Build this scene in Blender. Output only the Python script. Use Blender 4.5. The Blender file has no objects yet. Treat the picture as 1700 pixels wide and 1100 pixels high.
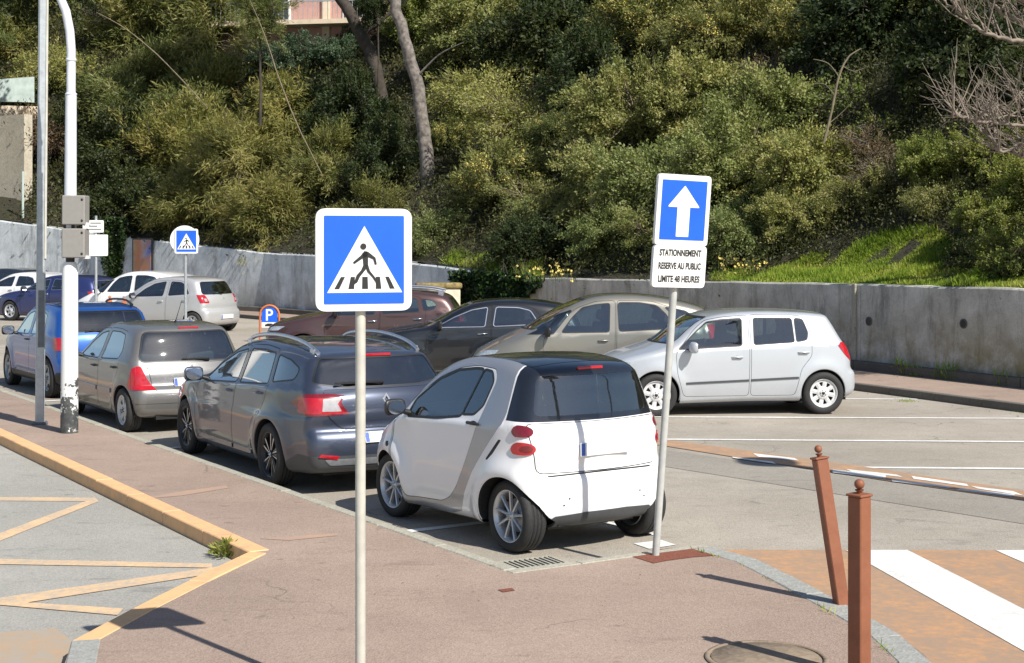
import bpy, bmesh, math, random
import numpy as np
from mathutils import Vector, Matrix

# ------------------------------------------------------------------ camera, world, sun, exposure
scn = bpy.context.scene
COL = scn.collection
R = math.radians
F_PX, HZ, CAM_H = 2450.0, 400.0, 2.5
cam_d = bpy.data.cameras.new('camera'); cam = bpy.data.objects.new('camera', cam_d); COL.objects.link(cam)
cam.location = (0, 0, CAM_H); cam.rotation_euler = (R(90), 0, 0)
cam_d.sensor_width = 36; cam_d.lens = F_PX/1700*36
cam_d.shift_y = -(550-HZ)/1700
cam_d.clip_start = 0.1; cam_d.clip_end = 900
scn.camera = cam
SUN_EL, SUN_X, SUN_Y = 44.0, 0.655, -0.755
w = bpy.data.worlds.new('World'); scn.world = w; w.use_nodes = True
nt = w.node_tree; nt.nodes.clear()
sky = nt.nodes.new('ShaderNodeTexSky'); sky.sky_type = 'NISHITA'; sky.sun_disc = False
sky.sun_elevation = R(SUN_EL); sky.sun_rotation = math.atan2(SUN_X, SUN_Y)
sky.air_density = 1.0; sky.dust_density = 0.7; sky.ozone_density = 1.6
bg = nt.nodes.new('ShaderNodeBackground'); bg.inputs[1].default_value = 0.085
wo = nt.nodes.new('ShaderNodeOutputWorld')
nt.links.new(sky.outputs[0], bg.inputs[0]); nt.links.new(bg.outputs[0], wo.inputs[0])
sun_d = bpy.data.lights.new('sun', 'SUN'); sun_d.energy = 5.0; sun_d.angle = R(0.53); sun_d.color = (1.0, 0.955, 0.87)
sun = bpy.data.objects.new('sun', sun_d); COL.objects.link(sun)
e = R(SUN_EL); sv = Vector((SUN_X*math.cos(e), SUN_Y*math.cos(e), math.sin(e)))
sun.rotation_euler = sv.to_track_quat('Z', 'Y').to_euler()
scn.view_settings.view_transform = 'Standard'; scn.view_settings.look = 'None'
scn.view_settings.exposure = 0.40; scn.view_settings.gamma = 1.0
scn.view_settings.use_curve_mapping = False
scn.render.engine = 'CYCLES'
scn.cycles.max_bounces = 8; scn.cycles.transparent_max_bounces = 16

def at(px, py, Y):                    # a point of the place seen in the photograph at px, py, and Y metres away
    return Vector(((px-850)*Y/F_PX, Y, CAM_H-(py-HZ)*Y/F_PX))
def gp(px, py, z=0.0):                # the ground point seen at px, py
    Y = (CAM_H-z)*F_PX/(py-HZ)
    return Vector(((px-850)*Y/F_PX, Y, z))

# ------------------------------------------------------------------ object helpers
def props(o, label=None, cat=None, group=None, kind=None):
    if label: o['label'] = label
    if cat: o['category'] = cat
    if group: o['group'] = group
    if kind: o['kind'] = kind
    return o
def link(name, data, parent=None):
    o = bpy.data.objects.new(name, data); COL.objects.link(o)
    if parent: o.parent = parent
    return o
def thing(name, label, cat, loc=(0,0,0), rz=0.0, group=None, kind=None):
    o = link(name, None); o.location = loc; o.rotation_euler = (0, 0, rz)
    o.empty_display_size = 0.2
    return props(o, label, cat, group, kind)
def mesh_obj(name, verts, faces, mats, parent=None, smooth=False, midx=None):
    me = bpy.data.meshes.new(name); me.from_pydata([tuple(v) for v in verts], [], faces)
    for m in (mats if isinstance(mats, (list, tuple)) else [mats]): me.materials.append(m)
    if midx is not None: me.polygons.foreach_set('material_index', midx)
    if smooth: me.polygons.foreach_set('use_smooth', [True]*len(me.polygons))
    me.update()
    return link(name, me, parent)
class MB:                              # collects simple shapes into one mesh
    def __init__(s): s.v = []; s.f = []; s.m = []; s.s = []
    def add(s, vs, fs, mi=0, sm=False):
        b = len(s.v); s.v += [tuple(v) for v in vs]; s.f += [tuple(i+b for i in f) for f in fs]
        s.m += [mi]*len(fs); s.s += [sm]*len(fs); return s
    def box(s, c, d, mi=0, M=None, ch=0.0):
        cx, cy, cz = c; x, y, z = d[0]/2, d[1]/2, d[2]/2
        if ch <= 0:
            vs = [Vector((sx*x, sy*y, sz*z)) for sz in (-1, 1) for sy in (-1, 1) for sx in (-1, 1)]
            fs = [(0,2,3,1),(4,5,7,6),(0,1,5,4),(2,6,7,3),(0,4,6,2),(1,3,7,5)]
        else:                          # chamfered box
            bm = bmesh.new(); bmesh.ops.create_cube(bm, size=1.0)
            bmesh.ops.scale(bm, vec=(d[0], d[1], d[2]), verts=bm.verts)
            bmesh.ops.bevel(bm, geom=list(bm.edges), offset=ch, segments=2 if ch > 0.02 else 1, affect='EDGES', profile=0.5)
            bm.verts.ensure_lookup_table(); bm.verts.index_update()
            vs = [v.co.copy() for v in bm.verts]; fs = [tuple(v.index for v in f.verts) for f in bm.faces]; bm.free()
        if M is not None: vs = [M @ v for v in vs]
        vs = [v+Vector(c) for v in vs]
        return s.add(vs, fs, mi, ch > 0.02)
    def tube(s, pts, r, n=8, mi=0, cap=True, sm=True):
        pts = [Vector(p) for p in pts]; rs = r if isinstance(r, (list, tuple)) else [r]*len(pts)
        vs = []; fs = []; up = None
        for i, p in enumerate(pts):
            t = (pts[min(i+1, len(pts)-1)]-pts[max(i-1, 0)]).normalized()
            if up is None: up = Vector((0, 0, 1)) if abs(t.z) < .9 else Vector((1, 0, 0))
            a = t.cross(up); a = a.normalized() if a.length > 1e-6 else t.orthogonal().normalized(); b = t.cross(a); up = -b
            for k in range(n):
                q = 2*math.pi*k/n; vs.append(p+(a*math.cos(q)+b*math.sin(q))*rs[i])
        for i in range(len(pts)-1):
            for k in range(n):
                k2 = (k+1) % n; fs.append((i*n+k, i*n+k2, (i+1)*n+k2, (i+1)*n+k))
        s.add(vs, fs, mi, sm)
        if cap:
            s.add(vs[:n], [tuple(range(n))[::-1]], mi); s.add(vs[-n:], [tuple(range(n))], mi)
        return s
    def lathe(s, prof, n=24, mi=0, sm=True, c=(0,0,0), axis='Z', M=None, close=False):
        vs = []; fs = []; m = len(prof)
        for k in range(n):
            q = 2*math.pi*k/n
            for (r, h) in prof:
                v = Vector((r*math.cos(q), r*math.sin(q), h))
                if axis == 'Y': v = Vector((v.x, v.z, v.y))
                if M is not None: v = M @ v
                vs.append(v+Vector(c))
        for k in range(n):
            k2 = (k+1) % n
            for i in range(m if close else m-1):
                j = (i+1) % m; fs.append((k*m+i, k*m+j, k2*m+j, k2*m+i))
        return s.add(vs, fs, mi, sm)
    def prism(s, poly, z0, z1, mi=0, M=None):           # poly counter-clockwise in x, y
        n = len(poly); vs = [Vector((x, y, z0)) for x, y in poly]+[Vector((x, y, z1)) for x, y in poly]
        if M is not None: vs = [M @ v for v in vs]
        fs = [tuple(range(n))[::-1], tuple(range(n, 2*n))]+[(i, (i+1) % n, n+(i+1) % n, n+i) for i in range(n)]
        return s.add(vs, fs, mi)
    def ball(s, c, r, n=12, mi=0, sc=(1,1,1)):
        prof = [(max(1e-4, r*math.sin(math.pi*i/8)), -r*math.cos(math.pi*i/8)) for i in range(9)]
        M = Matrix.Diagonal((sc[0], sc[1], sc[2])); return s.lathe(prof, n, mi, True, c, M=M)
    def build(s, name, mats, parent=None):
        me = bpy.data.meshes.new(name); me.from_pydata(s.v, [], s.f)
        for m in (mats if isinstance(mats, (list, tuple)) else [mats]): me.materials.append(m)
        me.polygons.foreach_set('material_index', s.m); me.polygons.foreach_set('use_smooth', s.s); me.update()
        return link(name, me, parent)

# ------------------------------------------------------------------ materials
def nodes(name):
    m = bpy.data.materials.new(name); m.use_nodes = True; t = m.node_tree
    return m, t, t.nodes['Principled BSDF']
def lk(t, a, b): t.links.new(a, b)
def setc(sock, c): sock.default_value = (c[0], c[1], c[2], 1)
def noise(t, scale, detail=4, rough=0.6, coord='Object', stretch=None):
    tc = t.nodes.new('ShaderNodeTexCoord'); n = t.nodes.new('ShaderNodeTexNoise')
    n.inputs['Scale'].default_value = scale; n.inputs['Detail'].default_value = detail; n.inputs['Roughness'].default_value = rough
    if stretch:
        mp = t.nodes.new('ShaderNodeMapping'); mp.inputs['Scale'].default_value = stretch
        lk(t, tc.outputs[coord], mp.inputs[0]); lk(t, mp.outputs[0], n.inputs[0])
    else: lk(t, tc.outputs[coord], n.inputs[0])
    return n.outputs['Fac']
def ramp(t, fac, stops):
    r = t.nodes.new('ShaderNodeValToRGB'); els = r.color_ramp.elements
    while len(els) < len(stops): els.new(0.5)
    for e_, (p, c) in zip(els, stops): e_.position = p; e_.color = (c[0], c[1], c[2], 1) if not isinstance(c, (int, float)) else (c, c, c, 1)
    lk(t, fac, r.inputs[0]); return r.outputs[0]
def mix(t, fac, a, b, mode='MIX'):
    n = t.nodes.new('ShaderNodeMix'); n.data_type = 'RGBA'; n.blend_type = mode
    for s_, v in ((n.inputs[0], fac), (n.inputs[6], a), (n.inputs[7], b)):
        if isinstance(v, (int, float)): s_.default_value = v
        elif isinstance(v, (tuple, list)): setc(s_, v)
        else: lk(t, v, s_)
    return n.outputs[2]
def bump(t, b, h, strength, dist=0.01):
    n = t.nodes.new('ShaderNodeBump'); n.inputs['Strength'].default_value = strength; n.inputs['Distance'].default_value = dist
    lk(t, h, n.inputs['Height']); lk(t, n.outputs[0], b.inputs['Normal'])
def plain(name, c, rough=0.5, metal=0.0, var=0.08, coat=0.0, scale=20, spec=0.5, bmp=0.0):
    m, t, b = nodes(name)
    f = noise(t, scale, 4)
    k1 = tuple(x*(1-var) for x in c); k2 = tuple(min(1, x*(1+var)) for x in c)
    lk(t, ramp(t, f, [(0.3, k1), (0.7, k2)]), b.inputs['Base Color'])
    b.inputs['Roughness'].default_value = rough; b.inputs['Metallic'].default_value = metal
    b.inputs['Coat Weight'].default_value = coat; b.inputs['Coat Roughness'].default_value = 0.05
    b.inputs['Specular IOR Level'].default_value = spec
    if bmp: bump(t, b, f, bmp)
    return m
def paint(name, c, metal=0.0, rough=0.35, dirt=0.25):
    m, t, b = nodes(name)
    fl = noise(t, 900, 1); base = mix(t, 1.0, c, ramp(t, fl, [(0.3, 0.86), (0.7, 1.12)]), 'MULTIPLY') if metal else c
    tc = t.nodes.new('ShaderNodeTexCoord'); sp = t.nodes.new('ShaderNodeSeparateXYZ'); lk(t, tc.outputs['Object'], sp.inputs[0])
    mr = t.nodes.new('ShaderNodeMapRange'); mr.inputs[1].default_value = 0.12; mr.inputs[2].default_value = 0.55
    mr.inputs[3].default_value = 1.0; mr.inputs[4].default_value = 0.12; lk(t, sp.outputs[2], mr.inputs[0])
    dn = noise(t, 5, 6, 0.7)
    mu = t.nodes.new('ShaderNodeMath'); mu.operation = 'MULTIPLY'; lk(t, mr.outputs[0], mu.inputs[0]); lk(t, ramp(t, dn, [(0.35, 0.2), (0.75, 1.0)]), mu.inputs[1])
    mu2 = t.nodes.new('ShaderNodeMath'); mu2.operation = 'MULTIPLY'; lk(t, mu.outputs[0], mu2.inputs[0]); mu2.inputs[1].default_value = dirt
    lk(t, mix(t, mu2.outputs[0], base, (0.17, 0.15, 0.12)), b.inputs['Base Color'])
    b.inputs['Metallic'].default_value = metal; b.inputs['Roughness'].default_value = rough
    b.inputs['Coat Weight'].default_value = 1.0
    lk(t, ramp(t, mu2.outputs[0], [(0.0, 0.04), (1.0, 0.55)]), b.inputs['Coat Roughness'])
    return m
def glass(name, tint, refl=1.0):
    m, t, b = nodes(name); out = t.nodes['Material Output']; t.nodes.remove(b)
    tr = t.nodes.new('ShaderNodeBsdfTransparent'); setc(tr.inputs[0], tint)
    gl = t.nodes.new('ShaderNodeBsdfGlossy'); gl.inputs['Roughness'].default_value = 0.02; setc(gl.inputs[0], (0.95, 0.98, 1.0))
    fr = t.nodes.new('ShaderNodeFresnel'); fr.inputs[0].default_value = 1.52
    mu = t.nodes.new('ShaderNodeMath'); mu.operation = 'MULTIPLY_ADD'; lk(t, fr.outputs[0], mu.inputs[0]); mu.inputs[1].default_value = 2.0*refl; mu.inputs[2].default_value = 0.07
    mu.use_clamp = True
    mx = t.nodes.new('ShaderNodeMixShader'); lk(t, mu.outputs[0], mx.inputs[0]); lk(t, tr.outputs[0], mx.inputs[1]); lk(t, gl.outputs[0], mx.inputs[2])
    # thin film of dust on the pane
    di = t.nodes.new('ShaderNodeBsdfDiffuse'); setc(di.inputs[0], (0.45, 0.45, 0.42))
    n = noise(t, 4, 5, 0.7); m2 = t.nodes.new('ShaderNodeMixShader'); lk(t, ramp(t, n, [(0.3, 0.0), (0.8, 0.022)]), m2.inputs[0])
    lk(t, mx.outputs[0], m2.inputs[1]); lk(t, di.outputs[0], m2.inputs[2]); lk(t, m2.outputs[0], out.inputs[0])
    return m
M = {}
M['black_trim'] = plain('black_trim', (0.018, 0.018, 0.019), 0.45)
M['grey_trim'] = plain('grey_trim', (0.06, 0.063, 0.068), 0.5)
M['gloss_black'] = plain('gloss_black', (0.012, 0.014, 0.02), 0.15, coat=1.0)
M['rubber'] = plain('rubber', (0.022, 0.022, 0.022), 0.75, bmp=0.1, scale=60, var=0.35)
M['interior'] = plain('interior', (0.06, 0.06, 0.062), 0.8)
M['interior_lining'] = plain('interior_lining', (0.14, 0.14, 0.135), 0.85)
M['seat_cloth'] = plain('seat_cloth', (0.085, 0.085, 0.09), 0.9)
M['seat_beige'] = plain('seat_beige', (0.42, 0.36, 0.25), 0.9)
M['chrome'] = plain('chrome', (0.8, 0.8, 0.82), 0.12, 1.0, 0.02)
M['alu'] = plain('alu', (0.62, 0.64, 0.68), 0.28, 0.9, 0.06)
M['alu_dull'] = plain('alu_dull', (0.42, 0.43, 0.45), 0.42, 0.7, 0.15)
M['rim_silver'] = plain('rim_silver', (0.60, 0.61, 0.63), 0.32, 0.55, 0.12)
M['rim_dark'] = plain('rim_dark', (0.03, 0.03, 0.034), 0.3, 0.3)
M['cover_grey'] = plain('cover_grey', (0.62, 0.62, 0.62), 0.4, 0.15, 0.12)
M['red_lens'] = plain('red_lens', (0.42, 0.010, 0.018), 0.12, 0, 0.15, coat=1.0)
M['dark_red_lens'] = plain('dark_red_lens', (0.17, 0.008, 0.014), 0.12, 0, 0.2, coat=1.0)
M['clear_lens'] = plain('clear_lens', (0.40, 0.38, 0.38), 0.15, 0.1, 0.15, coat=1.0)
M['head_lens'] = plain('head_lens', (0.50, 0.55, 0.60), 0.1, 0.45, 0.3, coat=1.0, scale=25)
M['orange_lens'] = plain('orange_lens', (0.7, 0.22, 0.02), 0.15, coat=1.0)
M['plate'] = plain('plate', (0.78, 0.78, 0.76), 0.4, var=0.03)
M['plate_blue'] = plain('plate_blue', (0.03, 0.10, 0.45), 0.4)
M['glass_clear'] = glass('glass_clear', (0.66, 0.77, 0.76))
M['glass_tint'] = glass('glass_tint', (0.50, 0.62, 0.64), 1.2)
M['glass_dark'] = glass('glass_dark', (0.13, 0.16, 0.18), 1.3)
# ------------------------------------------------------------------ car bodies
def catmull(pts, sub=6, closed=True):
    P = [np.array(p, float) for p in pts]; n = len(P); out = []
    for i in range(n if closed else n-1):
        p0, p1, p2, p3 = P[(i-1) % n], P[i], P[(i+1) % n], P[(i+2) % n]
        if not closed:
            p0 = P[max(i-1, 0)]; p3 = P[min(i+2, n-1)]
        t0 = 0; t1 = t0+max(1e-4, np.linalg.norm(p1-p0)**.5); t2 = t1+max(1e-4, np.linalg.norm(p2-p1)**.5); t3 = t2+max(1e-4, np.linalg.norm(p3-p2)**.5)
        for k in range(sub):
            t = t1+(t2-t1)*k/sub
            A1 = (t1-t)/(t1-t0)*p0+(t-t0)/(t1-t0)*p1; A2 = (t2-t)/(t2-t1)*p1+(t-t1)/(t2-t1)*p2; A3 = (t3-t)/(t3-t2)*p2+(t-t2)/(t3-t2)*p3
            B1 = (t2-t)/(t2-t0)*A1+(t-t0)/(t2-t0)*A2; B2 = (t3-t)/(t3-t1)*A2+(t-t1)/(t3-t1)*A3
            out.append((t2-t)/(t2-t1)*B1+(t-t1)/(t2-t1)*B2)
    if not closed: out.append(P[-1])
    return np.array(out)
def inside(px, pz, poly):
    r = np.zeros(np.shape(px), bool); n = len(poly)
    for i in range(n):
        x1, z1 = poly[i]; x2, z2 = poly[(i+1) % n]
        if z1 == z2: continue
        c = ((z1 > pz) != (z2 > pz)) & (px < (x2-x1)*(pz-z1)/(z2-z1)+x1); r ^= c
    return r
def sst(a, b, x):
    t = np.clip((x-a)/(b-a), 0, 1); return t*t*(3-2*t)
def rpoly(pts, r=0.03, n=3):           # polygon with rounded corners
    out = []; P = [np.array(p, float) for p in pts]; m = len(P)
    rr = r if isinstance(r, (list, tuple)) else [r]*m
    for i in range(m):
        a, b, c = P[i-1], P[i], P[(i+1) % m]
        u = a-b; v = c-b; lu = np.linalg.norm(u); lv = np.linalg.norm(v); q = min(rr[i], lu*.48, lv*.48)
        if q < .002: out.append(tuple(b)); continue
        s_ = b+u/lu*q; e_ = b+v/lv*q
        for k in range(n+1):
            t = k/n; out.append(tuple((1-t)**2*s_+2*t*(1-t)*b+t*t*e_))
    return out
def area2(p): return sum(p[i][0]*p[(i+1) % len(p)][1]-p[(i+1) % len(p)][0]*p[i][1] for i in range(len(p)))
def grow(poly, d):                      # offset outwards by d (inwards when negative)
    s_ = 1 if area2(poly) > 0 else -1; n = len(poly); out = []
    for i in range(n):
        a, b, c = [np.array(poly[j % n], float) for j in (i-1, i, i+1)]
        u = b-a; v = c-b; lu = np.linalg.norm(u); lv = np.linalg.norm(v)
        if lu < 1e-6 or lv < 1e-6: continue
        n1 = np.array([u[1], -u[0]])/lu*s_; n2 = np.array([v[1], -v[0]])/lv*s_
        q = n1+n2; q = q/max(.5, q@q)*2 if q@q > 1e-6 else n1
        out.append(tuple(b+q*d))
    return out
def circle(cx, cz, r, n=28): return [(cx+r*math.cos(2*math.pi*k/n), cz+r*math.sin(2*math.pi*k/n)) for k in range(n)]

class Body:
    def __init__(s, sp):
        s.sp = sp
        s.prof = catmull(sp['profile'], 6)
        x0, x1 = s.prof[:, 0].min()-.3, s.prof[:, 0].max()+.3; s.gx = np.arange(x0, x1, .025); s.gz = np.arange(-.1, 2.0, .025)
        X, Z = np.meshgrid(s.gx, s.gz, indexing='ij'); D = np.full(X.shape, 9.0); pr = s.prof
        for i in range(len(pr)):
            a = pr[i]; b = pr[(i+1) % len(pr)]; d = b-a; L = d@d
            if L < 1e-10: continue
            t = np.clip(((X-a[0])*d[0]+(Z-a[1])*d[1])/L, 0, 1)
            D = np.minimum(D, np.hypot(X-a[0]-t*d[0], Z-a[1]-t*d[1]))
        s.D = np.where(inside(X, Z, pr), -D, D)
        s.xf, s.xr = pr[:, 0].max(), pr[:, 0].min()
    def dside(s, x, z):
        i = np.clip((x-s.gx[0])/.025, 0, len(s.gx)-1.001); j = np.clip((z-s.gz[0])/.025, 0, len(s.gz)-1.001)
        a = i.astype(int); b = j.astype(int); u = i-a; v = j-b; D = s.D
        return D[a, b]*(1-u)*(1-v)+D[a+1, b]*u*(1-v)+D[a, b+1]*(1-u)*v+D[a+1, b+1]*u*v
    def W(s, x, z):
        p = s.sp; fa, ra = p['axles']
        w_ = p['w']/2*(1-p.get('tf', .13)*sst(0, 1, (x-fa+.25)/(s.xf-fa+.25))**1.3*1.0-p.get('tr', .10)*sst(0, 1, (ra+.25-x)/(ra+.25-s.xr))**1.3)
        zb = p['belt'][0]+(p['belt'][1]-p['belt'][0])*(p['axles'][0]-x)/(p['axles'][0]-p['axles'][1])
        w_ = w_-p.get('tuck', .055)*np.clip((.52-z)/.34, 0, 1.2)**2
        w_ = w_-p.get('crown', .02)*np.clip((z-.62)/.4, 0, 1)**2
        w_ = w_-p.get('tumble', .30)*np.clip(z-zb, 0, 2)-p.get('shelf', .018)*sst(-.03, .03, z-zb)
        ch = p.get('crease')
        if ch: w_ = w_-.010*sst(-.02, .02, z-(ch+ .03*(fa-x)))
        for q in (fa, ra):
            w_ = w_+p.get('flare', .012)*np.exp(-(np.hypot(x-q, z-p['wr'])-p['ar']-.03)**2/.012)*(z < .95)
        return w_
    def f(s, x, y, z):
        p = s.sp; y2 = y*y
        ex = x+np.where(x > 0, p.get('cF', .22), -p.get('cR', .16))*y2*np.clip(np.abs(x)/.9, 0, 1)
        ez = z+p.get('cz', .055)*y2*sst(.55, 1.0, z)
        a = s.dside(ex, ez); b = np.abs(y)-s.W(x, z)
        k = p.get('k0', .07)+(p.get('k1', .13)-p.get('k0', .07))*sst(.9, 1.35, z)
        h = np.clip(1-np.abs(a-b)/k, 0, 1)
        return np.maximum(a, b)+k*h*h/4
    def root(s, O, D, tmax=1.4):        # O, D arrays (n,3): first crossing from inside to outside along D
        n = len(O); lo = np.zeros(n); hi = np.full(n, tmax); done = np.zeros(n, bool)
        for k in range(1, 15):
            t = tmax*k/14; P = O+D*t; v = s.f(P[:, 0], P[:, 1], P[:, 2]); out = (v > 0) & ~done
            hi[out] = t; lo[~done & ~out] = t; done |= out
        for _ in range(13):
            m = (lo+hi)/2; P = O+D*m[:, None]; v = s.f(P[:, 0], P[:, 1], P[:, 2]); o = v > 0
            hi = np.where(o, m, hi); lo = np.where(o, lo, m)
        return O+D*((lo+hi)/2)[:, None]
    def ys(s, x, z):                    # half width of the side at x, z
        return float(s.root(np.array([[x, 0, z]], float), np.array([[0, 1., 0]]), 1.2)[0, 1])
    def xs(s, y, z, sgn=-1, x0=None):
        x0 = (s.sp['axles'][1]*.5 if sgn < 0 else s.sp['axles'][0]*.5) if x0 is None else x0
        return float(s.root(np.array([[x0, y, z]], float), np.array([[sgn*1., 0, 0]]), 2.2)[0, 0])
    def zs(s, x, y, z0=.8):
        return float(s.root(np.array([[x, y, z0]], float), np.array([[0, 0, 1.]]), 1.2)[0, 2])
    def grad(s, P):
        e_ = .004; g = np.zeros_like(P)
        for k in range(3):
            d = np.zeros(3); d[k] = e_; A = P+d; B = P-d
            g[:, k] = s.f(A[:, 0], A[:, 1], A[:, 2])-s.f(B[:, 0], B[:, 1], B[:, 2])
        return g/np.maximum(1e-9, np.linalg.norm(g, axis=1))[:, None]
    def shell(s, N, K):
        pr = s.prof; seg = np.linalg.norm(np.roll(pr, -1, 0)-pr, axis=1); cum = np.concatenate([[0], np.cumsum(seg)])
        q = np.linspace(0, cum[-1], N, endpoint=False); idx = np.searchsorted(cum, q, 'right')-1; t = (q-cum[idx])/seg[idx]
        P = pr[idx]+(np.roll(pr, -1, 0)[idx]-pr[idx])*t[:, None]
        Mx = np.clip(P[:, 0], s.xr+.50, s.xf-.50); Mz = np.full(N, .60)
        ph = np.linspace(0, math.pi/2, K+1); c = np.cos(ph); sn = np.sin(ph)
        O = np.zeros((N, K+1, 3)); D = np.zeros((N, K+1, 3)); O[..., 0] = Mx[:, None]; O[..., 2] = .60
        D[..., 0] = (P[:, 0]-Mx)[:, None]*c; D[..., 2] = (P[:, 1]-Mz)[:, None]*c; D[..., 1] = sn[None]*s.sp['w']/2*1.1
        V = s.root(O.reshape(-1, 3), D.reshape(-1, 3)).reshape(N, K+1, 3)
        verts = []; vid = np.zeros((N, 2*K+1), int)
        for j in range(-K, K+1):
            A = V[:, abs(j)].copy(); A[:, 1] *= 1 if j >= 0 else -1
            vid[:, j+K] = np.arange(N)+len(verts); verts += list(A)
        faces = []
        for i in range(N):
            i2 = (i+1) % N
            for j in range(2*K): faces.append((vid[i, j], vid[i2, j], vid[i2, j+1], vid[i, j+1]))
        bm = bmesh.new(); bv = [bm.verts.new(v) for v in verts]
        for f_ in faces: bm.faces.new([bv[k] for k in f_])
        bmesh.ops.remove_doubles(bm, verts=bm.verts, dist=1e-4)
        bmesh.ops.recalc_face_normals(bm, faces=bm.faces)
        return bm

AX = {'S': (0, 2), 'R': (1, 2), 'F': (1, 2), 'T': (0, 1)}
def carve(bm, lay, tests, filt, newid):
    """cut the faces that pass filt along the polygons of tests [(view, polygon)] and give those inside all of them newid"""
    faces = []
    for f_ in bm.faces:
        if f_[lay] < 0: continue
        c = f_.calc_center_median()
        if not filt(c, f_.normal): continue
        ok = True
        for view, poly in tests:
            a, b = AX[view]
            us = [v.co[a] for v in f_.verts]; vs = [v.co[b] for v in f_.verts]
            xs = [p[0] for p in poly]; zs = [p[1] for p in poly]
            if max(us) < min(xs) or min(us) > max(xs) or max(vs) < min(zs) or min(vs) > max(zs): ok = False; break
        if ok: faces.append(f_)
    for view, poly in tests:
        a, b = AX[view]; n = len(poly)
        for i in range(n):
            p, q = poly[i], poly[(i+1) % n]; du, dv = q[0]-p[0], q[1]-p[1]
            if abs(du)+abs(dv) < 1e-5: continue
            lo = (min(p[0], q[0])-.004, min(p[1], q[1])-.004); hi = (max(p[0], q[0])+.004, max(p[1], q[1])+.004)
            sub = []
            for f_ in faces:
                us = [v.co[a] for v in f_.verts]
                if max(us) < lo[0] or min(us) > hi[0]: continue
                vs = [v.co[b] for v in f_.verts]
                if max(vs) < lo[1] or min(vs) > hi[1]: continue
                dd = [(v.co[a]-p[0])*dv-(v.co[b]-p[1])*du for v in f_.verts]
                if max(dd) <= 1e-7 or min(dd) >= -1e-7: continue
                sub.append(f_)
            if not sub: continue
            co = [0, 0, 0]; no = [0, 0, 0]; co[a], co[b] = p; no[a], no[b] = dv, -du
            es = {e_ for f_ in sub for e_ in f_.edges}; vs_ = {v for f_ in sub for v in f_.verts}
            r = bmesh.ops.bisect_plane(bm, geom=sub+list(es)+list(vs_), dist=1e-5, plane_co=co, plane_no=Vector(no).normalized())
            ss = set(faces); new = [g for g in r['geom'] if isinstance(g, bmesh.types.BMFace) and g not in ss]
            faces = [f_ for f_ in faces if f_.is_valid]+new
    if newid is None: return
    C = [f_.calc_center_median() for f_ in faces]
    if not faces: return
    ok = np.ones(len(faces), bool)
    for view, poly in tests:
        a, b = AX[view]; ok &= inside(np.array([c[a] for c in C]), np.array([c[b] for c in C]), poly)
    for f_, o in zip(faces, ok):
        if o: f_[lay] = newid

def extract(bm, lay, ident, body, name, mat, parent, off=0.0, skirt=0.0):
    fs = [f_ for f_ in bm.faces if f_[lay] == ident]
    if not fs: return None
    ids = {}; vs = []; out = []
    for f_ in fs:
        t = []
        for v in f_.verts:
            if v.index not in ids: ids[v.index] = len(vs); vs.append(tuple(v.co))
            t.append(ids[v.index])
        out.append(t)
    P = np.array(vs); Nn = body.grad(P); Q = P+Nn*off; nv = len(P); normals = list(map(tuple, Nn)); V = list(map(tuple, Q))
    nf = len(out)
    if skirt:
        cnt = {}
        for t in out:
            for i in range(len(t)):
                a, b = t[i], t[(i+1) % len(t)]; cnt.setdefault((min(a, b), max(a, b)), []).append((a, b))
        low = {}
        for k_, l in cnt.items():
            if len(l) == 1:
                a, b = l[0]
                for c in (a, b):
                    if c not in low:
                        low[c] = len(V); V.append(tuple(P[c]+Nn[c]*(off-skirt)))
                a2 = len(V); V.append(V[a]); b2 = len(V); V.append(V[b]); out.append([b2, a2, low[a], low[b]])
    me = bpy.data.meshes.new(name); me.from_pydata(V, [], out); me.materials.append(mat)
    me.polygons.foreach_set('use_smooth', [i < nf for i in range(len(me.polygons))]); me.update()
    nl = [(0., 0., 0.)]*len(me.loops)
    if nf:
        for i, p in enumerate(me.polygons):
            if i >= nf: break
            for li in p.loop_indices: nl[li] = normals[me.loops[li].vertex_index]
        me.normals_split_custom_set(nl)
    return link(name, me, parent)

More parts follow.
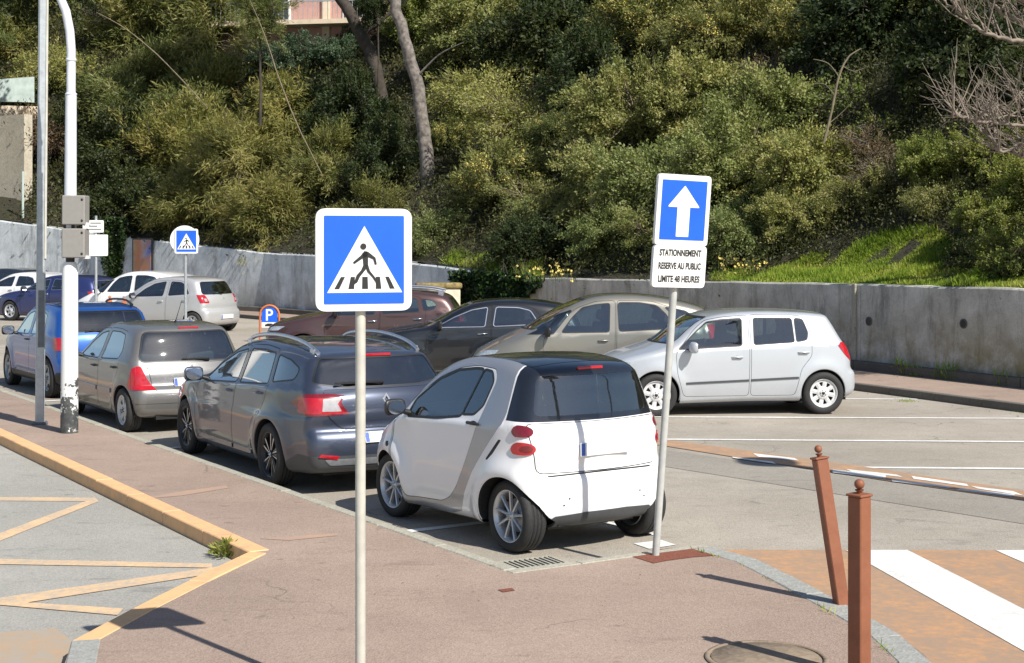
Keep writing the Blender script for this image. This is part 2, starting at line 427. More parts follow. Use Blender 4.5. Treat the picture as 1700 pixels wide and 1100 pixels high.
def make_wheel(sp, parent, x, y, side, style, r, rr, wdt, steer=0):
    """wheel part (rim with spokes) with its tyre and brake disc as sub-parts; axis along y, outer face towards side"""
    b = MB(); s_ = side; h = wdt/2
    mats = [M[style['mat']], M[style.get('mat2', 'black_trim')]]
    b.lathe([(rr*.97, -h*s_), (rr*1.0, -h*.9*s_), (rr*.90, -h*.3*s_), (rr*.90, h*.5*s_), (rr*.99, h*.92*s_), (rr*1.03, h*.96*s_), (rr*1.03, h*.80*s_)], 40, 0, axis='Y')
    yo = h*style.get('face', .70)*s_; n = style['n']; ri = style.get('hub', .17)*rr
    b.lathe([(0.001, yo+.012*s_), (ri*.75, yo+.010*s_), (ri, yo-.004*s_), (ri, yo-.05*s_)], 20, 0, axis='Y')
    b.lathe([(0.001, yo+.0145*s_), (ri*.4, yo+.013*s_), (ri*.42, yo+.009*s_)], 14, 1, axis='Y')
    wi, wo_ = style['wi']*rr, style['wo']*rr
    for k in range(n):
        for tw in style.get('twin', [0.0]):
            a = 2*math.pi*(k+.25)/n+tw
            u = Vector((math.cos(a), 0, math.sin(a))); v = Vector((-math.sin(a), 0, math.cos(a)))
            sk = style.get('skew', 0)*rr
            p = []
            for (rad, wd, yy, dp) in ((ri*.7, wi, yo, .03), (rr*.55, (wi+wo_)/2, yo+style.get('dish', 0.0)*s_*.6, .028), (rr*.96, wo_, yo+style.get('dish', 0.0)*s_, .03)):
                sh = v*sk*(rad/rr)**2
                p += [u*rad+sh-v*wd/2+Vector((0, yy-.006*s_, 0)), u*rad+sh+Vector((0, yy, 0)), u*rad+sh+v*wd/2+Vector((0, yy-.006*s_, 0)), u*rad+sh+v*wd/2+Vector((0, yy-dp*s_, 0)), u*rad+sh-v*wd/2+Vector((0, yy-dp*s_, 0))]
            fs = []
            for i in range(2):
                for j in range(5): j2 = (j+1) % 5; fs.append((i*5+j, i*5+j2, (i+1)*5+j2, (i+1)*5+j))
            b.add(p, fs, 0)
            if style.get('accent'):
                q = [u*ri+v*wi*.2+Vector((0, yo+.002*s_, 0)), u*ri+v*wi*.5+Vector((0, yo+.001*s_, 0)), u*rr*.95+v*(wo_*.5+sk)+Vector((0, yo+.003*s_+style.get('dish', 0)*s_, 0)), u*rr*.95+v*(wo_*.12+sk)+Vector((0, yo+.004*s_+style.get('dish', 0)*s_, 0))]
                b.add(q, [(0, 1, 2, 3)], 1)
    if style.get('cover'):
        b.lathe([(rr*.80, yo-.004*s_), (rr*.90, yo-.002*s_), (rr*1.0, yo-.012*s_)], 40, 0, axis='Y')
        b.lathe([(ri*.9, yo-.002*s_), (rr*.46, yo+.000*s_), (rr*.50, yo-.02*s_)], 40, 0, axis='Y')
    for k in range(5):
        a = 2*math.pi*k/5; c = (ri*.68*math.cos(a), yo+.010*s_, ri*.68*math.sin(a)); b.ball(c, .008, 6, 1)
    wh = b.build('wheel', mats, parent); wh.location = (x, y, r)
    if steer: wh.rotation_euler = (0, 0, steer)
    t = MB(); tw_ = h*1.06
    prof = [(rr*1.0, -tw_*.82), (rr*1.05, -tw_*.95), ((rr+r)/2, -tw_*1.03), (r*.955, -tw_*.93), (r*.992, -tw_*.72), (r, -tw_*.55)]
    for g in (-.36, 0, .36): prof += [(r, tw_*(g-.05)), (r-.008, tw_*(g-.045)), (r-.008, tw_*(g+.045)), (r, tw_*(g+.05))]
    prof += [(r, tw_*.55), (r*.992, tw_*.72), (r*.955, tw_*.93), ((rr+r)/2, tw_*1.03), (rr*1.05, tw_*.95), (rr*1.0, tw_*.82)]
    t.lathe(prof, 48, 0, axis='Y'); t.build('tyre', M['rubber'], wh)
    d = MB(); d.lathe([(0.001, 0), (rr*.66, 0), (rr*.66, -.02*s_), (0.001, -.02*s_)], 24, 0, axis='Y'); d.lathe([(0.001, -.03*s_), (rr*.92, -.03*s_)], 24, 1, axis='Y')
    d.box((rr*.5, 0, rr*.15), (.08, .05, .14), 1); d.build('brake_disc', [M['alu_dull'], M['black_trim']], wh)
    return wh

def rounded(name, c, d, ch, mat, parent, M_=None, seg=3):
    bm = bmesh.new(); bmesh.ops.create_cube(bm, size=1.0); bmesh.ops.scale(bm, vec=d, verts=bm.verts)
    bmesh.ops.bevel(bm, geom=list(bm.edges), offset=ch, segments=seg, affect='EDGES', profile=0.6)
    if M_ is not None: bmesh.ops.transform(bm, matrix=M_, verts=bm.verts)
    bmesh.ops.translate(bm, vec=c, verts=bm.verts)
    me = bpy.data.meshes.new(name); bm.to_mesh(me); bm.free(); me.materials.append(mat)
    me.polygons.foreach_set('use_smooth', [True]*len(me.polygons)); return link(name, me, parent)

def make_car(name, label, cat, loc, heading, sp, group=None):
    car = thing(name, label, cat, (loc[0], loc[1], 0), R(heading), group)
    B = Body(sp); P = M[sp['paint']] if isinstance(sp['paint'], str) else sp['paint']
    near = sp.get('detail', 1)
    bm = B.shell(*((220, 28) if near == 2 else (160, 20) if near == 1 else (120, 14)))
    lay = bm.faces.layers.int.new('part')
    fa, ra = sp['axles']; wr, ar = sp['wr'], sp['ar']; hw = sp['w']/2
    regs = []                            # (id, name, material, offset, skirt)
    nid = [0]
    def region(nm, tests, filt, mat, off=0.0, skirt=0.0):
        nid[0] += 1; carve(bm, lay, tests, filt, nid[0]); regs.append((nid[0], nm, mat, off, skirt)); return nid[0]
    # wheel arches: cut away
    for sgn in (1, -1):
        yc = hw-.30
        low = [f_ for f_ in bm.faces if f_.calc_center_median().z < .35]
        es = {e_ for f_ in low for e_ in f_.edges}; vs = {v for f_ in low for v in f_.verts}
        bmesh.ops.bisect_plane(bm, geom=low+list(es)+list(vs), dist=1e-5, plane_co=(0, sgn*yc, 0), plane_no=(0, 1, 0))
        for q in (fa, ra):
            carve(bm, lay, [('S', circle(q, wr*1.0+.01, ar, 40))], lambda c, n, s_=sgn: c.y*s_ > yc, -1)
            carve(bm, lay, [('S', [(q-ar, 0), (q+ar, 0), (q+ar, wr+.01), (q-ar, wr+.01)])], lambda c, n, s_=sgn: c.y*s_ > yc and c.z < wr+.02, -1)
    bmesh.ops.delete(bm, geom=[f_ for f_ in bm.faces if f_[lay] == -1], context='FACES')
    L_ = lambda c, n: c.y > .3 and abs(n.y) > .35
    Rt = lambda c, n: c.y < -.3 and abs(n.y) > .35
    for pn in sp.get('panels', []):      # painted or trim areas of the shell: (name, views, polygon tests, material, offset, skirt, mirrored)
        nm, tests, filt, mat, off, sk, mir = pn
        mt = M[mat] if mat != 'paint' else P
        if nm == 'tailgate': region('panel_gap', [('R', grow(tests[0][1], .007))], filt, M['black_trim'], -.006, 0)
        if mir:
            region(nm, tests, lambda c, n: c.y > 0 and filt(c, n), mt, off, sk)
            tm = [(v, p if v == 'S' else ([(-a, b) for a, b in p] if v in 'RF' else [(a, -b) for a, b in p])) for v, p in tests]
            region(nm, tm, lambda c, n: c.y < 0 and filt(c, n), mt, off, sk)
        else: region(nm, tests, filt, mt, off, sk)
    dmat = {}
    for dn in sp.get('doors', []):
        poly = rpoly(dn['poly'], dn.get('r', .06))
        for fl in (L_, Rt):
            region('panel_gap', [('S', poly)], fl, M['black_trim'], -.008, 0)
            dmat[(nid[0]+1, 'L' if fl is L_ else 'R')] = 1
            region('door', [('S', grow(poly, -dn.get('gap', .006)))], fl, P, .0, .012)
            for sub in dn.get('trim', []):
                region('door_trim', [('S', sub[0])], fl, M[sub[1]], sub[2], sub[2] and .02)
    for wn in sp.get('windows', []):
        nm, view, poly, mat, fr, frm = wn
        fl2 = {'S': (L_, Rt), 'R': (lambda c, n: c.x < ra*.2 and n.x < -.10 and c.z > .6,), 'F': (lambda c, n: c.x > fa*.0 and n.x > .18 and c.z > .6,), 'T': (lambda c, n: n.z > .6,)}[view]
        for fl in fl2:
            if fr: region('window_seal', [(view, grow(poly, fr))], fl, M[frm], .0015, .0)
            region(nm, [(view, poly)], fl, M[mat], -.002, .0)
    for lp in sp.get('lamps', []):       # (name, tests, filter, material, offset)
        nm, tests, filt, mat, off, mir = lp
        region(nm, tests, (lambda c, n, g=filt: c.y > 0 and g(c, n)) if mir else filt, M[mat], off, .03)
        if mir:
            tm = [(v, p if v == 'S' else [(-a, b) for a, b in p]) for v, p in tests]
            region(nm, tm, lambda c, n, g=filt: c.y < 0 and g(c, n), M[mat], off, .03)
    bm.verts.index_update(); bm.faces.index_update()
    # merge the alike seals and gaps of the shell into one part each, keep doors, panes and lamps single
    glass_ids = {i for i, nm, *_ in regs if nm in ('side_window', 'rear_window', 'windscreen')}
    for same in ('window_seal',):
        ids = [i for i, nm, *_ in regs if nm == same]
        for f_ in bm.faces:
            if f_[lay] in ids: f_[lay] = ids[0]
        regs = [r_ for r_ in regs if not (r_[1] == same and r_[0] != ids[0])]
    body = extract(bm, lay, 0, B, 'body', P, car)
    objs = {}
    for i, nm, mat, off, sk in regs:
        o = extract(bm, lay, i, B, nm, mat, car, off, sk)
        if o: objs.setdefault(nm, []).append(o)
    # lining seen through the panes
    if near >= 1:
        for f_ in bm.faces:
            c = f_.calc_center_median()
            f_[lay] = -2 if (f_[lay] not in glass_ids and c.z > .5) else -3
        extract(bm, lay, -2, B, 'interior_lining', M[sp.get('lining', 'interior_lining')], car, -.022)
    bm.free()
    # wheel housings
    for sgn in (1, -1):
        for q in (fa, ra):
            b = MB(); n = 26; vs = []; fs = []
            for k in range(n+1):
                a = -0.25+(math.pi+.5)*k/n; x = q+ar*math.cos(a); z = max(.13, wr+.01+ar*math.sin(a))
                yo = B.ys(x, z) if z > .22 else hw-.06
                for (rad, y) in ((1.0, yo-.001), (.975, yo-.006), (.97, yo-.03), (.985, hw-.34)):
                    vs.append((q+(x-q)*rad, sgn*y, wr+.01+(z-wr-.01)*rad))
            ok = [B.dside(np.array([vs[k*4][0]]), np.array([vs[k*4][2]]))[0] < -.015 for k in range(n+1)]
            mi = []
            for k in range(n):
                for j in range(3):
                    if j < 2 and not (ok[k] and ok[k+1]): continue
                    a = k*4+j; fs.append((a, a+1, a+5, a+4)); mi.append(0 if j == 0 and not sp.get('arch_trim') else 1)
            c0 = len(vs); 
            for k in range(n+1): vs.append((vs[k*4+3]))
            vs.append((q, sgn*(hw-.34), wr))
            for k in range(n): fs.append((c0+k, c0+k+1, c0+n+1)); mi.append(1)
            mesh_obj('wheel_arch', vs, fs, [P, M['black_trim']], car, midx=mi)
    und = MB(); und.box((0, 0, .26), (B.xf-B.xr-.5, 2*hw-.66, .16)); und.box(((fa+ra)/2, 0, .24), (fa-ra-2*ar, 2*hw-.22, .1)); und.build('underbody', M['black_trim'], car)
    # wheels
    st = sp['wheel']
    for k, q in enumerate((fa, ra)):
        for sgn in (1, -1):
            yy = sgn*(hw-sp.get('wy', .105)); make_wheel(sp, car, q, yy, sgn, st, wr, st['rr'], .19, sp.get('steer', 0) if k == 0 else 0)
    # interior
    zf = sp.get('seat_z', .52); sc = M[sp.get('seat', 'seat_cloth')]
    for row, x in enumerate(sp.get('seats', [])):
        for y in (.36, -.36) if row == 0 else (.38, -.38):
            tl = Matrix.Rotation(R(-14), 4, 'Y')
            st_o = rounded('seat', (x+.1, y, zf-.04), (.5, .46, .16), .06, sc, car)
            rounded('seat_back', (x-.2, y, zf+.26), (.13, .46, .58), .055, sc, st_o, tl)
            rounded('headrest', (x-.30, y, zf+.66), (.10, .25, .17), .045, sc, st_o, tl)
    if sp.get('seats'):
        dx = sp['dash']
        b = MB(); b.box((dx, 0, zf+.28), (.5, 2*hw-.34, .26), 0, ch=.06); b.box(((fa+ra)/2-.1, 0, .34), (1.9, 2*hw-.36, .08), 0)
        b.build('dashboard', M['interior'], car)
        b = MB(); Mr = Matrix.Rotation(R(68), 3, 'Y')
        b.lathe([(.185+.014*math.cos(2*math.pi*k/6), .014*math.sin(2*math.pi*k/6)) for k in range(6)], 24, 0, c=(dx-.36, .36, zf+.34), M=Mr, close=True)
        b.tube([(dx-.36, .36, zf+.34), (dx-.05, .36, zf+.25)], .03, 8, 0)
        b.box((dx-.36, .36, zf+.34), (.03, .34, .05), 0, M=Mr.to_4x4().to_3x3())
        b.build('steering_wheel', M['interior'], car)
    # mirrors
    mx, mz = sp['mirror'][:2]; ms = sp.get('mirror_size', 1.0)
    for sgn in (1, -1):
        y0 = B.ys(mx, mz-.02)
        b = MB(); mm = P if sp.get('mirror_paint') else M['black_trim']
        bm2 = bmesh.new(); bmesh.ops.create_uvsphere(bm2, u_segments=16, v_segments=10, radius=1.0)
        for v in bm2.verts:
            k_ = v.co.copy(); v.co = Vector((.075*ms*(k_.x if k_.x > 0 else k_.x*.35), .115*ms*max(-.93, min(.93, k_.y*1.15)), .085*ms*max(-.9, min(.9, k_.z*1.12))))
            v.co.x -= .06*abs(k_.y)**2*.4
        vs = [v.co+Vector((mx, sgn*(y0+.15*ms), mz+.06)) for v in bm2.verts]; fs = [tuple(v.index for v in f_.verts) for f_ in bm2.faces]; bm2.free()
        b.add(vs, fs, 0, True); mo = b.build('wing_mirror', mm, car)
        b = MB(); b.tube([(mx, sgn*(y0-.02), mz+.0), (mx, sgn*(y0+.09), mz+.03)], [.028, .02], 8, 0); b.build('mirror_arm', M['black_trim'], mo)
        b = MB(); vs = [(mx-.034*ms, sgn*(y0+.15*ms)+.095*ms*math.cos(a)*(1 if 1 else 0), mz+.06+.068*ms*math.sin(a)) for a in [2*math.pi*k/20 for k in range(20)]]
        vs = [(x+(-.01 if True else 0), y, z) for x, y, z in vs]; b.add(vs, [tuple(range(20))]); b.build('mirror_glass', M['chrome'], mo)
    # handles
    for hx, hz_, hm in sp.get('handles', []):
        for sgn in (1, -1):
            y0 = B.ys(hx, hz_); b = MB(); vs = []
            b.tube([(hx+.085, sgn*(y0-.004), hz_-.004), (hx+.06, sgn*(y0+.024), hz_), (hx-.06, sgn*(y0+.026), hz_), (hx-.085, sgn*(y0-.004), hz_-.004)], [.010, .014, .014, .010], 8)
            b.build('door_handle', P if hm == 'paint' else M[hm], car)
            b = MB(); b.ball((hx, sgn*(y0-.003), hz_-.004), .001, 12, 0, (55, 8, 22)); b.build('handle_recess', M['black_trim'], car)
    for fn in sp.get('extra', []): fn(car, B, P)
    car['_b'] = 1; del car['_b']
    return car, B
def surf_strip(B, car, name, mat, pts, h, th, sides=(1, -1)):   # a moulding along the side through x, z points
    for sgn in sides:
        b = MB(); vs = []; fs = []; P_ = catmull(pts, 8, False)
        for x, z in P_:
            y = B.ys(x, z); vs += [(x, sgn*(y-.005), z-h/2), (x, sgn*(y+th), z-h/2*.8), (x, sgn*(y+th), z+h/2*.8), (x, sgn*(y-.005), z+h/2)]
        n = len(P_)
        for i in range(n-1):
            for j in range(3): a = i*4+j; fs.append((a, a+4, a+5, a+1) if sgn > 0 else (a, a+1, a+5, a+4))
        fs += [(0, 1, 2, 3), ((n-1)*4+3, (n-1)*4+2, (n-1)*4+1, (n-1)*4)]
        b.add(vs, fs); b.build(name, mat, car)
def rear_patch(B, car, name, mat, pts, th=.006, sgn=-1, sub=4): # small solid piece lying on the tail (or nose), outline in y, z
    P_ = pts; cy = sum(p[0] for p in P_)/len(P_); cz = sum(p[1] for p in P_)/len(P_)
    vs = []; 
    for (y, z) in P_: vs.append((B.xs(y, z, sgn)+sgn*th, y, z))
    for (y, z) in P_: vs.append((B.xs(y, z, sgn)-sgn*.01, y, z))
    vs.append((B.xs(cy, cz, sgn)+sgn*th*1.2, cy, cz)); n = len(P_)
    fs = [(i, (i+1) % n, 2*n) for i in range(n)]+[(i, n+i, n+(i+1) % n, (i+1) % n) for i in range(n)]
    o = mesh_obj(name, vs, fs, mat, car); bm = bmesh.new(); bm.from_mesh(o.data); bmesh.ops.recalc_face_normals(bm, faces=bm.faces); bm.to_mesh(o.data); bm.free(); return o
def number_plate(x, z, wd=.52, hg=.11, tilt=0, y=0, sgn=-1):
    def fn(car, B, P):
        xa, xb = B.xs(y, z-.05, sgn), B.xs(y, z+.05, sgn); an = math.atan2(xb-xa, .10); x0 = max(xa*sgn, xb*sgn)*0+(xa+xb)/2*sgn; x0 = (x0+.012)*sgn
        p = MB().box((0, 0, 0), (.012, wd, hg), 0, ch=.003).build('number_plate', M['plate'], car); p.location = (x0, y, z); p.rotation_euler = (0, an, 0)
        MB().box((sgn*.0035, .5*wd-.025, 0), (.008, .04, hg-.012)).build('plate_band', M['plate_blue'], p)
    return fn
def wiper(y0, z0, y1, z1):
    def fn(car, B, P):
        x0 = B.xs(y0, z0)-.025; x1 = B.xs(y1, z1)-.02; b = MB()
        b.tube([(x0+.02, y0, z0), (x0-.01, y0, z0+.01), (x1, y1, z1)], [.02, .016, .007], 8); b.box(((x0+x1)/2+.002, (y0+y1*3)/4, (z0+z1*3)/4), (.012, abs(y1-y0)*.9, .018))
        b.build('rear_wiper', M['black_trim'], car)
    return fn
def brake_light(z, wd, y=0, hg=.03, mat='red_lens', dx=0):
    def fn(car, B, P):
        x0 = B.xs(y, z); b = MB(); b.box((x0-.004+dx, y, z), (.03, wd, hg), 0, ch=.008); b.build('high_brake_light', M[mat], car)
    return fn
def antenna(x, y=0, l=.35, ang=-40):
    def fn(car, B, P):
        z = B.zs(x, y); b = MB(); a = R(ang); b.tube([(x, y, z-.01), (x-.02, y, z+.03)], [.02, .012], 8); b.tube([(x-.02, y, z+.02), (x-.02-l*math.cos(a), y, z+.02-l*math.sin(a))], [.006, .003], 6); b.build('antenna', M['black_trim'], car)
    return fn
# ------------------------------------------------------------------ ground, road, pavements
from mathutils.geometry import tessellate_polygon
def flat(name, pts, z, mat, parent=None, kind=None):
    tri = [tuple(t_) for t_ in tessellate_polygon([[Vector((p[0], p[1], 0)) for p in pts]])]
    o = mesh_obj(name, [(p[0], p[1], z) for p in pts], tri, mat, parent)
    if o.data.polygons[0].normal.z < 0: o.data.flip_normals()
    return props(o, kind=kind)
def pxf(pts, z=0.0): return [tuple(gp(x, y, z))[:2] for x, y in pts]
def asphalt(name, c1, c2, c3, fine=90, patch=.35, crack=True, stain=(0.10, 0.095, 0.09)):
    m, t, b = nodes(name)
    big = noise(t, patch, 5, .62); mid = noise(t, 2.3, 5, .7); fi = noise(t, fine, 3, .75)
    tc = t.nodes.new('ShaderNodeTexCoord'); vo = t.nodes.new('ShaderNodeTexVoronoi'); vo.inputs['Scale'].default_value = fine*.9; lk(t, tc.outputs['Object'], vo.inputs[0])
    col = mix(t, ramp(t, big, [(.38, 0.), (.62, 1.)]), c1, c2)
    col = mix(t, ramp(t, mid, [(.45, 0.), (.75, .55)]), col, c3)
    sp = ramp(t, vo.outputs['Color'], [(.25, .86), (.5, 1.0), (.8, 1.12)])
    col = mix(t, .8, col, sp, 'MULTIPLY')
    col = mix(t, ramp(t, fi, [(.30, .35), (.42, 0.)]), col, stain)
    st = noise(t, .9, 6, .78, stretch=(1, 3.2, 1)); col = mix(t, ramp(t, st, [(.57, 0.), (.70, .45)]), col, stain)
    sb = noise(t, 4.5, 4, .6); col = mix(t, ramp(t, sb, [(.66, 0.), (.72, .5)]), col, stain); sw = noise(t, .22, 3, .5); col = mix(t, .9, col, ramp(t, sw, [(.3, .86), (.7, 1.12)]), 'MULTIPLY')
    if crack:
        wv = t.nodes.new('ShaderNodeTexVoronoi'); wv.feature = 'DISTANCE_TO_EDGE'; wv.inputs['Scale'].default_value = .33
        ds = t.nodes.new('ShaderNodeVectorMath'); ds.operation = 'ADD'
        nn = t.nodes.new('ShaderNodeTexNoise'); nn.inputs['Scale'].default_value = 1.7; nn.inputs['Detail'].default_value = 6
        lk(t, tc.outputs['Object'], nn.inputs[0]); lk(t, tc.outputs['Object'], ds.inputs[0]); lk(t, nn.outputs['Color'], ds.inputs[1]); lk(t, ds.outputs[0], wv.inputs[0])
        msk = noise(t, .5, 2); mm = t.nodes.new('ShaderNodeMath'); mm.operation = 'MULTIPLY'
        lk(t, ramp(t, wv.outputs['Distance'], [(.0, .8), (.006, 0.)]), mm.inputs[0]); lk(t, ramp(t, msk, [(.5, 0.), (.60, .7)]), mm.inputs[1])
        col = mix(t, mm.outputs[0], col, (.06, .055, .05))
    lk(t, col, b.inputs['Base Color']); b.inputs['Roughness'].default_value = .92; b.inputs['Specular IOR Level'].default_value = .25
    bump(t, b, vo.outputs['Distance'], .5, .006); return m
def marking(name, c, under, wear=.5, scale=26):
    m, t, b = nodes(name); f = noise(t, scale, 6, .75); g = noise(t, 3, 4, .7)
    ad = t.nodes.new('ShaderNodeMath'); ad.operation = 'MULTIPLY_ADD'; lk(t, g, ad.inputs[0]); ad.inputs[1].default_value = .6; lk(t, f, ad.inputs[2])
    lk(t, mix(t, ramp(t, ad.outputs[0], [(.72-.1*wear, 0.), (1.02-.12*wear, min(1., wear*1.6))]), mix(t, ramp(t, g, [(.3, 0.), (.7, 1.)]), c, tuple(x*.86 for x in c)), under), b.inputs['Base Color'])
    b.inputs['Roughness'].default_value = .8; return m
M['asphalt_lot'] = asphalt('asphalt_lot', (.335, .298, .250), (.395, .357, .305), (.28, .25, .21))
M['asphalt_lane'] = asphalt('asphalt_lane', (.285, .262, .228), (.315, .29, .253), (.25, .23, .2), crack=False)
M['asphalt_bus'] = asphalt('asphalt_bus', (.33, .32, .29), (.375, .36, .33), (.29, .28, .255), crack=False)
M['asphalt_pink'] = asphalt('asphalt_pink', (.325, .245, .20), (.375, .285, .23), (.275, .205, .165), stain=(.17, .12, .10), crack=True)
M['asphalt_red'] = asphalt('asphalt_red', (.20, .07, .045), (.23, .085, .055), (.18, .07, .05), crack=False)
M['ochre'] = marking('ochre', (.52, .285, .14), (.33, .23, .16), 1.1, 14)
M['ochre_faded'] = marking('ochre_faded', (.46, .30, .18), (.36, .31, .25), 1.2, 8)
M['white_line'] = marking('white_line', (.82, .82, .80), (.42, .39, .35), .34)
M['yellow_line'] = marking('yellow_line', (.76, .50, .27), (.40, .36, .30), .55)
M['yellow_faint'] = marking('yellow_faint', (.47, .30, .19), (.385, .27, .215), 1.0)
M['kerb_grey'] = asphalt('kerb_grey', (.36, .34, .28), (.42, .40, .33), (.28, .27, .22), fine=60, crack=False)
M['kerb_blue_grey'] = asphalt('kerb_blue_grey', (.30, .30, .28), (.36, .36, .34), (.24, .24, .22), fine=60, crack=False)
M['kerb_dark'] = asphalt('kerb_dark', (.12, .11, .10), (.16, .15, .13), (.09, .085, .07), fine=60, crack=False)
m, t, b = nodes('kerb_yellow'); ge = t.nodes.new('ShaderNodeNewGeometry'); f0 = t.nodes.new('ShaderNodeTexNoise'); f0.inputs['Scale'].default_value = 5; f0.inputs['Detail'].default_value = 7; f0.inputs['Roughness'].default_value = .8; lk(t, ge.outputs['Position'], f0.inputs[0]); f_ = f0.outputs['Fac']
lk(t, mix(t, ramp(t, f_, [(.46, 0.), (.66, .8)]), (.74, .44, .215), (.52, .34, .20)), b.inputs['Base Color']); b.inputs['Roughness'].default_value = .8; M['kerb_yellow'] = m

ground = flat('ground', [(-420, -420), (420, -420), (420, 420), (-420, 420)], -.03, M['asphalt_lane'], kind='structure')
road = flat('road', [(-75, -60), (60, -60), (60, 75), (-75, 75)], 0.0, M['asphalt_lot'], kind='structure')
flat('bus_lane', [(-1.5, 12.0), (-12, 28.8), (-40, 60), (-60, 60), (-60, -40), (-2, -40), (-2.0, 8.6)], .003, M['asphalt_bus'], road)
lane = pxf([(1112, 748), (1300, 776), (1700, 832), (2300, 930), (2300, 1010), (1700, 870), (1400, 822), (1112, 776), (1000, 762), (1000, 735)])
flat('asphalt_strip', lane, .004, M['asphalt_lane'], road)
# white bay lines, parallel to the parked cars on the right
def line(a, b, w_, mat='white_line', z=.006, nm='painted_line', par=None):
    a = Vector(a[:2]); b = Vector(b[:2]); d = (b-a).normalized(); n = Vector((-d.y, d.x))*w_/2
    return flat(nm, [a-n, b-n, b+n, a+n], z, M[mat], par or road)
line((.3, 21.02), (9.6, 20.70), .11); line((.2, 18.68), (9.6, 18.20), .11); line((3.80, 16.28), (9.6, 15.98), .11)
line((-.9, 23.6), (6.4, 23.3), .11); line((-2.4, 26.3), (5.2, 26.0), .11); line((-4.6, 29.2), (3.2, 28.9), .11); line((-7, 32.3), (2.2, 32), .11)
rd = Vector((-.534, .845)); rp = Vector((.845, .534))
for k, s0 in enumerate((2.05, 8.1, 14.2)):
    a = Vector((0, 10.6))+rd*(s0+.2)+rp*.1; line(a, a+rp*1.9, .11)
line(gp(1095, 890), gp(905, 842), .07, 'white_line'); flat('painted_line', pxf([(1052, 903), (1098, 897), (1122, 905), (1078, 912)]), .006, M['white_line'], road)
# ochre crossing on the right with white bars
flat('ochre_crossing', pxf([(1195, 913), (1700, 914), (2300, 915)])+[(9.6, 2.0), (1.0, 2.0), (1.0, 8.0), (1.6, 11.0)], .005, M['ochre'], road)
for k in range(5):
    x0 = 2.69+1.21*k; flat('crossing_bar', [(x0, 11.90), (x0+.50, 11.91), (x0+1.58, 4.4), (x0+1.08, 4.4)], .009, M['white_line'], road)
bp = lambda pts: [(1100+x/2.833, 720+y/2.833) for x, y in pts]
flat('ochre_band', pxf(bp([(-300, -15), (25, 30), (900, 150), (1700, 270), (2600, 420), (2600, 500), (1700, 315), (1100, 230), (330, 110), (30, 62), (-300, 14)])), .008, M['ochre'], road)
for q in ([(425, 96), (450, 112), (640, 130), (620, 118)], [(325, 112), (335, 118), (535, 146), (515, 134)], [(800, 172), (800, 186), (1050, 216), (1050, 200)], [(860, 170), (1100, 196), (1130, 208), (890, 182)], [(1170, 203), (1430, 240), (1440, 252), (1180, 216)], [(1075, 218), (1080, 228), (1370, 262), (1340, 250)], [(1400, 262), (1380, 268), (1640, 300), (1660, 290)], [(1450, 250), (1650, 275), (1700, 296), (1480, 262)]):
    flat('crossing_bar', pxf(bp(q)), .012, M['white_line'], road)
# yellow zigzag of the bus stop
for q in ([(-60, 826), (0, 826), (158, 827), (150, 833), (0, 832), (-60, 832)], [(158, 827), (164, 833), (0, 899), (-120, 948), (-120, 935), (0, 886)],
          [(-200, 922), (0, 929), (352, 937), (352, 944), (0, 938), (-200, 931)], [(362, 942), (352, 954), (45, 1002), (205, 1012), (195, 1023), (0, 1006), (-200, 1003), (-200, 994), (0, 994)]):
    ZZ = globals().get('ZZ', .0060)+.0009; flat('painted_line', pxf(q), ZZ, M['yellow_line'], road)
flat('ochre_patch', pxf([(-200, 1060), (-40, 1053), (92, 1044), (130, 1072), (175, 1130), (-200, 1130)]), .0050, M['ochre_faded'], road)

PZ = .12
K1 = [(-16.6, 36.9), (-8.16, 23.5), (0, 10.6), (.55, 10.93), (1.15, 11.30), (1.55, 11.52), (1.86, 11.0), (2.17, 9.72), (2.33, 9.11), (2.38, 8.5), (2.30, 7.7), (2.05, 6.9), (1.5, 6.2), (.6, 5.8)]
K2 = [(.6, 5.8), (-.6, 6.0), (-1.5, 6.7), (-2.2, 7.6), (-2.52, 8.3), (-2.62, 8.80)]
K3 = [(-2.62, 8.80), (-2.52, 9.3), (-2.36, 10.0), (-2.01, 11.31), (-6.62, 18.67), (-17.98, 36.85)]
pav = flat('pavement', K1[:-1]+K2[:-1]+K3, PZ-.006, M['asphalt_pink'], kind='structure')
bmq = bmesh.new(); bmq.from_mesh(pav.data); r_ = bmesh.ops.extrude_face_region(bmq, geom=list(bmq.faces)); bmesh.ops.translate(bmq, vec=(0, 0, -.12), verts=[v for v in r_['geom'] if isinstance(v, bmesh.types.BMVert)]); bmesh.ops.recalc_face_normals(bmq, faces=bmq.faces); bmq.to_mesh(pav.data); bmq.free()
rnd = random.Random(5)
def kerb(path, wd, mat, side=1, length=1.0, z=PZ, par=None, gap=.004, h=.17, name='kerb_stone'):
    """separate stones along a path, lying on its left (side 1) or right"""
    P_ = [Vector(p) for p in path]; acc = []; cur = P_[0].copy(); out = [cur]
    i = 0; rem = length
    while i < len(P_)-1:
        d = P_[i+1]-cur; L = d.length
        if L <= rem: rem -= L; cur = P_[i+1].copy(); i += 1; acc.append(cur); 
        else: cur = cur+d.normalized()*rem; out.append(cur.copy()); rem = length; acc = []
    if (cur-out[-1]).length > .15: out.append(cur)
    for a, b in zip(out, out[1:]):
        d = (b-a); L = d.length; d.normalize(); n = Vector((-d.y, d.x))*side; c = (a+b)/2+n*(wd/2-.008)
        o = MB().box((0, 0, -h/2), (L-gap, wd, h), 0, ch=.008).build(name, M[mat], par)
        o.location = (c.x, c.y, z+rnd.uniform(-.002, .003)); o.rotation_euler = (0, 0, math.atan2(d.y, d.x)+rnd.uniform(-.003, .003))
kerb_root = thing('kerb', None, None, kind='structure')
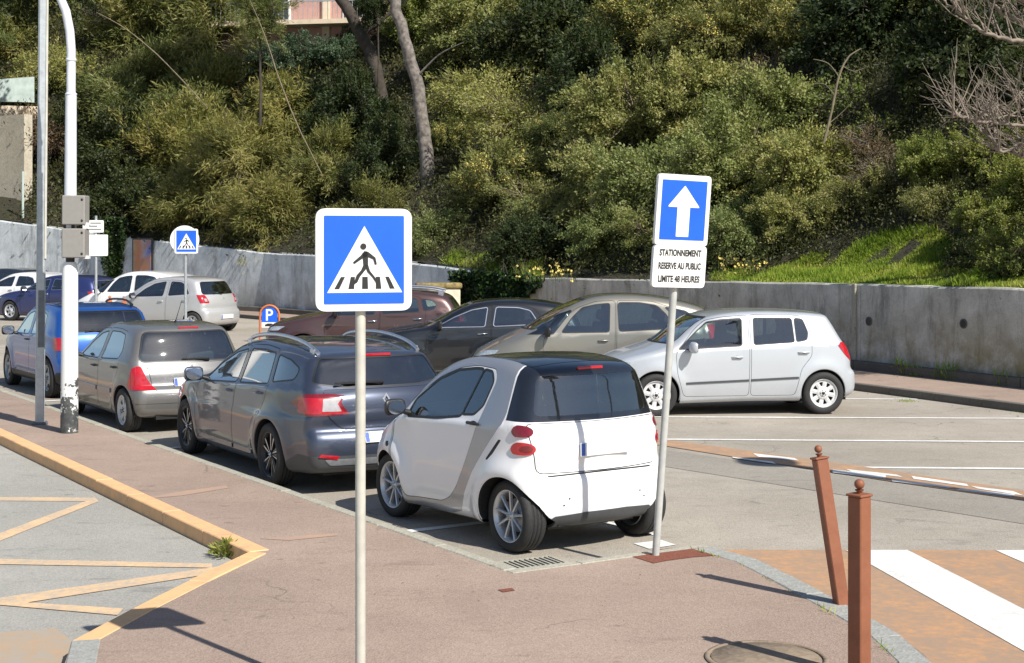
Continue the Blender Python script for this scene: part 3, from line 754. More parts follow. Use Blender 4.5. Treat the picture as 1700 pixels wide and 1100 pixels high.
kerb(K1[:3], .11, 'kerb_grey', 1, 1.0, par=kerb_root); kerb(K1[2:6], .10, 'kerb_grey', 1, .6, par=kerb_root)
kerb(K1[5:], .19, 'kerb_blue_grey', -1, .55, par=kerb_root); kerb(K2, .17, 'kerb_blue_grey', -1, .6, par=kerb_root)
kerb(K3[:4], .15, 'kerb_yellow', -1, .8, par=kerb_root); kerb(K3[3:], .17, 'kerb_yellow', -1, 1.0, par=kerb_root)
flat('red_patch', pxf([(1050, 923), (1075, 915), (1092, 911), (1165, 906), (1205, 920), (1150, 924), (1105, 930), (1085, 934)], PZ), PZ-.002, M['asphalt_red'], pav)
flat('red_patch', pxf([(826, 978), (850, 975), (855, 979), (835, 982)], PZ), PZ-.002, M['asphalt_red'], pav)
flat('painted_line', pxf([(430, 893), (520, 887), (560, 884), (560, 888), (480, 896)], PZ), PZ-.003, M['yellow_faint'], pav)
flat('painted_line', pxf([(230, 828), (300, 815), (375, 805), (380, 809), (300, 822)], PZ), PZ-.003, M['yellow_faint'], pav)

# drain grate in the gutter and round access cover in the pavement
g0 = thing('drain_grate', 'dark iron slotted drain grate in the gutter behind the small white car', 'drain grate', gp(885, 937, 0), math.atan2(.6, 1.1))
M['cast_iron'] = plain('cast_iron', (.055, .05, .045), .7, .3, .3, bmp=.2); M['cover_stone'] = asphalt('cover_stone', (.25, .19, .14), (.30, .24, .17), (.15, .11, .085), fine=28, crack=False)
b = MB(); b.box((0, 0, .004), (.44, .30, .006), 0); b.build('grate_bed', M['black_trim'], g0)
b = MB()
for s in (-1, 1): b.box((0, s*.145, .010), (.48, .03, .02)); b.box((s*.225, 0, .011), (.03, .26, .02))
b.build('frame', M['kerb_grey'], g0)
for k in range(9): MB().box((-.18+k*.045, 0, .013), (.018, .25, .016)).build('bar', M['kerb_grey'], g0)
g1 = thing('access_cover', 'round speckled access cover set in the pinkish pavement', 'manhole cover', gp(1272, 1092, PZ))
b = MB(); b.lathe([(.001, .006), (.31, .006), (.315, .0)], 40); b.build('cover', M['cover_stone'], g1)
b = MB(); b.lathe([(.322, 0), (.322, .008), (.345, .008), (.35, 0)], 40); b.build('ring', M['cover_stone'], g1)

# ------------------------------------------------------------------ far pavement, retaining wall, hillside
WL = [Vector(p) for p in [(13.5, 14.3), (8.40, 24.0), (6.50, 27.5), (3.4, 33.1), (.31, 38.6), (-3.9, 44.2), (-8.4, 50.0), (-14.2, 55.2), (-22, 59.8), (-34, 65)]]
WT = [1.74, 1.72, 1.70, 1.62, 1.55, 1.95, 2.10, 2.60, 3.5, 4.2]
def wseg(i): return WL[i], WL[i+1]
def woff(i, d):                         # wall vertex i pushed d metres into the hill (negative: towards the cars)
    a = WL[max(i-1, 0)]; b = WL[min(i+1, len(WL)-1)]; t = (b-a).normalized(); n = Vector((t.y, -t.x))
    return WL[i]+n*d
m, t, b = nodes('wall_concrete'); tc = t.nodes.new('ShaderNodeTexCoord')
n1 = noise(t, 1.1, 7, .75); n2 = noise(t, 2.6, 7, .8, stretch=(1, 1, .22)); n3 = noise(t, 38, 5, .8)
sp = t.nodes.new('ShaderNodeSeparateXYZ'); lk(t, tc.outputs['Object'], sp.inputs[0])
col = mix(t, ramp(t, n1, [(.35, 0.), (.68, 1.)]), (.38, .365, .33), (.66, .64, .58))
col = mix(t, ramp(t, n2, [(.50, 0.), (.70, .75)]), col, (.10, .095, .08))
n4 = noise(t, .8, 5, .7); hz_ = t.nodes.new('ShaderNodeMapRange'); hz_.inputs[1].default_value = .1; hz_.inputs[2].default_value = 1.4; hz_.inputs[3].default_value = 1; hz_.inputs[4].default_value = 0; lk(t, sp.outputs[2], hz_.inputs[0])
mm = t.nodes.new('ShaderNodeMath'); mm.operation = 'MULTIPLY'; lk(t, ramp(t, n4, [(.40, 0.), (.54, 1.)]), mm.inputs[0]); lk(t, hz_.outputs[0], mm.inputs[1])
col = mix(t, mm.outputs[0], col, (.20, .165, .045)); col = mix(t, ramp(t, n3, [(.30, .5), (.48, 0.)]), col, (.08, .075, .06))
lk(t, col, b.inputs['Base Color']); b.inputs['Roughness'].default_value = .95; bump(t, b, n3, .5, .02); M['wall_concrete'] = m
m2 = m.copy(); m2.name = 'wall_pale_concrete'; M['wall_pale'] = m2
for n_ in m2.node_tree.nodes:
    if n_.bl_idname == 'ShaderNodeMix':
        for s_ in (n_.inputs[6], n_.inputs[7]):
            if not s_.is_linked:
                c = s_.default_value; a = (c[0]+c[1]+c[2])/3
                if a > .5: s_.default_value = (.76, .80, .83, 1)
                elif a > .2: s_.default_value = (.46, .50, .52, 1)
                elif c[0] > c[2]*2: s_.default_value = (.30, .30, .27, 1)
far_pav = []
for i in range(len(WL)): far_pav.append(woff(i, -.05))
inner = [woff(i, -2.0 if i < 5 else -1.6) for i in range(len(WL))]
fp = flat('pavement', far_pav+inner[::-1], PZ-.004, M['asphalt_pink'], kind='structure')
kr = thing('kerb', None, None, kind='structure'); kerb(inner[:5], .14, 'kerb_dark', -1, 1.0, par=kr); kerb(inner[4:], .14, 'kerb_dark', -1, 1.6, par=kr)
wall_r = thing('retaining_wall', 'low stained grey concrete retaining wall with two round weep holes below the grassy bank', 'retaining wall', (0, 0, 0))
wall_l = thing('retaining_wall', 'pale streaked concrete retaining wall rising behind the far row of parked cars', 'retaining wall', (0, 0, 0))
for i in range(len(WL)-1):
    a, b_ = wseg(i); L = (b_-a).length; n = max(1, round(L/5.6)); par = wall_r if i < 4 else wall_l; mt = M['wall_concrete'] if i < 4 else M['wall_pale']
    d = (b_-a).normalized(); nn = Vector((d.y, -d.x)); ends = []
    for k in range(n):
        p = a+d*(L*k/n+.006); q = a+d*(L*(k+1)/n-.006); t0 = WT[i]+(WT[i+1]-WT[i])*k/n; t1 = WT[i]+(WT[i+1]-WT[i])*(k+1)/n
        bm = bmesh.new(); N_ = 8; rows = []
        for u in range(N_+1):
            c = p+(q-p)*u/N_; zt = t0+(t1-t0)*u/N_+rnd.uniform(-.012, .012)
            rows.append([bm.verts.new((c.x+nn.x*o_, c.y+nn.y*o_, z_)) for o_, z_ in ((0, 0), (0, zt-.03), (.025, zt), (.30, zt), (.30, 0))])
        for u in range(N_):
            for j in range(4): bm.faces.new((rows[u][j], rows[u+1][j], rows[u+1][j+1], rows[u][j+1]))
        bm.faces.new(rows[0]); bm.faces.new(rows[-1][::-1]); bmesh.ops.recalc_face_normals(bm, faces=bm.faces)
        me = bpy.data.meshes.new('wall_panel'); bm.to_mesh(me); bm.free(); me.materials.append(mt); link('wall_panel', me, par)
        # dark footing
        pl = MB(); c = (p+q)/2-nn*.10; pl.box((0, 0, .13), ((q-p).length, .20, .30), 0, ch=.02); o = pl.build('footing', M['kerb_dark'], par); o.location = (c.x, c.y, 0); o.rotation_euler = (0, 0, math.atan2(d.y, d.x))
def wall_point(px, py):                # point of the wall face seen at px, py
    u = (px-850)/F_PX
    for i in range(len(WL)-1):
        a, b_ = wseg(i); d = b_-a; den = d.x-u*d.y
        if abs(den) < 1e-9: continue
        s = (u*a.y-a.x)/den
        if -.001 <= s <= 1.001: c = a+d*s; return Vector((c.x, c.y, CAM_H-(py-HZ)*c.y/F_PX)), d.normalized(), i
for px, py in ((1443, 533), (1600, 537)):
    p, d, i = wall_point(px, py); o = MB().lathe([(.085, -.02), (.085, .012), (.066, .012), (.064, -.02)], 20, 0, c=(0, 0, 0)).lathe([(.001, .007), (.066, .007)], 20, 1).build('weep_hole', [M['kerb_dark'], M['black_trim']], wall_r)  # flat black disc stands in for the shade inside each hole
    nn = Vector((d.y, -d.x)); o.location = p-Vector((nn.x, nn.y, 0))*.004; o.rotation_euler = (-Vector((nn.x, nn.y, 0))).to_track_quat('Z', 'Y').to_euler()
p, d, i = wall_point(1420, 550); nn = Vector((d.y, -d.x))
o = MB().box((0, 0, 0), (.10, .05, 1.45), 0, ch=.01).build('joint_cover', M['kerb_grey'], wall_r); o.location = (p.x-nn.x*.03, p.y-nn.y*.03, .98); o.rotation_euler = (0, 0, math.atan2(d.y, d.x))
# poster case on the wall and the pale pier with its mossy cap
p, d, i = wall_point(240, 428); nn = Vector((d.y, -d.x))
pc = thing('poster_case', 'poster of orange and blue shapes in a dark frame on the pale wall', 'poster', (p.x-nn.x*.08, p.y-nn.y*.08, p.z), math.atan2(d.y, d.x))
m, t, b = nodes('poster_print'); tc = t.nodes.new('ShaderNodeTexCoord'); sp = t.nodes.new('ShaderNodeSeparateXYZ'); lk(t, tc.outputs['Object'], sp.inputs[0])
nz = noise(t, 2.2, 3, .6); mx_ = t.nodes.new('ShaderNodeMapRange'); mx_.inputs[1].default_value = .56; mx_.inputs[2].default_value = -.56; lk(t, sp.outputs[0], mx_.inputs[0]); lk(t, mix(t, ramp(t, nz, [(.35, 0.), (.6, 1.)]), ramp(t, mx_.outputs[0], [(.0, (.45, .38, .25)), (.3, (.62, .16, .05)), (.6, (.40, .38, .50)), (.9, (.10, .18, .55))]), (.45, .22, .12)), b.inputs['Base Color']); M['poster_print'] = m
MB().box((.0, 0, 0), (1.30, .05, 1.5), 0, ch=.01).build('frame', M['black_trim'], pc); MB().box((0, .03, 0), (1.12, .012, 1.36)).build('poster', M['poster_print'], pc)
M['pier'] = plain('pier', (.62, .55, .42), .9, var=.2, scale=5, bmp=.3); M['moss'] = plain('moss', (.22, .17, .07), .95, var=.5, scale=12, bmp=.5)
pr = at(728, 470, 39.8); pr.z = 0
pt = thing('gate_pier', 'short cream wall end with mossy rounded cap behind the maroon car', 'wall pier', pr, .15)
MB().box((0, 0, .62), (1.15, .34, 1.24), 0, ch=.03).build('pier_body', M['pier'], pt); MB().box((0, 0, 1.30), (1.25, .44, .16), 0, ch=.05).build('cap', M['moss'], pt)

def hill_z(i_f, d):
    i = min(int(i_f), len(WT)-2); wt = WT[i]+(WT[i+1]-WT[i])*(i_f-i)
    lift = .0 if i_f < 4 else .0
    return wt-.06+(.22*min(d, 1.6) if i_f < 4.2 else .45*min(d, 1.6))+.72*max(0, min(d, 22)-1.6)+.12*max(0, d-22)
m, t, b = nodes('hill_soil'); n1 = noise(t, 1.4, 6, .7); n2 = noise(t, 14, 5, .8); n3 = noise(t, .35, 3)
col = mix(t, ramp(t, n1, [(.35, 0.), (.65, 1.)]), (.035, .028, .018), (.04, .042, .018)); col = mix(t, ramp(t, n2, [(.5, 0.), (.7, .8)]), col, (.07, .055, .035))
lk(t, col, b.inputs['Base Color']); b.inputs['Roughness'].default_value = 1; bump(t, b, n2, 1.0, .08); M['hill_soil'] = m
NS, ND = 90, 36; vs = []; hr = np.random.default_rng(3)
dl = [.22, .6, 1.1, 1.6]+[1.6+1.1*k for k in range(1, 20)]+[25+6*k for k in range(13)]; HV = []
for s in range(NS+1):
    i_f = (len(WL)-1)*s/NS; i = min(int(i_f), len(WL)-2); u = i_f-i
    for d in dl:
        a = woff(i, d); c = woff(i+1, d); p = a+(c-a)*u; z = hill_z(i_f, d)+(hr.normal(0, .10) if d > 1 else 0)*min(1, d/4)
        HV.append((p.x, p.y, z))
nd = len(dl); fs = [(s*nd+j, s*nd+j+1, (s+1)*nd+j+1, (s+1)*nd+j) for s in range(NS) for j in range(nd-1)]
hill = mesh_obj('hillside', HV, fs, M['hill_soil'], smooth=True); hill['kind'] = 'structure'
from mathutils.bvhtree import BVHTree
hill_bvh = BVHTree.FromPolygons([Vector(v) for v in HV], fs)
def hill_hit(px, py):
    d = Vector(((px-850)/F_PX, 1, -(py-HZ)/F_PX)).normalized(); r = hill_bvh.ray_cast(Vector((0, 0, CAM_H)), d); return r[0]
def hill_at(x, y):
    r = hill_bvh.ray_cast(Vector((x, y, 60)), Vector((0, 0, -1))); return r[0]
# ------------------------------------------------------------------ signs, posts, bollards
M['sign_white'] = plain('sign_white', (.78, .78, .76), .35, var=.06, scale=6); M['sign_blue'] = plain('sign_blue', (.012, .115, .70), .35, var=.08, scale=5)
M['sign_back'] = plain('sign_back', (.42, .41, .37), .5, .2); M['sign_black'] = plain('sign_black', (.02, .02, .02), .5)
M['post_grey'] = plain('post_grey', (.44, .45, .43), .5, .0, .14, scale=9); M['post_pale'] = plain('post_pale', (.52, .50, .44), .55, .15, .14, scale=8)
M['galv'] = plain('galv', (.42, .45, .47), .45, .4, .15, scale=12); M['galv_dark'] = plain('galv_dark', (.13, .145, .16), .5, .3, .15)
M['box_grey'] = plain('box_grey', (.27, .255, .235), .55, 0, .05); M['bollard_rust'] = plain('bollard_rust', (.24, .082, .036), .65, 0, .10, 0, scale=14, spec=.3)
M['bollard_orange'] = plain('bollard_orange', (.55, .16, .05), .5)
m, t, b = nodes('bollard_paint'); n1 = noise(t, 30, 6, .8); n2 = noise(t, 6, 4, .7); c_ = mix(t, ramp(t, n2, [(.35, 0.), (.7, 1.)]), (.21, .072, .034), (.27, .10, .05)); lk(t, mix(t, ramp(t, n1, [(.66, 0.), (.72, .8)]), c_, (.33, .22, .15)), b.inputs['Base Color']); b.inputs['Roughness'].default_value = .6; bump(t, b, n1, .15); M['bollard_rust'] = m
def rrect(w_, h, r, n=5): return rpoly([(-w_/2, -h/2), (w_/2, -h/2), (w_/2, h/2), (-w_/2, h/2)], r, n)
def plate(parent, name, poly, y0, y1, mat, c=(0, 0, 0)):
    """solid sheet with outline poly in x, z between depths y0 and y1 (front is towards -y)"""
    b = MB(); Mx = Matrix(((1, 0, 0), (0, 0, 1), (0, 1, 0)))
    b.prism([(x+c[0], z+c[2]) for x, z in poly], y0+c[1], y1+c[1], 0, Mx); o = b.build(name, M[mat], parent)
    bm = bmesh.new(); bm.from_mesh(o.data); bmesh.ops.recalc_face_normals(bm, faces=bm.faces); bm.to_mesh(o.data); bm.free(); return o
def text(parent, name, s, size, c, mat, squeeze=1.0, bold=.0):
    cu = bpy.data.curves.new('t', 'FONT'); cu.body = s; cu.size = size; cu.align_x = 'CENTER'; cu.align_y = 'CENTER'; cu.extrude = .0008; cu.offset = bold
    o = bpy.data.objects.new('t', cu); COL.objects.link(o); bpy.context.view_layer.update()
    me = bpy.data.meshes.new_from_object(o.evaluated_get(bpy.context.evaluated_depsgraph_get())); bpy.data.objects.remove(o); bpy.data.curves.remove(cu)
    me.materials.clear(); me.materials.append(M[mat]); me.name = name
    for v in me.vertices: v.co = Vector((v.co.x*squeeze+c[0], c[1]-v.co.z, v.co.y+c[2]))
    me.update(); return link(name, me, parent)
def pedestrian(par, s, y, c=(0, 0)):
    """white triangle with walking figure over a zebra, s = side of the blue square"""
    q = lambda pts: [(c[0]+(x-.5)*s, c[1]+(.5-z)*s) for x, z in pts]
    plate(par, 'white_triangle', q([(.50, .09), (.965, .89), (.05, .89)]), y-.0016, y, 'sign_white')
    y1, y2 = y-.0032, y-.0016
    for pl in ([(.215, .70), (.265, .70), (.195, .845), (.135, .845)], [(.335, .70), (.385, .70), (.375, .845), (.305, .845)], [(.475, .70), (.54, .70), (.545, .845), (.472, .845)], [(.64, .70), (.69, .70), (.708, .845), (.64, .845)], [(.755, .70), (.80, .70), (.872, .845), (.812, .845)]):
        plate(par, 'zebra_bar', q(pl), y1, y2, 'sign_black')
    y1 -= .0012; y2 -= .0012
    plate(par, 'figure_head', [(c[0]+(.487-.5)*s+.037*s*math.cos(a), c[1]+(.5-.335)*s+.037*s*math.sin(a)) for a in [2*math.pi*k/20 for k in range(20)]], y1, y2, 'sign_black')
    b = [[(.475, .415), (.535, .395), (.545, .47), (.545, .56), (.488, .56), (.480, .48)], [(.52, .395), (.545, .40), (.635, .47), (.652, .55), (.628, .555), (.608, .49), (.54, .46)], [(.535, .395), (.50, .39), (.455, .445), (.360, .525), (.378, .545), (.478, .478), (.53, .46)],
         [(.488, .555), (.53, .56), (.525, .60), (.445, .70), (.415, .765), (.375, .79), (.372, .775), (.405, .68), (.46, .62)], [(.505, .56), (.545, .555), (.568, .63), (.625, .70), (.665, .765), (.65, .785), (.60, .71), (.535, .64)]]
    for pl in b: plate(par, 'figure_limb', q(pl), y1, y2, 'sign_black')

# pedestrian crossing sign in the foreground
P0 = Vector((-.775, 7.57, PZ))
sg = thing('pedestrian_sign', 'large blue square sign with walking figure on the pale foreground post', 'road sign', P0, R(17))
b = MB(); b.tube([(0, .012, -.02), (0, .012, 2.50)], .0265, 20); b.build('post', M['post_pale'], sg)
S0 = .498; zc = 2.41-PZ-.005
fr_ = plate(sg, 'sign_plate', rrect(S0, S0+.025, .055, 6), -.036, -.016, 'sign_white', (.01, 0, zc)); plate(sg, 'sign_back', rrect(S0-.01, S0+.015, .05, 6), -.016, -.013, 'sign_back', (.01, 0, zc))
h2 = MB()
for dz in (-.12, .12): h2.box((.01, -.0, zc+dz), (.30, .030, .035))
h2.build('bracket', M['galv'], sg)
bl = plate(sg, 'blue_field', [(x+.01, z+zc) for x, z in rrect(.415, .45, .004, 1)], -.0385, -.036, 'sign_blue')
class _S: pass
def ped_wrap(par, s, y, cx, cz):
    pedestrian(par, s, y, (cx, cz))
ped_wrap(sg, .425, -.0385, .01, zc-.002)

# one-way sign over the parking notice, leaning post
P1 = gp(1090, 921, PZ)
s2 = thing('one_way_sign', 'blue one-way arrow sign above a white parking notice on a leaning grey post', 'road sign', P1, R(28))
s2.rotation_euler = (R(4.2), R(1.8), R(28))
b = MB(); b.tube([(0, .012, -.03), (0, .012, 2.86)], .028, 20); b.build('post', M['post_grey'], s2)
def arrow_sign(par, cz, w_, h):
    plate(par, 'sign_plate', rrect(w_, h, .035, 5), -.045, -.016, 'sign_white', (0, 0, cz)); plate(par, 'sign_back', rrect(w_-.012, h-.012, .03, 5), -.016, -.012, 'sign_back', (0, 0, cz))
    plate(par, 'blue_field', rrect(w_-.072, h-.085, .004, 1), -.0475, -.045, 'sign_blue', (0, 0, cz))
    u, v = w_-.072, h-.085
    plate(par, 'white_arrow', rpoly([(-.14*u, -.445*v), (.14*u, -.445*v), (.14*u, .05*v), (.36*u, .05*v), (.0, .415*v), (-.36*u, .05*v), (-.14*u, .05*v)], [.004, .004, .004, .014, .006, .014, .004], 2), -.0492, -.0475, 'sign_white', (0, 0, cz))
arrow_sign(s2, 2.622, .475, .53)
cz = 2.20
plate(s2, 'notice_plate', rrect(.475, .315, .035, 5), -.045, -.016, 'sign_white', (0, 0, cz)); plate(s2, 'notice_back', rrect(.465, .305, .03, 5), -.016, -.012, 'sign_back', (0, 0, cz))
for i, (s_, sq) in enumerate((('STATIONNEMENT', .70), ('RESERVE AU PUBLIC', .70), ('LIMITE 48 HEURES', .72))):
    text(s2, 'lettering', s_, .066, (0, -.0462, cz+.10-.098*i), 'sign_black', sq*(1.0 if i != 1 else .93), .0022)
h2 = MB()
for dz in (2.45, 2.78, 2.26, 2.12): h2.box((0, 0, dz), (.26, .032, .03))
h2.build('bracket', M['galv'], s2)

# far round and square crossing signs
P2 = Vector((-7.52, 34.0, 0))
s3 = thing('crossing_sign', 'small blue crossing sign on a white round disc in front of the pale wall', 'road sign', P2, R(8))
b = MB(); b.tube([(0, .02, 0), (0, .02, 2.75)], .032, 12); b.build('post', M['galv'], s3)
plate(s3, 'disc', [(.33*math.cos(2*math.pi*k/40), .33*math.sin(2*math.pi*k/40)) for k in range(40)], -.02, .0, 'sign_white', (-.02, 0, 2.53))
plate(s3, 'sign_plate', rrect(.53, .57, .05, 5), -.05, -.02, 'sign_white', (.02, 0, 2.50)); plate(s3, 'blue_field', rrect(.45, .49, .004, 1), -.053, -.05, 'sign_blue', (.02, 0, 2.50)); pedestrian(s3, .46, -.053, (.02, 2.49))
P3 = Vector((-10.15, 36.0, 0))
s4 = thing('notice_sign', 'small lettered plate above a blank white square plate on a thin far post', 'notice sign', P3, R(5))
b = MB(); b.tube([(0, .02, 0), (0, .02, 3.12)], .032, 12); b.build('post', M['galv'], s4)
plate(s4, 'notice_plate', rrect(.50, .30, .03, 4), -.03, -.0, 'sign_white', (-.06, 0, 2.86)); plate(s4, 'blank_plate', rrect(.58, .52, .03, 4), -.03, .0, 'sign_white', (.0, 0, 2.40))
for i in range(3): plate(s4, 'lettering', [(-.19, -.012), (.19, -.012), (.19, .012), (-.19, .012)] if i != 1 else [(-.10, -.012), (.10, -.012), (.10, .012), (-.10, .012)], -.0315, -.03, 'grey_trim', (-.06, 0, 2.94-.075*i))

# small arched parking sign
P4 = Vector((-5.98, 36.4, 0))
s5 = thing('parking_sign', 'low blue P sign in a rounded orange-brown frame beside the maroon car', 'parking sign', P4, 0)
b = MB(); rr_ = .235; arc = [(-rr_, -.0), (-rr_, .60)]+[(rr_*math.cos(math.pi*(1-k/12)), .68+rr_*math.sin(math.pi*(1-k/12))) for k in range(13)]+[(rr_, .60), (rr_, -.0)]
b.tube([(x, 0, z) for x, z in arc], .027, 10); b.build('frame', M['bollard_orange'], s5)
ap = [(-.19, .62), (.19, .62), (.19, .70)]+[(.19*math.cos(math.pi*k/12), .70+.17*math.sin(math.pi*k/12)) for k in range(1, 12)]+[(-.19, .70)]
plate(s5, 'blue_field', [(x, z) for x, z in [(-.195, .50), (.195, .50)]+ap[1:]], -.02, .02, 'sign_blue'); plate(s5, 'white_panel', [(-.19, .37), (.19, .37), (.19, .50), (-.19, .50)], -.021, .021, 'sign_white')
text(s5, 'lettering', 'P', .40, (-.01, -.0215, .665), 'sign_white', .95, .006); plate(s5, 'car_symbol', rpoly([(-.11, .40), (.11, .40), (.11, .44), (.06, .47), (-.05, .47), (-.11, .44)], .01), -.023, -.021, 'sign_black')

# two brown bollards in the foreground
def bollard(name, label, loc, rz, hgt, wd, group, mat='bollard_rust', tilt=(0, 0)):
    t = thing(name, label, 'bollard', loc, 0, group); t.rotation_euler = (tilt[0], tilt[1], rz)
    MB().box((0, 0, (hgt-.11)/2-.03), (wd, wd, hgt-.11+.06), 0, ch=.006).build('shaft', M[mat], t)
    MB().box((0, 0, hgt-.104), (wd+.014, wd+.014, .014), 0, ch=.004).build('cap', M[mat], t)
    MB().lathe([(.014, 0), (.016, .012), (.022, .016), (.024, .022)], 16, 0, c=(0, 0, hgt-.097)).ball((0, 0, hgt-.045), wd*.31, 20).build('ball_finial', M[mat], t); return t
bollard('bollard', 'brown square bollard with ball top standing upright nearest the camera', (1.895, 8.05, PZ), R(38), 1.10, .092, 'brown bollards along the curved kerb')
bollard('bollard', 'brown square bollard with ball top leaning beside the curved kerb', (2.165, 9.70, PZ), R(14), 1.06, .084, 'brown bollards along the curved kerb', tilt=(R(-6), R(-6.5)))
bollard('orange_bollard', 'small orange bollard left of the pale silver hatchback door', (-10.05, 38.0, 0), .3, 1.05, .12, 'far orange bollards', 'bollard_orange', (0, R(4)))
bollard('orange_bollard', 'small orange bollard below the blank white plate near the thin post', (-10.55, 38.7, 0), .3, 1.08, .12, 'far orange bollards', 'bollard_orange')

# tall grey post on the left
P5 = gp(66, 703, PZ)
c1 = thing('lighting_column', 'tall square galvanised grey post at the left edge of the pavement', 'lamp post', P5, R(24)); c1.rotation_euler = (0, R(.45), R(20))
b = MB()
b.box((0, 0, 4.2), (.115, .115, 8.4), 0, ch=.018); b.build('column', M['galv'], c1)
MB().box((0, 0, .01), (.20, .20, .03), 0, ch=.005).build('base_plate', M['galv_dark'], c1)
MB().box((.004, -.062, 1.37), (.075, .012, .74), 0, ch=.003).build('cable_cover', M['galv_dark'], c1)
MB().box((.050, -.063, 5.1), (.028, .014, 5.9), 0, ch=.003).build('sunlit_strip', M['post_pale'], c1)  # pale strip added in place of the post's sun-lit right side
b = MB(); b.tube([(0, 0, 8.4), (0, -.1, 8.9), (0, -.9, 9.3), (0, -1.6, 9.35)], [.05, .045, .04, .04], 10); b.build('arm', M['galv'], c1)
rounded('lamp_head', (0, -2.0, 9.33), (.28, .75, .12), .05, M['galv'], c1)

# white painted pole with two cabinets
m, t, b = nodes('flaking_pole'); tc = t.nodes.new('ShaderNodeTexCoord'); sp = t.nodes.new('ShaderNodeSeparateXYZ'); lk(t, tc.outputs['Object'], sp.inputs[0])
n1 = noise(t, 7, 6, .7); mr = t.nodes.new('ShaderNodeMapRange'); mr.inputs[1].default_value = .0; mr.inputs[2].default_value = 1.25; mr.inputs[3].default_value = .62; mr.inputs[4].default_value = .25; lk(t, sp.outputs[2], mr.inputs[0])
cp = t.nodes.new('ShaderNodeMath'); cp.operation = 'LESS_THAN'; lk(t, n1, cp.inputs[0]); lk(t, mr.outputs[0], cp.inputs[1])
n2 = noise(t, 16, 5, .8)
lk(t, mix(t, cp.outputs[0], mix(t, ramp(t, n2, [(.25, 1.), (.34, 0.)]), (.74, .74, .73), (.2, .2, .19)), mix(t, ramp(t, n2, [(.4, 0.), (.6, 1.)]), (.035, .04, .045), (.09, .095, .09))), b.inputs['Base Color']); b.inputs['Roughness'].default_value = .6; M['flaking_pole'] = m
M['pole_white'] = plain('pole_white', (.66, .68, .72), .45, 0, .10, scale=6)
P6 = gp(115, 717, PZ)
c2 = thing('signal_pole', 'white painted pole with flaking dark base and two grey cabinets, curving over at the top', 'street pole', P6, 0)
c2.rotation_euler = (0, R(.3), 0)
b = MB(); b.tube([(0, 0, -.02), (0, 0, .95), (0, 0, 2.02), (0, 0, 2.12)], [.112, .106, .098, .075], 12); b.build('lower_sleeve', M['flaking_pole'], c2)
b = MB(); pts = [(0, 0, 2.12), (0, 0, 2.45)]; b.tube(pts, [.055, .055], 14); b.build('neck', M['black_trim'], c2)
b = MB(); pts = [(0, 0, 2.45), (0, 0, 3.05), (0, 0, 4.2)]; b.tube(pts, [.078, .074, .068], 16)
pts = [(0, 0, 4.2), (0, 0, 4.75), (-.02, 0, 5.0), (-.07, 0, 5.25), (-.18, 0, 5.5), (-.4, 0, 5.72), (-.8, -.05, 5.85), (-1.6, -.1, 5.9), (-3.0, -.3, 5.95)]; b.tube(pts, [.056, .055, .055, .054, .052, .05, .048, .046, .04], 16)
b.build('mast', M['pole_white'], c2)
MB().lathe([(.058, 0), (.072, .01), (.072, .03), (.058, .04)], 16, 0, c=(0, 0, 4.19)).build('collar', M['pole_white'], c2)
MB().lathe([(.058, 0), (.066, .01), (.066, .03), (.058, .04)], 16, 0, c=(0, 0, 4.62)).build('collar', M['pole_white'], c2)
for z in (2.355, 2.765):
    cb = MB().box((.08, -.05, z), (.285, .22, .365), 0, ch=.012).build('cabinet', M['box_grey'], c2)
    bb = MB()
    for dz in (-.13, .13): bb.lathe([(.001, .006), (.013, .006), (.016, 0)], 10, 0, c=(.19, -.16, z+dz), M=Matrix.Rotation(R(90), 3, 'X'))
    bb.build('bolt', M['black_trim'], cb); MB().box((.225, -.06, z-.175), (.07, .08, .04), 0, ch=.004).build('clip', M['sign_white'], cb)
MB().box((0, 0, 2.56), (.13, .14, .05)).build('bracket', M['black_trim'], c2)

# lamp post out to the right, whose shadow falls across the lane
c3 = thing('lighting_column', 'round lamp post beyond the crossing on the right', 'lamp post', (7.5, 11.35, 0), 0)
b = MB(); b.tube([(0, 0, 0), (0, 0, 6.4), (0, 0, 6.7)], [.09, .07, .06], 14); b.build('column', M['galv'], c3)
MB().lathe([(.05, 6.7), (.30, 6.75), (.34, 6.82), (.25, 6.95), (.001, 7.0)], 20, 0).build('lamp_head', M['galv_dark'], c3)
# ------------------------------------------------------------------ the cars, one by one
M['paint_white'] = paint('paint_white', (0.80, 0.80, 0.81), 0, 0.4, 0.10)
M['paint_shell_silver'] = paint('paint_shell_silver', (0.36, 0.37, 0.40), 0.5, 0.35, 0.1)
M['paint_roof_black'] = paint('paint_roof_black', (0.022, 0.022, 0.024), 0, 0.35, 0.3)
M['paint_slate'] = paint('paint_slate', (0.052, 0.064, 0.100), 0.5, 0.35, 0.10)
M['paint_grey_silver'] = paint('paint_grey_silver', (0.205, 0.20, 0.195), 0.5, 0.38, 0.2)
M['paint_blue'] = paint('paint_blue', (0.008, 0.082, 0.36), 0.35, 0.35, 0.08)
M['paint_violet_blue'] = paint('paint_violet_blue', (0.022, 0.032, 0.13), 0.3, 0.35, 0.3)
M['paint_maroon'] = paint('paint_maroon', (0.085, 0.044, 0.042), 0.4, 0.35, 0.12)
M['paint_black'] = paint('paint_black', (0.007, 0.008, 0.011), 0.0, 0.35, 0.10)
M['paint_champagne'] = paint('paint_champagne', (0.27, 0.255, 0.22), 0.5, 0.38, 0.3)
M['paint_silver'] = paint('paint_silver', (0.52, 0.545, 0.58), 0.35, 0.4, 0.12)
M['paint_pale_silver'] = paint('paint_pale_silver', (0.52, 0.52, 0.52), 0.35, 0.4, 0.2)
M['paint_dark_blue'] = paint('paint_dark_blue', (0.018, 0.03, 0.05), 0.3, 0.35, 0.3)
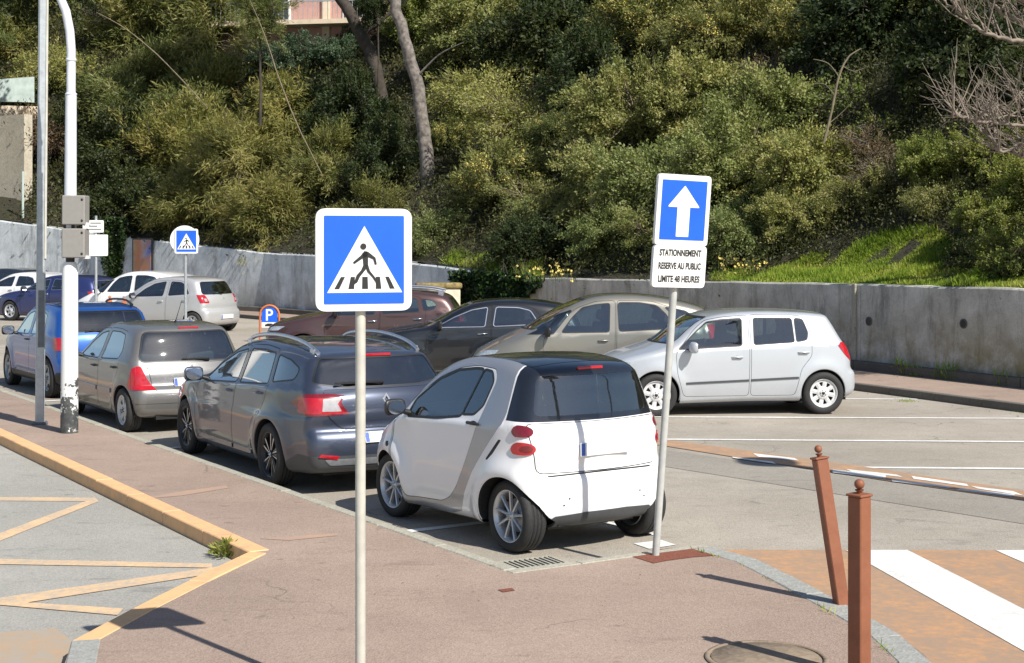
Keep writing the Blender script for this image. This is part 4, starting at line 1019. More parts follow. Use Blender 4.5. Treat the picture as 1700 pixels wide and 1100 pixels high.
ANY = lambda c, n: True
REAR = lambda c, n: n.x < -.12
FRONT = lambda c, n: n.x > .12
ROOF = lambda c, n: n.z > .45 and c.z > 1.15
def lampS(side, rear, flt=lambda c, n: c.x < 0, mat='red_lens', off=.008, nm='tail_light'): return (nm, [('S', side), ('R', rear)], flt, mat, off, True)
def headS(side, front, mat='head_lens', off=.005): return ('headlight', [('S', side), ('F', front)], lambda c, n: c.x > 0, mat, off, True)
BIG = 3.0
def ell(cy, cz, a, b, n=22): return [(cy+a*math.cos(2*math.pi*k/n), cz+b*math.sin(2*math.pi*k/n)) for k in range(n)]

# small two-seat city car
smart_door = [(.80, .93), (.79, .62), (.70, .44), (.56, .25), (.0, .285), (-.14, .34), (-.26, .45), (-.40, .68), (-.54, .95), (-.59, 1.12), (-.655, 1.36), (-.60, 1.445), (-.30, 1.455), (-.05, 1.42), (.22, 1.33), (.50, 1.16)]
smart = dict(paint='paint_white', w=1.54, axles=(.9335, -.9335), wr=.292, ar=.318, belt=(.93, 1.03), tumble=.37, shelf=.012, flare=.045, wy=.15, tf=.15, tr=.13, cF=.30, cR=.26, cz=.06, k0=.09, k1=.10, crown=.01, tuck=.05, detail=2,
  profile=[(1.28, .20), (1.36, .30), (1.385, .50), (1.35, .68), (1.24, .81), (1.06, .91), (.90, .985), (.72, 1.13), (.48, 1.315), (.22, 1.45), (-.10, 1.525), (-.45, 1.54), (-.80, 1.525), (-1.06, 1.475), (-1.12, 1.43), (-1.16, 1.30), (-1.225, 1.06), (-1.26, .98), (-1.285, .82), (-1.275, .66), (-1.315, .60), (-1.33, .45), (-1.325, .31), (-1.27, .235), (-1.0, .20), (0, .17), (1.0, .17)],
  panels=[('rear_black_panel', [('S', [(-.865, 1.75), (-.90, 1.38), (-.915, 1.06), (-1.6, 1.045), (-1.6, 1.75)])], ANY, 'gloss_black', 0, 0, False),
          ('roof_panel', [('T', rpoly([(.38, -.46), (.30, -.49), (-.95, -.49), (-.95, .49), (.30, .49), (.38, .46)], .05))], ROOF, 'paint_roof_black', .002, 0, False),
          ('safety_shell', [('S', [(.93, .95), (.80, 1.09), (.62, 1.30), (.3, 1.75), (-.855, 1.75), (-.875, 1.45), (-.90, 1.12), (-.885, 1.03), (-.80, .93), (-.66, .78), (-.50, .60), (-.38, .42), (-.29, .24), (-.12, .20), (.66, .165), (.66, .24), (.72, .42), (.82, .6), (.84, .93)])], lambda c, n: (abs(c.y) > .488 or c.x > .30) and not (c.x > .35 and n.x > .45 and abs(c.y) < .5), 'paint_shell_silver', .001, 0, True),
          ('tailgate', [('R', rpoly([(-.66, 1.04), (.66, 1.04), (.60, .655), (-.60, .655)], .05))], REAR, 'paint', 0.004, .012, False),
          ('rear_diffuser', [('R', [(-.58, .10), (.58, .10), (.58, .25), (.48, .315), (.2, .335), (-.2, .335), (-.48, .315), (-.58, .25)])], lambda c, n: c.x < -1.0, 'grey_trim', .006, .02, False),
          ('air_intake', [('S', rpoly([(-.895, .90), (-.865, .905), (-.71, .73), (-.735, .725), (-.80, .78)], .01))], L_ if 0 else (lambda c, n: abs(c.y) > .4), 'black_trim', -.004, 0, True),
          ('front_grille', [('F', rpoly([(-.42, .28), (.42, .28), (.46, .45), (-.46, .45)], .04))], FRONT, 'black_trim', -.01, 0, False)],
  doors=[dict(poly=smart_door, r=.05, gap=.005)],
  windows=[('side_window', 'S', rpoly([(.575, .965), (.52, 1.10), (.24, 1.29), (-.02, 1.385), (-.30, 1.42), (-.405, 1.42), (-.27, 1.045), (.1, .995)], .03), 'glass_clear', .022, 'black_trim'),
           ('side_window', 'S', rpoly([(-.295, 1.06), (-.425, 1.42), (-.545, 1.41), (-.60, 1.34), (-.555, 1.15), (-.46, 1.075)], .025), 'glass_clear', .020, 'black_trim'),
           ('rear_window', 'R', rpoly([(-.59, 1.10), (.59, 1.10), (.515, 1.41), (-.515, 1.41)], .06), 'glass_tint', .0, 'black_trim'),
           ('windscreen', 'F', rpoly([(-.62, 1.02), (.62, 1.02), (.50, 1.41), (-.50, 1.41)], .07), 'glass_clear', .02, 'black_trim')],
  lamps=[('tail_light', [('R', ell(.69, .985, .078, .046)), ('S', ell(-1.13, .985, .12, .06))], lambda c, n: c.x < -.8, 'dark_red_lens', .012, True),
         ('tail_light', [('R', ell(.695, .85, .085, .050)), ('S', ell(-1.14, .845, .13, .065))], lambda c, n: c.x < -.8, 'red_lens', .012, True),
         ('lamp_centre', [('R', ell(.665, .85, .035, .026))], lambda c, n: c.x < -.8, 'dark_red_lens', .016, True),
         ('headlight', [('F', ell(.56, .74, .12, .10))], lambda c, n: c.x > .8, 'head_lens', .01, True)],
  wheel=dict(n=9, hub=.2, wi=.10, wo=.085, rr=.205, mat='rim_silver', mat2='alu_dull', dish=.012),
  seats=[-.15], seat_z=.62, dash=.62, mirror=(.58, .98), mirror_size=.9, handles=[(-.50, 1.0, 'black_trim')], lining='interior_lining',
  extra=[brake_light(1.462, .26, 0, .028, dx=.0), number_plate(0, .83, .50, .11), antenna(.35, .3, .25)])
def smart_marks(car, B, P):
    b = MB()
    for y, z in ((.36, .45), (.41, .40), (-.36, .45), (-.41, .40)):
        x = B.xs(y, z); b.lathe([(.001, 0), (.008, 0), (.008, .01)], 10, 0, c=(x-.002, y, z), M=Matrix.Rotation(R(90), 3, 'Y'))
    b.build('bumper_plug', M['black_trim'], car)
    b = MB(); vs = []
    for k in range(21):
        y = -.52+1.04*k/20; z = .622+.02*math.cos(y*2.2); x = B.xs(y, z); vs.append((x-.003, y, z))
    b.tube(vs, .007, 6); b.build('bumper_seam', M['black_trim'], car)
    b = MB(); x0 = B.ys(.86, .68); b.lathe([(.001, .012), (.024, .008), (.026, 0)], 12, 0, c=(.86, B.ys(.86, .68), .68), M=Matrix.Rotation(R(-90), 3, 'X')); b.build('side_repeater', M['black_trim'], car)
smart['extra'].append(smart_marks)
def emblem(y, z, s=.05, sgn=-1, kind='diamond'):
    def fn(car, B, P):
        x = B.xs(y, z, sgn)+sgn*.006; b = MB()
        if kind == 'diamond':
            q = [(0, s*1.2), (s*.85, 0), (0, -s*1.2), (-s*.85, 0)]; vs = []
            for sc_, dx in ((1, 0), (.78, .008), (.55, .008), (.45, 0)): vs += [(x+sgn*dx, y+a*sc_, z+c*sc_) for a, c in q]
            b.add(vs, [(r_*4+k, r_*4+(k+1) % 4, r_*4+4+(k+1) % 4, r_*4+4+k) for r_ in range(3) for k in range(4)])
        else: b.lathe([(s*.72, 0), (s, .004), (s*.9, .008), (s*.7, .004)], 20, 0, c=(x, y, z), M=Matrix.Rotation(R(90*sgn), 3, 'Y'))
        b.build('emblem', M['rim_silver'], car)
    return fn
def rails(pts, y, r=.018, mat='alu'):
    def fn(car, B, P):
        for s_ in (1, -1):
            b = MB(); c = catmull([(p[0], p[1]) for p in pts], 5, False); n = len(c)
            b.tube([(x, s_*(y-.012*abs(2*i/n-1)), z) for i, (x, z) in enumerate(c)], [r]*n, 8)
            for x, z in (c[int(n*.12)], c[int(n*.86)]):
                zz = B.zs(x, y); b.box((x, s_*y, (zz+z)/2-.005), (.11, r*1.6, max(.02, z-zz+.02)), 0, ch=.004)
            b.build('roof_rail', M[mat], car)
    return fn
def strip(pts, h, th, mat='black_trim', name='side_moulding'):
    def fn(car, B, P): surf_strip(B, car, name, M[mat] if mat != 'paint' else P, pts, h, th)
    return fn
def patch(name, mat, pts, th=.006, sgn=-1, mir=False):
    def fn(car, B, P):
        rear_patch(B, car, name, M[mat] if mat != 'paint' else P, pts, th, sgn)
        if mir: rear_patch(B, car, name, M[mat] if mat != 'paint' else P, [(-a, b) for a, b in pts], th, sgn)
    return fn

# slate estate with roof rails
megane = dict(paint='paint_slate', w=1.80, axles=(1.35, -1.35), wr=.325, ar=.365, belt=(.90, 1.02), tumble=.36, shelf=.022, flare=.022, tf=.17, tr=.12, cF=.20, cR=.17, cz=.055, k0=.09, k1=.12, tuck=.06, crown=.03, detail=2, crease=.66,
  profile=[(2.12, .18), (2.22, .35), (2.235, .55), (2.16, .70), (1.9, .84), (1.5, .93), (1.08, .995), (.82, 1.06), (.45, 1.24), (.05, 1.385), (-.4, 1.455), (-.9, 1.465), (-1.4, 1.445), (-1.80, 1.395), (-1.98, 1.355), (-2.05, 1.26), (-2.19, 1.05), (-2.25, .97), (-2.285, .80), (-2.275, .66), (-2.33, .58), (-2.345, .42), (-2.30, .27), (-2.1, .21), (-1.0, .18), (1.2, .16)],
  panels=[('bumper_lower', [('S', [(-1.72, .05), (-1.72, .30), (-1.95, .40), (-2.6, .40), (-2.6, .05)])], lambda c, n: c.x < -1.7, 'grey_trim', .003, .01, False),
          ('bumper_strip', [('R', rpoly([(-.60, .31), (.60, .31), (.66, .37), (-.66, .37)], .02))], REAR, 'alu_dull', .008, .02, False),
          ('tailgate', [('R', rpoly([(-.62, 1.03), (.62, 1.03), (.60, .78), (.47, .66), (-.47, .66), (-.60, .78)], .04))], REAR, 'paint', .003, .01, False),
          ('fuel_flap', [('S', circle(-1.50, .80, .085, 18))], lambda c, n: c.y < -.3, 'paint', .003, .01, False),
          ('front_grille', [('F', rpoly([(-.5, .22), (.5, .22), (.55, .42), (-.55, .42)], .04))], FRONT, 'black_trim', -.01, 0, False)],
  doors=[dict(poly=[(.93, .86), (.95, .60), (.88, .27), (-.25, .27), (-.29, .80), (-.33, .99), (-.36, 1.38), (.0, 1.345), (.45, 1.16)], trim=[([(.90, .27), (.90, .36), (-.25, .36), (-.25, .27)], 'paint', .0)] if 0 else []),
         dict(poly=[(-.265, .27), (-.30, .80), (-.345, .99), (-.375, 1.39), (-.80, 1.405), (-1.20, 1.385), (-1.25, 1.06), (-1.20, .84), (-1.02, .62), (-.92, .27)])],
  windows=[('side_window', 'S', rpoly([(.72, .925), (.40, 1.12), (.02, 1.27), (-.30, 1.325), (-.275, .985)], .04), 'glass_tint', .015, 'black_trim'),
           ('side_window', 'S', rpoly([(-.385, .99), (-.42, 1.335), (-.80, 1.35), (-1.13, 1.335), (-1.18, 1.04)], .03), 'glass_tint', .015, 'black_trim'),
           ('side_window', 'S', rpoly([(-1.29, 1.065), (-1.25, 1.325), (-1.55, 1.29), (-1.78, 1.22), (-1.74, 1.12)], [.03, .03, .03, .06, .06]), 'glass_dark', .015, 'black_trim'),
           ('rear_window', 'R', rpoly([(-.69, 1.10), (-.40, 1.06), (.40, 1.06), (.69, 1.10), (.58, 1.325), (-.58, 1.325)], .04), 'glass_dark', .012, 'black_trim'),
           ('windscreen', 'F', rpoly([(-.68, 1.05), (.68, 1.05), (.56, 1.36), (-.56, 1.36)], .07), 'glass_clear', .02, 'black_trim')],
  lamps=[lampS([(-1.80, .90), (-2.08, 1.03), (-BIG, 1.03), (-BIG, .76), (-2.12, .78)], rpoly([(.42, .975), (.55, .995), (BIG, .99), (BIG, .77), (.60, .79), (.39, .80), (.44, .86), (.47, .92)], .015), mat='dark_red_lens'),
         ('lamp_segment', [('R', rpoly([(.46, .955), (.80, .96), (.86, .86), (.84, .81), (.43, .81), (.49, .87)], .02))], lambda c, n: c.x < -1.95, 'red_lens', .0085, True),
         ('reversing_light', [('R', rpoly([(.46, .955), (.64, .95), (.66, .83), (.47, .83), (.505, .90)], .01))], lambda c, n: c.x < -2, 'clear_lens', .010, True),
         headS([(1.75, .80), (1.98, .66), (BIG, .6), (BIG, .85), (1.8, .9)], rpoly([(.45, .60), (BIG, .66), (BIG, .88), (.5, .74)], .02))],
  wheel=dict(n=5, hub=.2, wi=.10, wo=.24, rr=.225, mat='rim_dark', mat2='alu', dish=.0, skew=.16, accent=True, twin=[-.22, .22]),
  seats=[.15, -.75], seat_z=.50, dash=.95, mirror=(.66, .94), mirror_paint=True, handles=[(-.12, .88, 'paint'), (-1.02, .93, 'paint')],
  extra=[brake_light(1.352, .36, 0, .03, dx=-.005), number_plate(0, .57, .52, .11), wiper(.0, 1.085, .42, 1.10), antenna(-1.55, 0, .2, -35), emblem(0, .93, .052),
         rails([(.10, 1.375), (-.05, 1.44), (-.6, 1.50), (-1.2, 1.495), (-1.65, 1.44), (-1.86, 1.375)], .565, .022),
         patch('reflector', 'red_lens', [(.52, .40), (.70, .425), (.72, .395), (.54, .365)], .016, mir=True),
         strip([(.84, .29), (.3, .285), (-.24, .29)], .05, .012, 'paint', 'sill_moulding'), strip([(-.30, .29), (-.88, .30)], .05, .012, 'paint', 'sill_moulding')])

# older grey five-door hatchback
clio = dict(paint='paint_grey_silver', w=1.64, axles=(1.236, -1.236), wr=.288, ar=.325, belt=(.86, .93), tumble=.36, shelf=.016, flare=.014, tf=.15, tr=.10, cF=.24, cR=.17, cz=.055, k0=.09, k1=.12, detail=2,
  profile=[(1.95, .18), (2.02, .35), (2.03, .52), (1.95, .66), (1.7, .78), (1.35, .87), (1.08, .92), (.85, .99), (.5, 1.19), (.1, 1.35), (-.3, 1.405), (-.8, 1.41), (-1.15, 1.385), (-1.36, 1.345), (-1.42, 1.28), (-1.54, 1.02), (-1.60, .90), (-1.66, .78), (-1.69, .62), (-1.75, .57), (-1.775, .45), (-1.74, .28), (-1.6, .20), (0, .17), (1.2, .16)],
  panels=[('tailgate', [('R', rpoly([(-.58, .90), (.58, .90), (.52, .56), (-.52, .56)], .05))], REAR, 'paint', .003, .01, False),
          ('bumper_strip', [('S', [(-1.2, .40), (-1.2, .46), (-2.5, .46), (-2.5, .40)])], lambda c, n: c.x < -1.55, 'paint', .006, .015, False),
          ('front_grille', [('F', rpoly([(-.4, .25), (.4, .25), (.45, .42), (-.45, .42)], .04))], FRONT, 'black_trim', -.01, 0, False)],
  doors=[dict(poly=[(.80, .86), (.80, .55), (.78, .26), (-.18, .26), (-.22, .80), (-.27, 1.32), (.1, 1.29), (.5, 1.10)]),
         dict(poly=[(-.20, .26), (-.24, .80), (-.29, 1.325), (-.7, 1.325), (-1.02, 1.30), (-1.12, 1.05), (-1.08, .80), (-.92, .60), (-.80, .26)])],
  windows=[('side_window', 'S', rpoly([(.62, .90), (.35, 1.08), (.05, 1.22), (-.21, 1.265), (-.165, .91)], .035), 'glass_tint', .013, 'black_trim'),
           ('side_window', 'S', rpoly([(-.30, .915), (-.345, 1.27), (-.70, 1.275), (-.95, 1.25), (-1.05, 1.05), (-1.0, .95)], .04), 'glass_tint', .013, 'black_trim'),
           ('rear_window', 'R', rpoly([(-.66, .93), (.66, .93), (.56, 1.295), (-.56, 1.295)], .07), 'glass_tint', .016, 'black_trim'),
           ('windscreen', 'F', rpoly([(-.62, .97), (.62, .97), (.50, 1.31), (-.50, 1.31)], .07), 'glass_clear', .02, 'black_trim')],
  lamps=[lampS([(-1.48, .84), (-1.42, .60), (-1.5, .565), (-BIG, .565), (-BIG, .90), (-1.55, .90)], rpoly([(.50, .57), (.60, .72), (.655, .87), (BIG, .87), (BIG, .57)], .015), mat='red_lens'),
         headS([(1.55, .72), (1.75, .56), (BIG, .52), (BIG, .74), (1.6, .78)], rpoly([(.35, .54), (BIG, .54), (BIG, .80), (.4, .68)], .02))],
  wheel=dict(n=6, hub=.25, wi=.26, wo=.40, rr=.19, mat='cover_grey', cover=True, dish=.004),
  seats=[.05, -.75], seat_z=.48, dash=.75, mirror=(.58, .89), mirror_paint=False, handles=[(-.06, .80, 'black_trim'), (-.92, .83, 'black_trim')],
  extra=[brake_light(1.345, .28, -.05, .028, dx=-.003), number_plate(0, .66, .52, .11), wiper(-.25, .93, .05, .96), antenna(-1.0, 0, .35, -50), emblem(0, .83, .045), strip([(.74, .50), (-.17, .50)], .07, .014, 'paint'), strip([(-.24, .50), (-.80, .51)], .07, .014, 'paint')])

# silver hatchback parked on the right
fabia = dict(paint='paint_silver', w=1.64, axles=(1.23, -1.23), wr=.305, ar=.345, belt=(.93, 1.03), tumble=.26, shelf=.014, flare=.016, tf=.15, tr=.09, cF=.24, cR=.15, cz=.05, k0=.09, k1=.11, detail=2, crown=.02,
  profile=[(1.95, .18), (2.01, .35), (2.02, .55), (1.96, .70), (1.8, .82), (1.5, .92), (1.27, .985), (1.12, 1.04), (.68, 1.335), (.47, 1.42), (.15, 1.475), (-.3, 1.498), (-.8, 1.49), (-1.22, 1.462), (-1.38, 1.43), (-1.44, 1.36), (-1.60, 1.10), (-1.68, .98), (-1.74, .80), (-1.75, .66), (-1.80, .60), (-1.815, .45), (-1.78, .30), (-1.6, .22), (0, .19), (1.2, .17)],
  panels=[('tailgate', [('R', rpoly([(-.58, .98), (.58, .98), (.52, .62), (-.52, .62)], .05))], REAR, 'paint', .003, .01, False),
          ('front_grille', [('F', rpoly([(-.42, .25), (.42, .25), (.45, .42), (-.45, .42)], .04))], FRONT, 'black_trim', -.01, 0, False)],
  doors=[dict(poly=[(.95, .90), (.93, .60), (.84, .28), (-.12, .28), (-.135, .8), (-.14, 1.435), (.25, 1.41), (.5, 1.365), (.66, 1.24)]),
         dict(poly=[(-.14, .28), (-.155, .8), (-.16, 1.44), (-.83, 1.43), (-.98, 1.40), (-1.06, 1.15), (-1.06, .85), (-.90, .66), (-.80, .28)])],
  windows=[('side_window', 'S', rpoly([(.90, .955), (.62, 1.21), (.47, 1.33), (.25, 1.365), (-.035, 1.385), (-.02, 1.0)], .03), 'glass_clear', .014, 'black_trim'),
           ('side_window', 'S', rpoly([(-.21, 1.01), (-.22, 1.39), (-.78, 1.385), (-.80, 1.045)], .03), 'glass_clear', .010, 'black_trim'),
           ('side_window', 'S', rpoly([(-.84, 1.05), (-.825, 1.385), (-.94, 1.375), (-1.01, 1.18), (-.99, 1.08)], .03), 'glass_tint', .010, 'black_trim'),
           ('rear_window', 'R', rpoly([(-.67, 1.03), (.67, 1.03), (.59, 1.37), (-.59, 1.37)], .07), 'glass_tint', .014, 'black_trim'),
           ('windscreen', 'F', rpoly([(-.66, 1.04), (.66, 1.04), (.56, 1.39), (-.56, 1.39)], .06), 'glass_clear', .018, 'black_trim')],
  lamps=[lampS([(-1.46, .99), (-1.52, 1.06), (-1.6, 1.06), (-BIG, 1.06), (-BIG, .74), (-1.66, .76), (-1.56, .86)], rpoly([(.56, 1.03), (BIG, 1.06), (BIG, .74), (.56, .76)], .02), mat='red_lens'),
         headS([(1.52, .84), (1.68, .66), (BIG, .62), (BIG, .84), (1.6, .88)], rpoly([(.38, .62), (BIG, .62), (BIG, .88), (.4, .76)], .02))],
  wheel=dict(n=8, hub=.30, wi=.26, wo=.34, rr=.20, mat='cover_grey', mat2='black_trim', cover=True, dish=.0),
  seats=[.10, -.70], seat_z=.56, dash=.85, seat='seat_cloth', mirror=(.72, .93), mirror_paint=True, handles=[(.05, .84, 'paint'), (-.93, .90, 'paint')],
  extra=[brake_light(1.41, .25), number_plate(0, .76, .52, .11), wiper(.0, 1.0, .35, 1.03), strip([(.80, .47), (-.12, .505)], .034, .012, 'grey_trim'), strip([(-.15, .507), (-.85, .535)], .034, .012, 'grey_trim')])

# champagne MPV
picasso = dict(paint='paint_champagne', w=1.75, axles=(1.38, -1.38), wr=.31, ar=.345, belt=(.97, 1.05), tumble=.26, shelf=.014, flare=.012, tf=.22, tr=.10, cF=.28, cR=.16, cz=.05, k0=.11, k1=.13, detail=1,
  profile=[(2.10, .18), (2.17, .35), (2.17, .52), (2.08, .66), (1.85, .80), (1.50, .97), (1.22, 1.10), (.9, 1.29), (.5, 1.49), (.1, 1.605), (-.4, 1.637), (-.95, 1.60), (-1.45, 1.50), (-1.72, 1.41), (-1.82, 1.30), (-1.93, 1.05), (-1.98, .85), (-2.0, .66), (-2.06, .6), (-2.08, .42), (-2.02, .25), (-1.8, .2), (0, .18), (1.2, .17)],
  doors=[dict(poly=[(.95, .95), (.98, .6), (.92, .27), (-.18, .27), (-.20, .9), (-.22, 1.54), (.1, 1.53), (.42, 1.42), (.72, 1.18)]),
         dict(poly=[(-.20, .27), (-.22, .9), (-.24, 1.545), (-.8, 1.53), (-1.12, 1.43), (-1.25, 1.15), (-1.2, .85), (-1.0, .62), (-.9, .27)])],
  windows=[('side_window', 'S', rpoly([(1.30, 1.005), (1.05, 1.13), (.70, 1.31), (.50, 1.38), (.80, 1.01)], .02), 'glass_tint', .012, 'black_trim'),
           ('side_window', 'S', rpoly([(.66, 1.03), (.48, 1.27), (.32, 1.42), (.10, 1.47), (-.12, 1.49), (-.10, 1.04)], .04), 'glass_tint', .014, 'black_trim'),
           ('side_window', 'S', rpoly([(-.27, 1.05), (-.26, 1.50), (-.60, 1.50), (-.88, 1.455), (-1.04, 1.30), (-1.12, 1.10)], .05), 'glass_tint', .014, 'black_trim'),
           ('side_window', 'S', rpoly([(-1.20, 1.11), (-1.12, 1.33), (-1.02, 1.43), (-1.35, 1.37), (-1.62, 1.15)], .03), 'glass_tint', .012, 'black_trim'),
           ('rear_window', 'R', rpoly([(-.64, 1.02), (.64, 1.02), (.54, 1.38), (-.54, 1.38)], .06), 'glass_tint', .014, 'black_trim'),
           ('windscreen', 'F', rpoly([(-.70, 1.08), (.70, 1.08), (.52, 1.54), (-.52, 1.54)], .07), 'glass_clear', .018, 'black_trim')],
  lamps=[lampS([(-1.70, 1.15), (-1.75, .85), (-BIG, .85), (-BIG, 1.2)], rpoly([(.68, 1.15), (BIG, 1.15), (BIG, .85), (.62, .85)], .02)),
         headS([(1.62, .80), (1.80, .62), (BIG, .58), (BIG, .80), (1.70, .88)], rpoly([(.42, .60), (BIG, .60), (BIG, .92), (.48, .72)], .03))],
  wheel=dict(n=7, hub=.25, wi=.22, wo=.3, rr=.20, mat='cover_grey', cover=True),
  seats=[.25, -.70], seat_z=.60, dash=1.0, mirror=(.88, .99), mirror_paint=False, handles=[(.0, .90, 'paint'), (-1.0, .95, 'paint')],
  extra=[number_plate(0, .72), number_plate(0, .42, sgn=1), strip([(.88, .45), (-.18, .46)], .06, .014, 'paint'), strip([(-.22, .46), (-.92, .47)], .06, .014, 'paint')])

# black hatchback
blackcar = dict(paint='paint_black', w=1.78, axles=(1.325, -1.325), wr=.315, ar=.35, belt=(.93, 1.01), tumble=.34, shelf=.018, flare=.016, tf=.16, tr=.11, cF=.22, cR=.16, cz=.055, k0=.10, k1=.12, detail=1, crease=.78,
  profile=[(2.10, .18), (2.19, .35), (2.20, .55), (2.12, .70), (1.85, .84), (1.5, .93), (1.12, .99), (.86, 1.06), (.45, 1.27), (.1, 1.40), (-.3, 1.455), (-.8, 1.46), (-1.25, 1.42), (-1.62, 1.345), (-1.74, 1.28), (-1.86, 1.08), (-1.93, .95), (-1.98, .8), (-1.98, .66), (-2.04, .6), (-2.06, .42), (-2.02, .25), (-1.8, .2), (0, .18), (1.2, .17)],
  doors=[dict(poly=[(.90, .90), (.93, .60), (.86, .27), (-.20, .27), (-.22, .8), (-.26, 1.37), (.1, 1.33), (.5, 1.15)]),
         dict(poly=[(-.215, .27), (-.235, .8), (-.275, 1.375), (-.75, 1.365), (-1.0, 1.31), (-1.22, 1.06), (-1.18, .85), (-1.0, .62), (-.9, .27)])],
  windows=[('side_window', 'S', rpoly([(.72, .975), (.42, 1.14), (.10, 1.27), (-.17, 1.315), (-.12, .99)], .03), 'glass_tint', .014, 'alu'),
           ('side_window', 'S', rpoly([(-.28, .995), (-.33, 1.32), (-.72, 1.31), (-.93, 1.26), (-1.08, 1.03)], .04), 'glass_tint', .014, 'alu'),
           ('rear_window', 'R', rpoly([(-.68, 1.01), (.68, 1.01), (.57, 1.27), (-.57, 1.27)], .06), 'glass_dark', .014, 'black_trim'),
           ('windscreen', 'F', rpoly([(-.68, 1.06), (.68, 1.06), (.56, 1.37), (-.56, 1.37)], .07), 'glass_clear', .018, 'black_trim')],
  lamps=[lampS([(-1.65, .95), (-1.72, .74), (-BIG, .74), (-BIG, .98)], rpoly([(.5, .95), (BIG, .98), (BIG, .74), (.46, .76)], .02)),
         headS([(1.55, .82), (1.88, .64), (BIG, .6), (BIG, .78), (1.7, .86)], rpoly([(.42, .58), (BIG, .64), (BIG, .88), (.48, .72)], .02))],
  wheel=dict(n=5, hub=.2, wi=.2, wo=.22, rr=.22, mat='rim_silver'),
  seats=[.15, -.72], seat_z=.50, dash=.92, mirror=(.66, .96), mirror_paint=False, handles=[(-.08, .86, 'chrome'), (-1.0, .90, 'chrome')],
  extra=[number_plate(0, .72), number_plate(0, .42, sgn=1)])

# maroon crossover
maroon = dict(paint='paint_maroon', w=1.76, axles=(1.27, -1.27), wr=.325, ar=.365, belt=(1.0, 1.10), tumble=.30, shelf=.018, flare=.022, tf=.16, tr=.11, cF=.24, cR=.16, cz=.055, k0=.10, k1=.12, detail=1,
  profile=[(2.02, .22), (2.10, .40), (2.11, .62), (2.04, .78), (1.8, .91), (1.4, 1.01), (1.08, 1.07), (.85, 1.14), (.5, 1.33), (.15, 1.47), (-.3, 1.53), (-.8, 1.53), (-1.2, 1.50), (-1.55, 1.44), (-1.66, 1.37), (-1.82, 1.15), (-1.90, 1.0), (-1.95, .8), (-1.96, .66), (-2.03, .6), (-2.05, .42), (-2.0, .28), (-1.8, .23), (0, .21), (1.2, .2)],
  doors=[dict(poly=[(.84, .95), (.86, .65), (.80, .32), (-.20, .32), (-.22, .9), (-.24, 1.44), (.12, 1.41), (.5, 1.22)]),
         dict(poly=[(-.215, .32), (-.235, .9), (-.255, 1.445), (-.75, 1.44), (-1.02, 1.40), (-1.15, 1.15), (-1.12, .88), (-.95, .68), (-.85, .32)])],
  windows=[('side_window', 'S', rpoly([(.70, 1.035), (.42, 1.21), (.15, 1.33), (-.15, 1.385), (-.12, 1.06)], .03), 'glass_tint', .014, 'black_trim'),
           ('side_window', 'S', rpoly([(-.28, 1.07), (-.30, 1.39), (-.72, 1.39), (-.94, 1.36), (-1.0, 1.11)], .03), 'glass_tint', .014, 'black_trim'),
           ('side_window', 'S', rpoly([(-1.10, 1.13), (-1.05, 1.35), (-1.25, 1.33), (-1.35, 1.25), (-1.30, 1.16)], .04), 'glass_tint', .014, 'black_trim'),
           ('rear_window', 'R', rpoly([(-.70, 1.09), (.70, 1.09), (.60, 1.37), (-.60, 1.37)], .07), 'glass_dark', .014, 'black_trim'),
           ('windscreen', 'F', rpoly([(-.68, 1.13), (.68, 1.13), (.56, 1.44), (-.56, 1.44)], .07), 'glass_clear', .018, 'black_trim')],
  lamps=[lampS([(-1.60, 1.10), (-1.68, .88), (-BIG, .85), (-BIG, 1.12)], rpoly([(.58, 1.08), (BIG, 1.10), (BIG, .86), (.52, .88)], .02)),
         headS([(1.40, .96), (1.78, .74), (BIG, .70), (BIG, .86), (1.62, .94)], rpoly([(.42, .68), (BIG, .70), (BIG, .98), (.48, .80)], .02))],
  wheel=dict(n=5, hub=.22, wi=.2, wo=.3, rr=.21, mat='rim_silver', cover=True),
  seats=[.15, -.72], seat_z=.58, dash=.92, mirror=(.62, 1.04), mirror_paint=False, handles=[(-.08, .93, 'chrome'), (-.98, .97, 'chrome')],
  extra=[number_plate(0, .75), rails([(.12, 1.47), (-.02, 1.535), (-.6, 1.575), (-1.2, 1.555), (-1.5, 1.50)], .56, .02)])

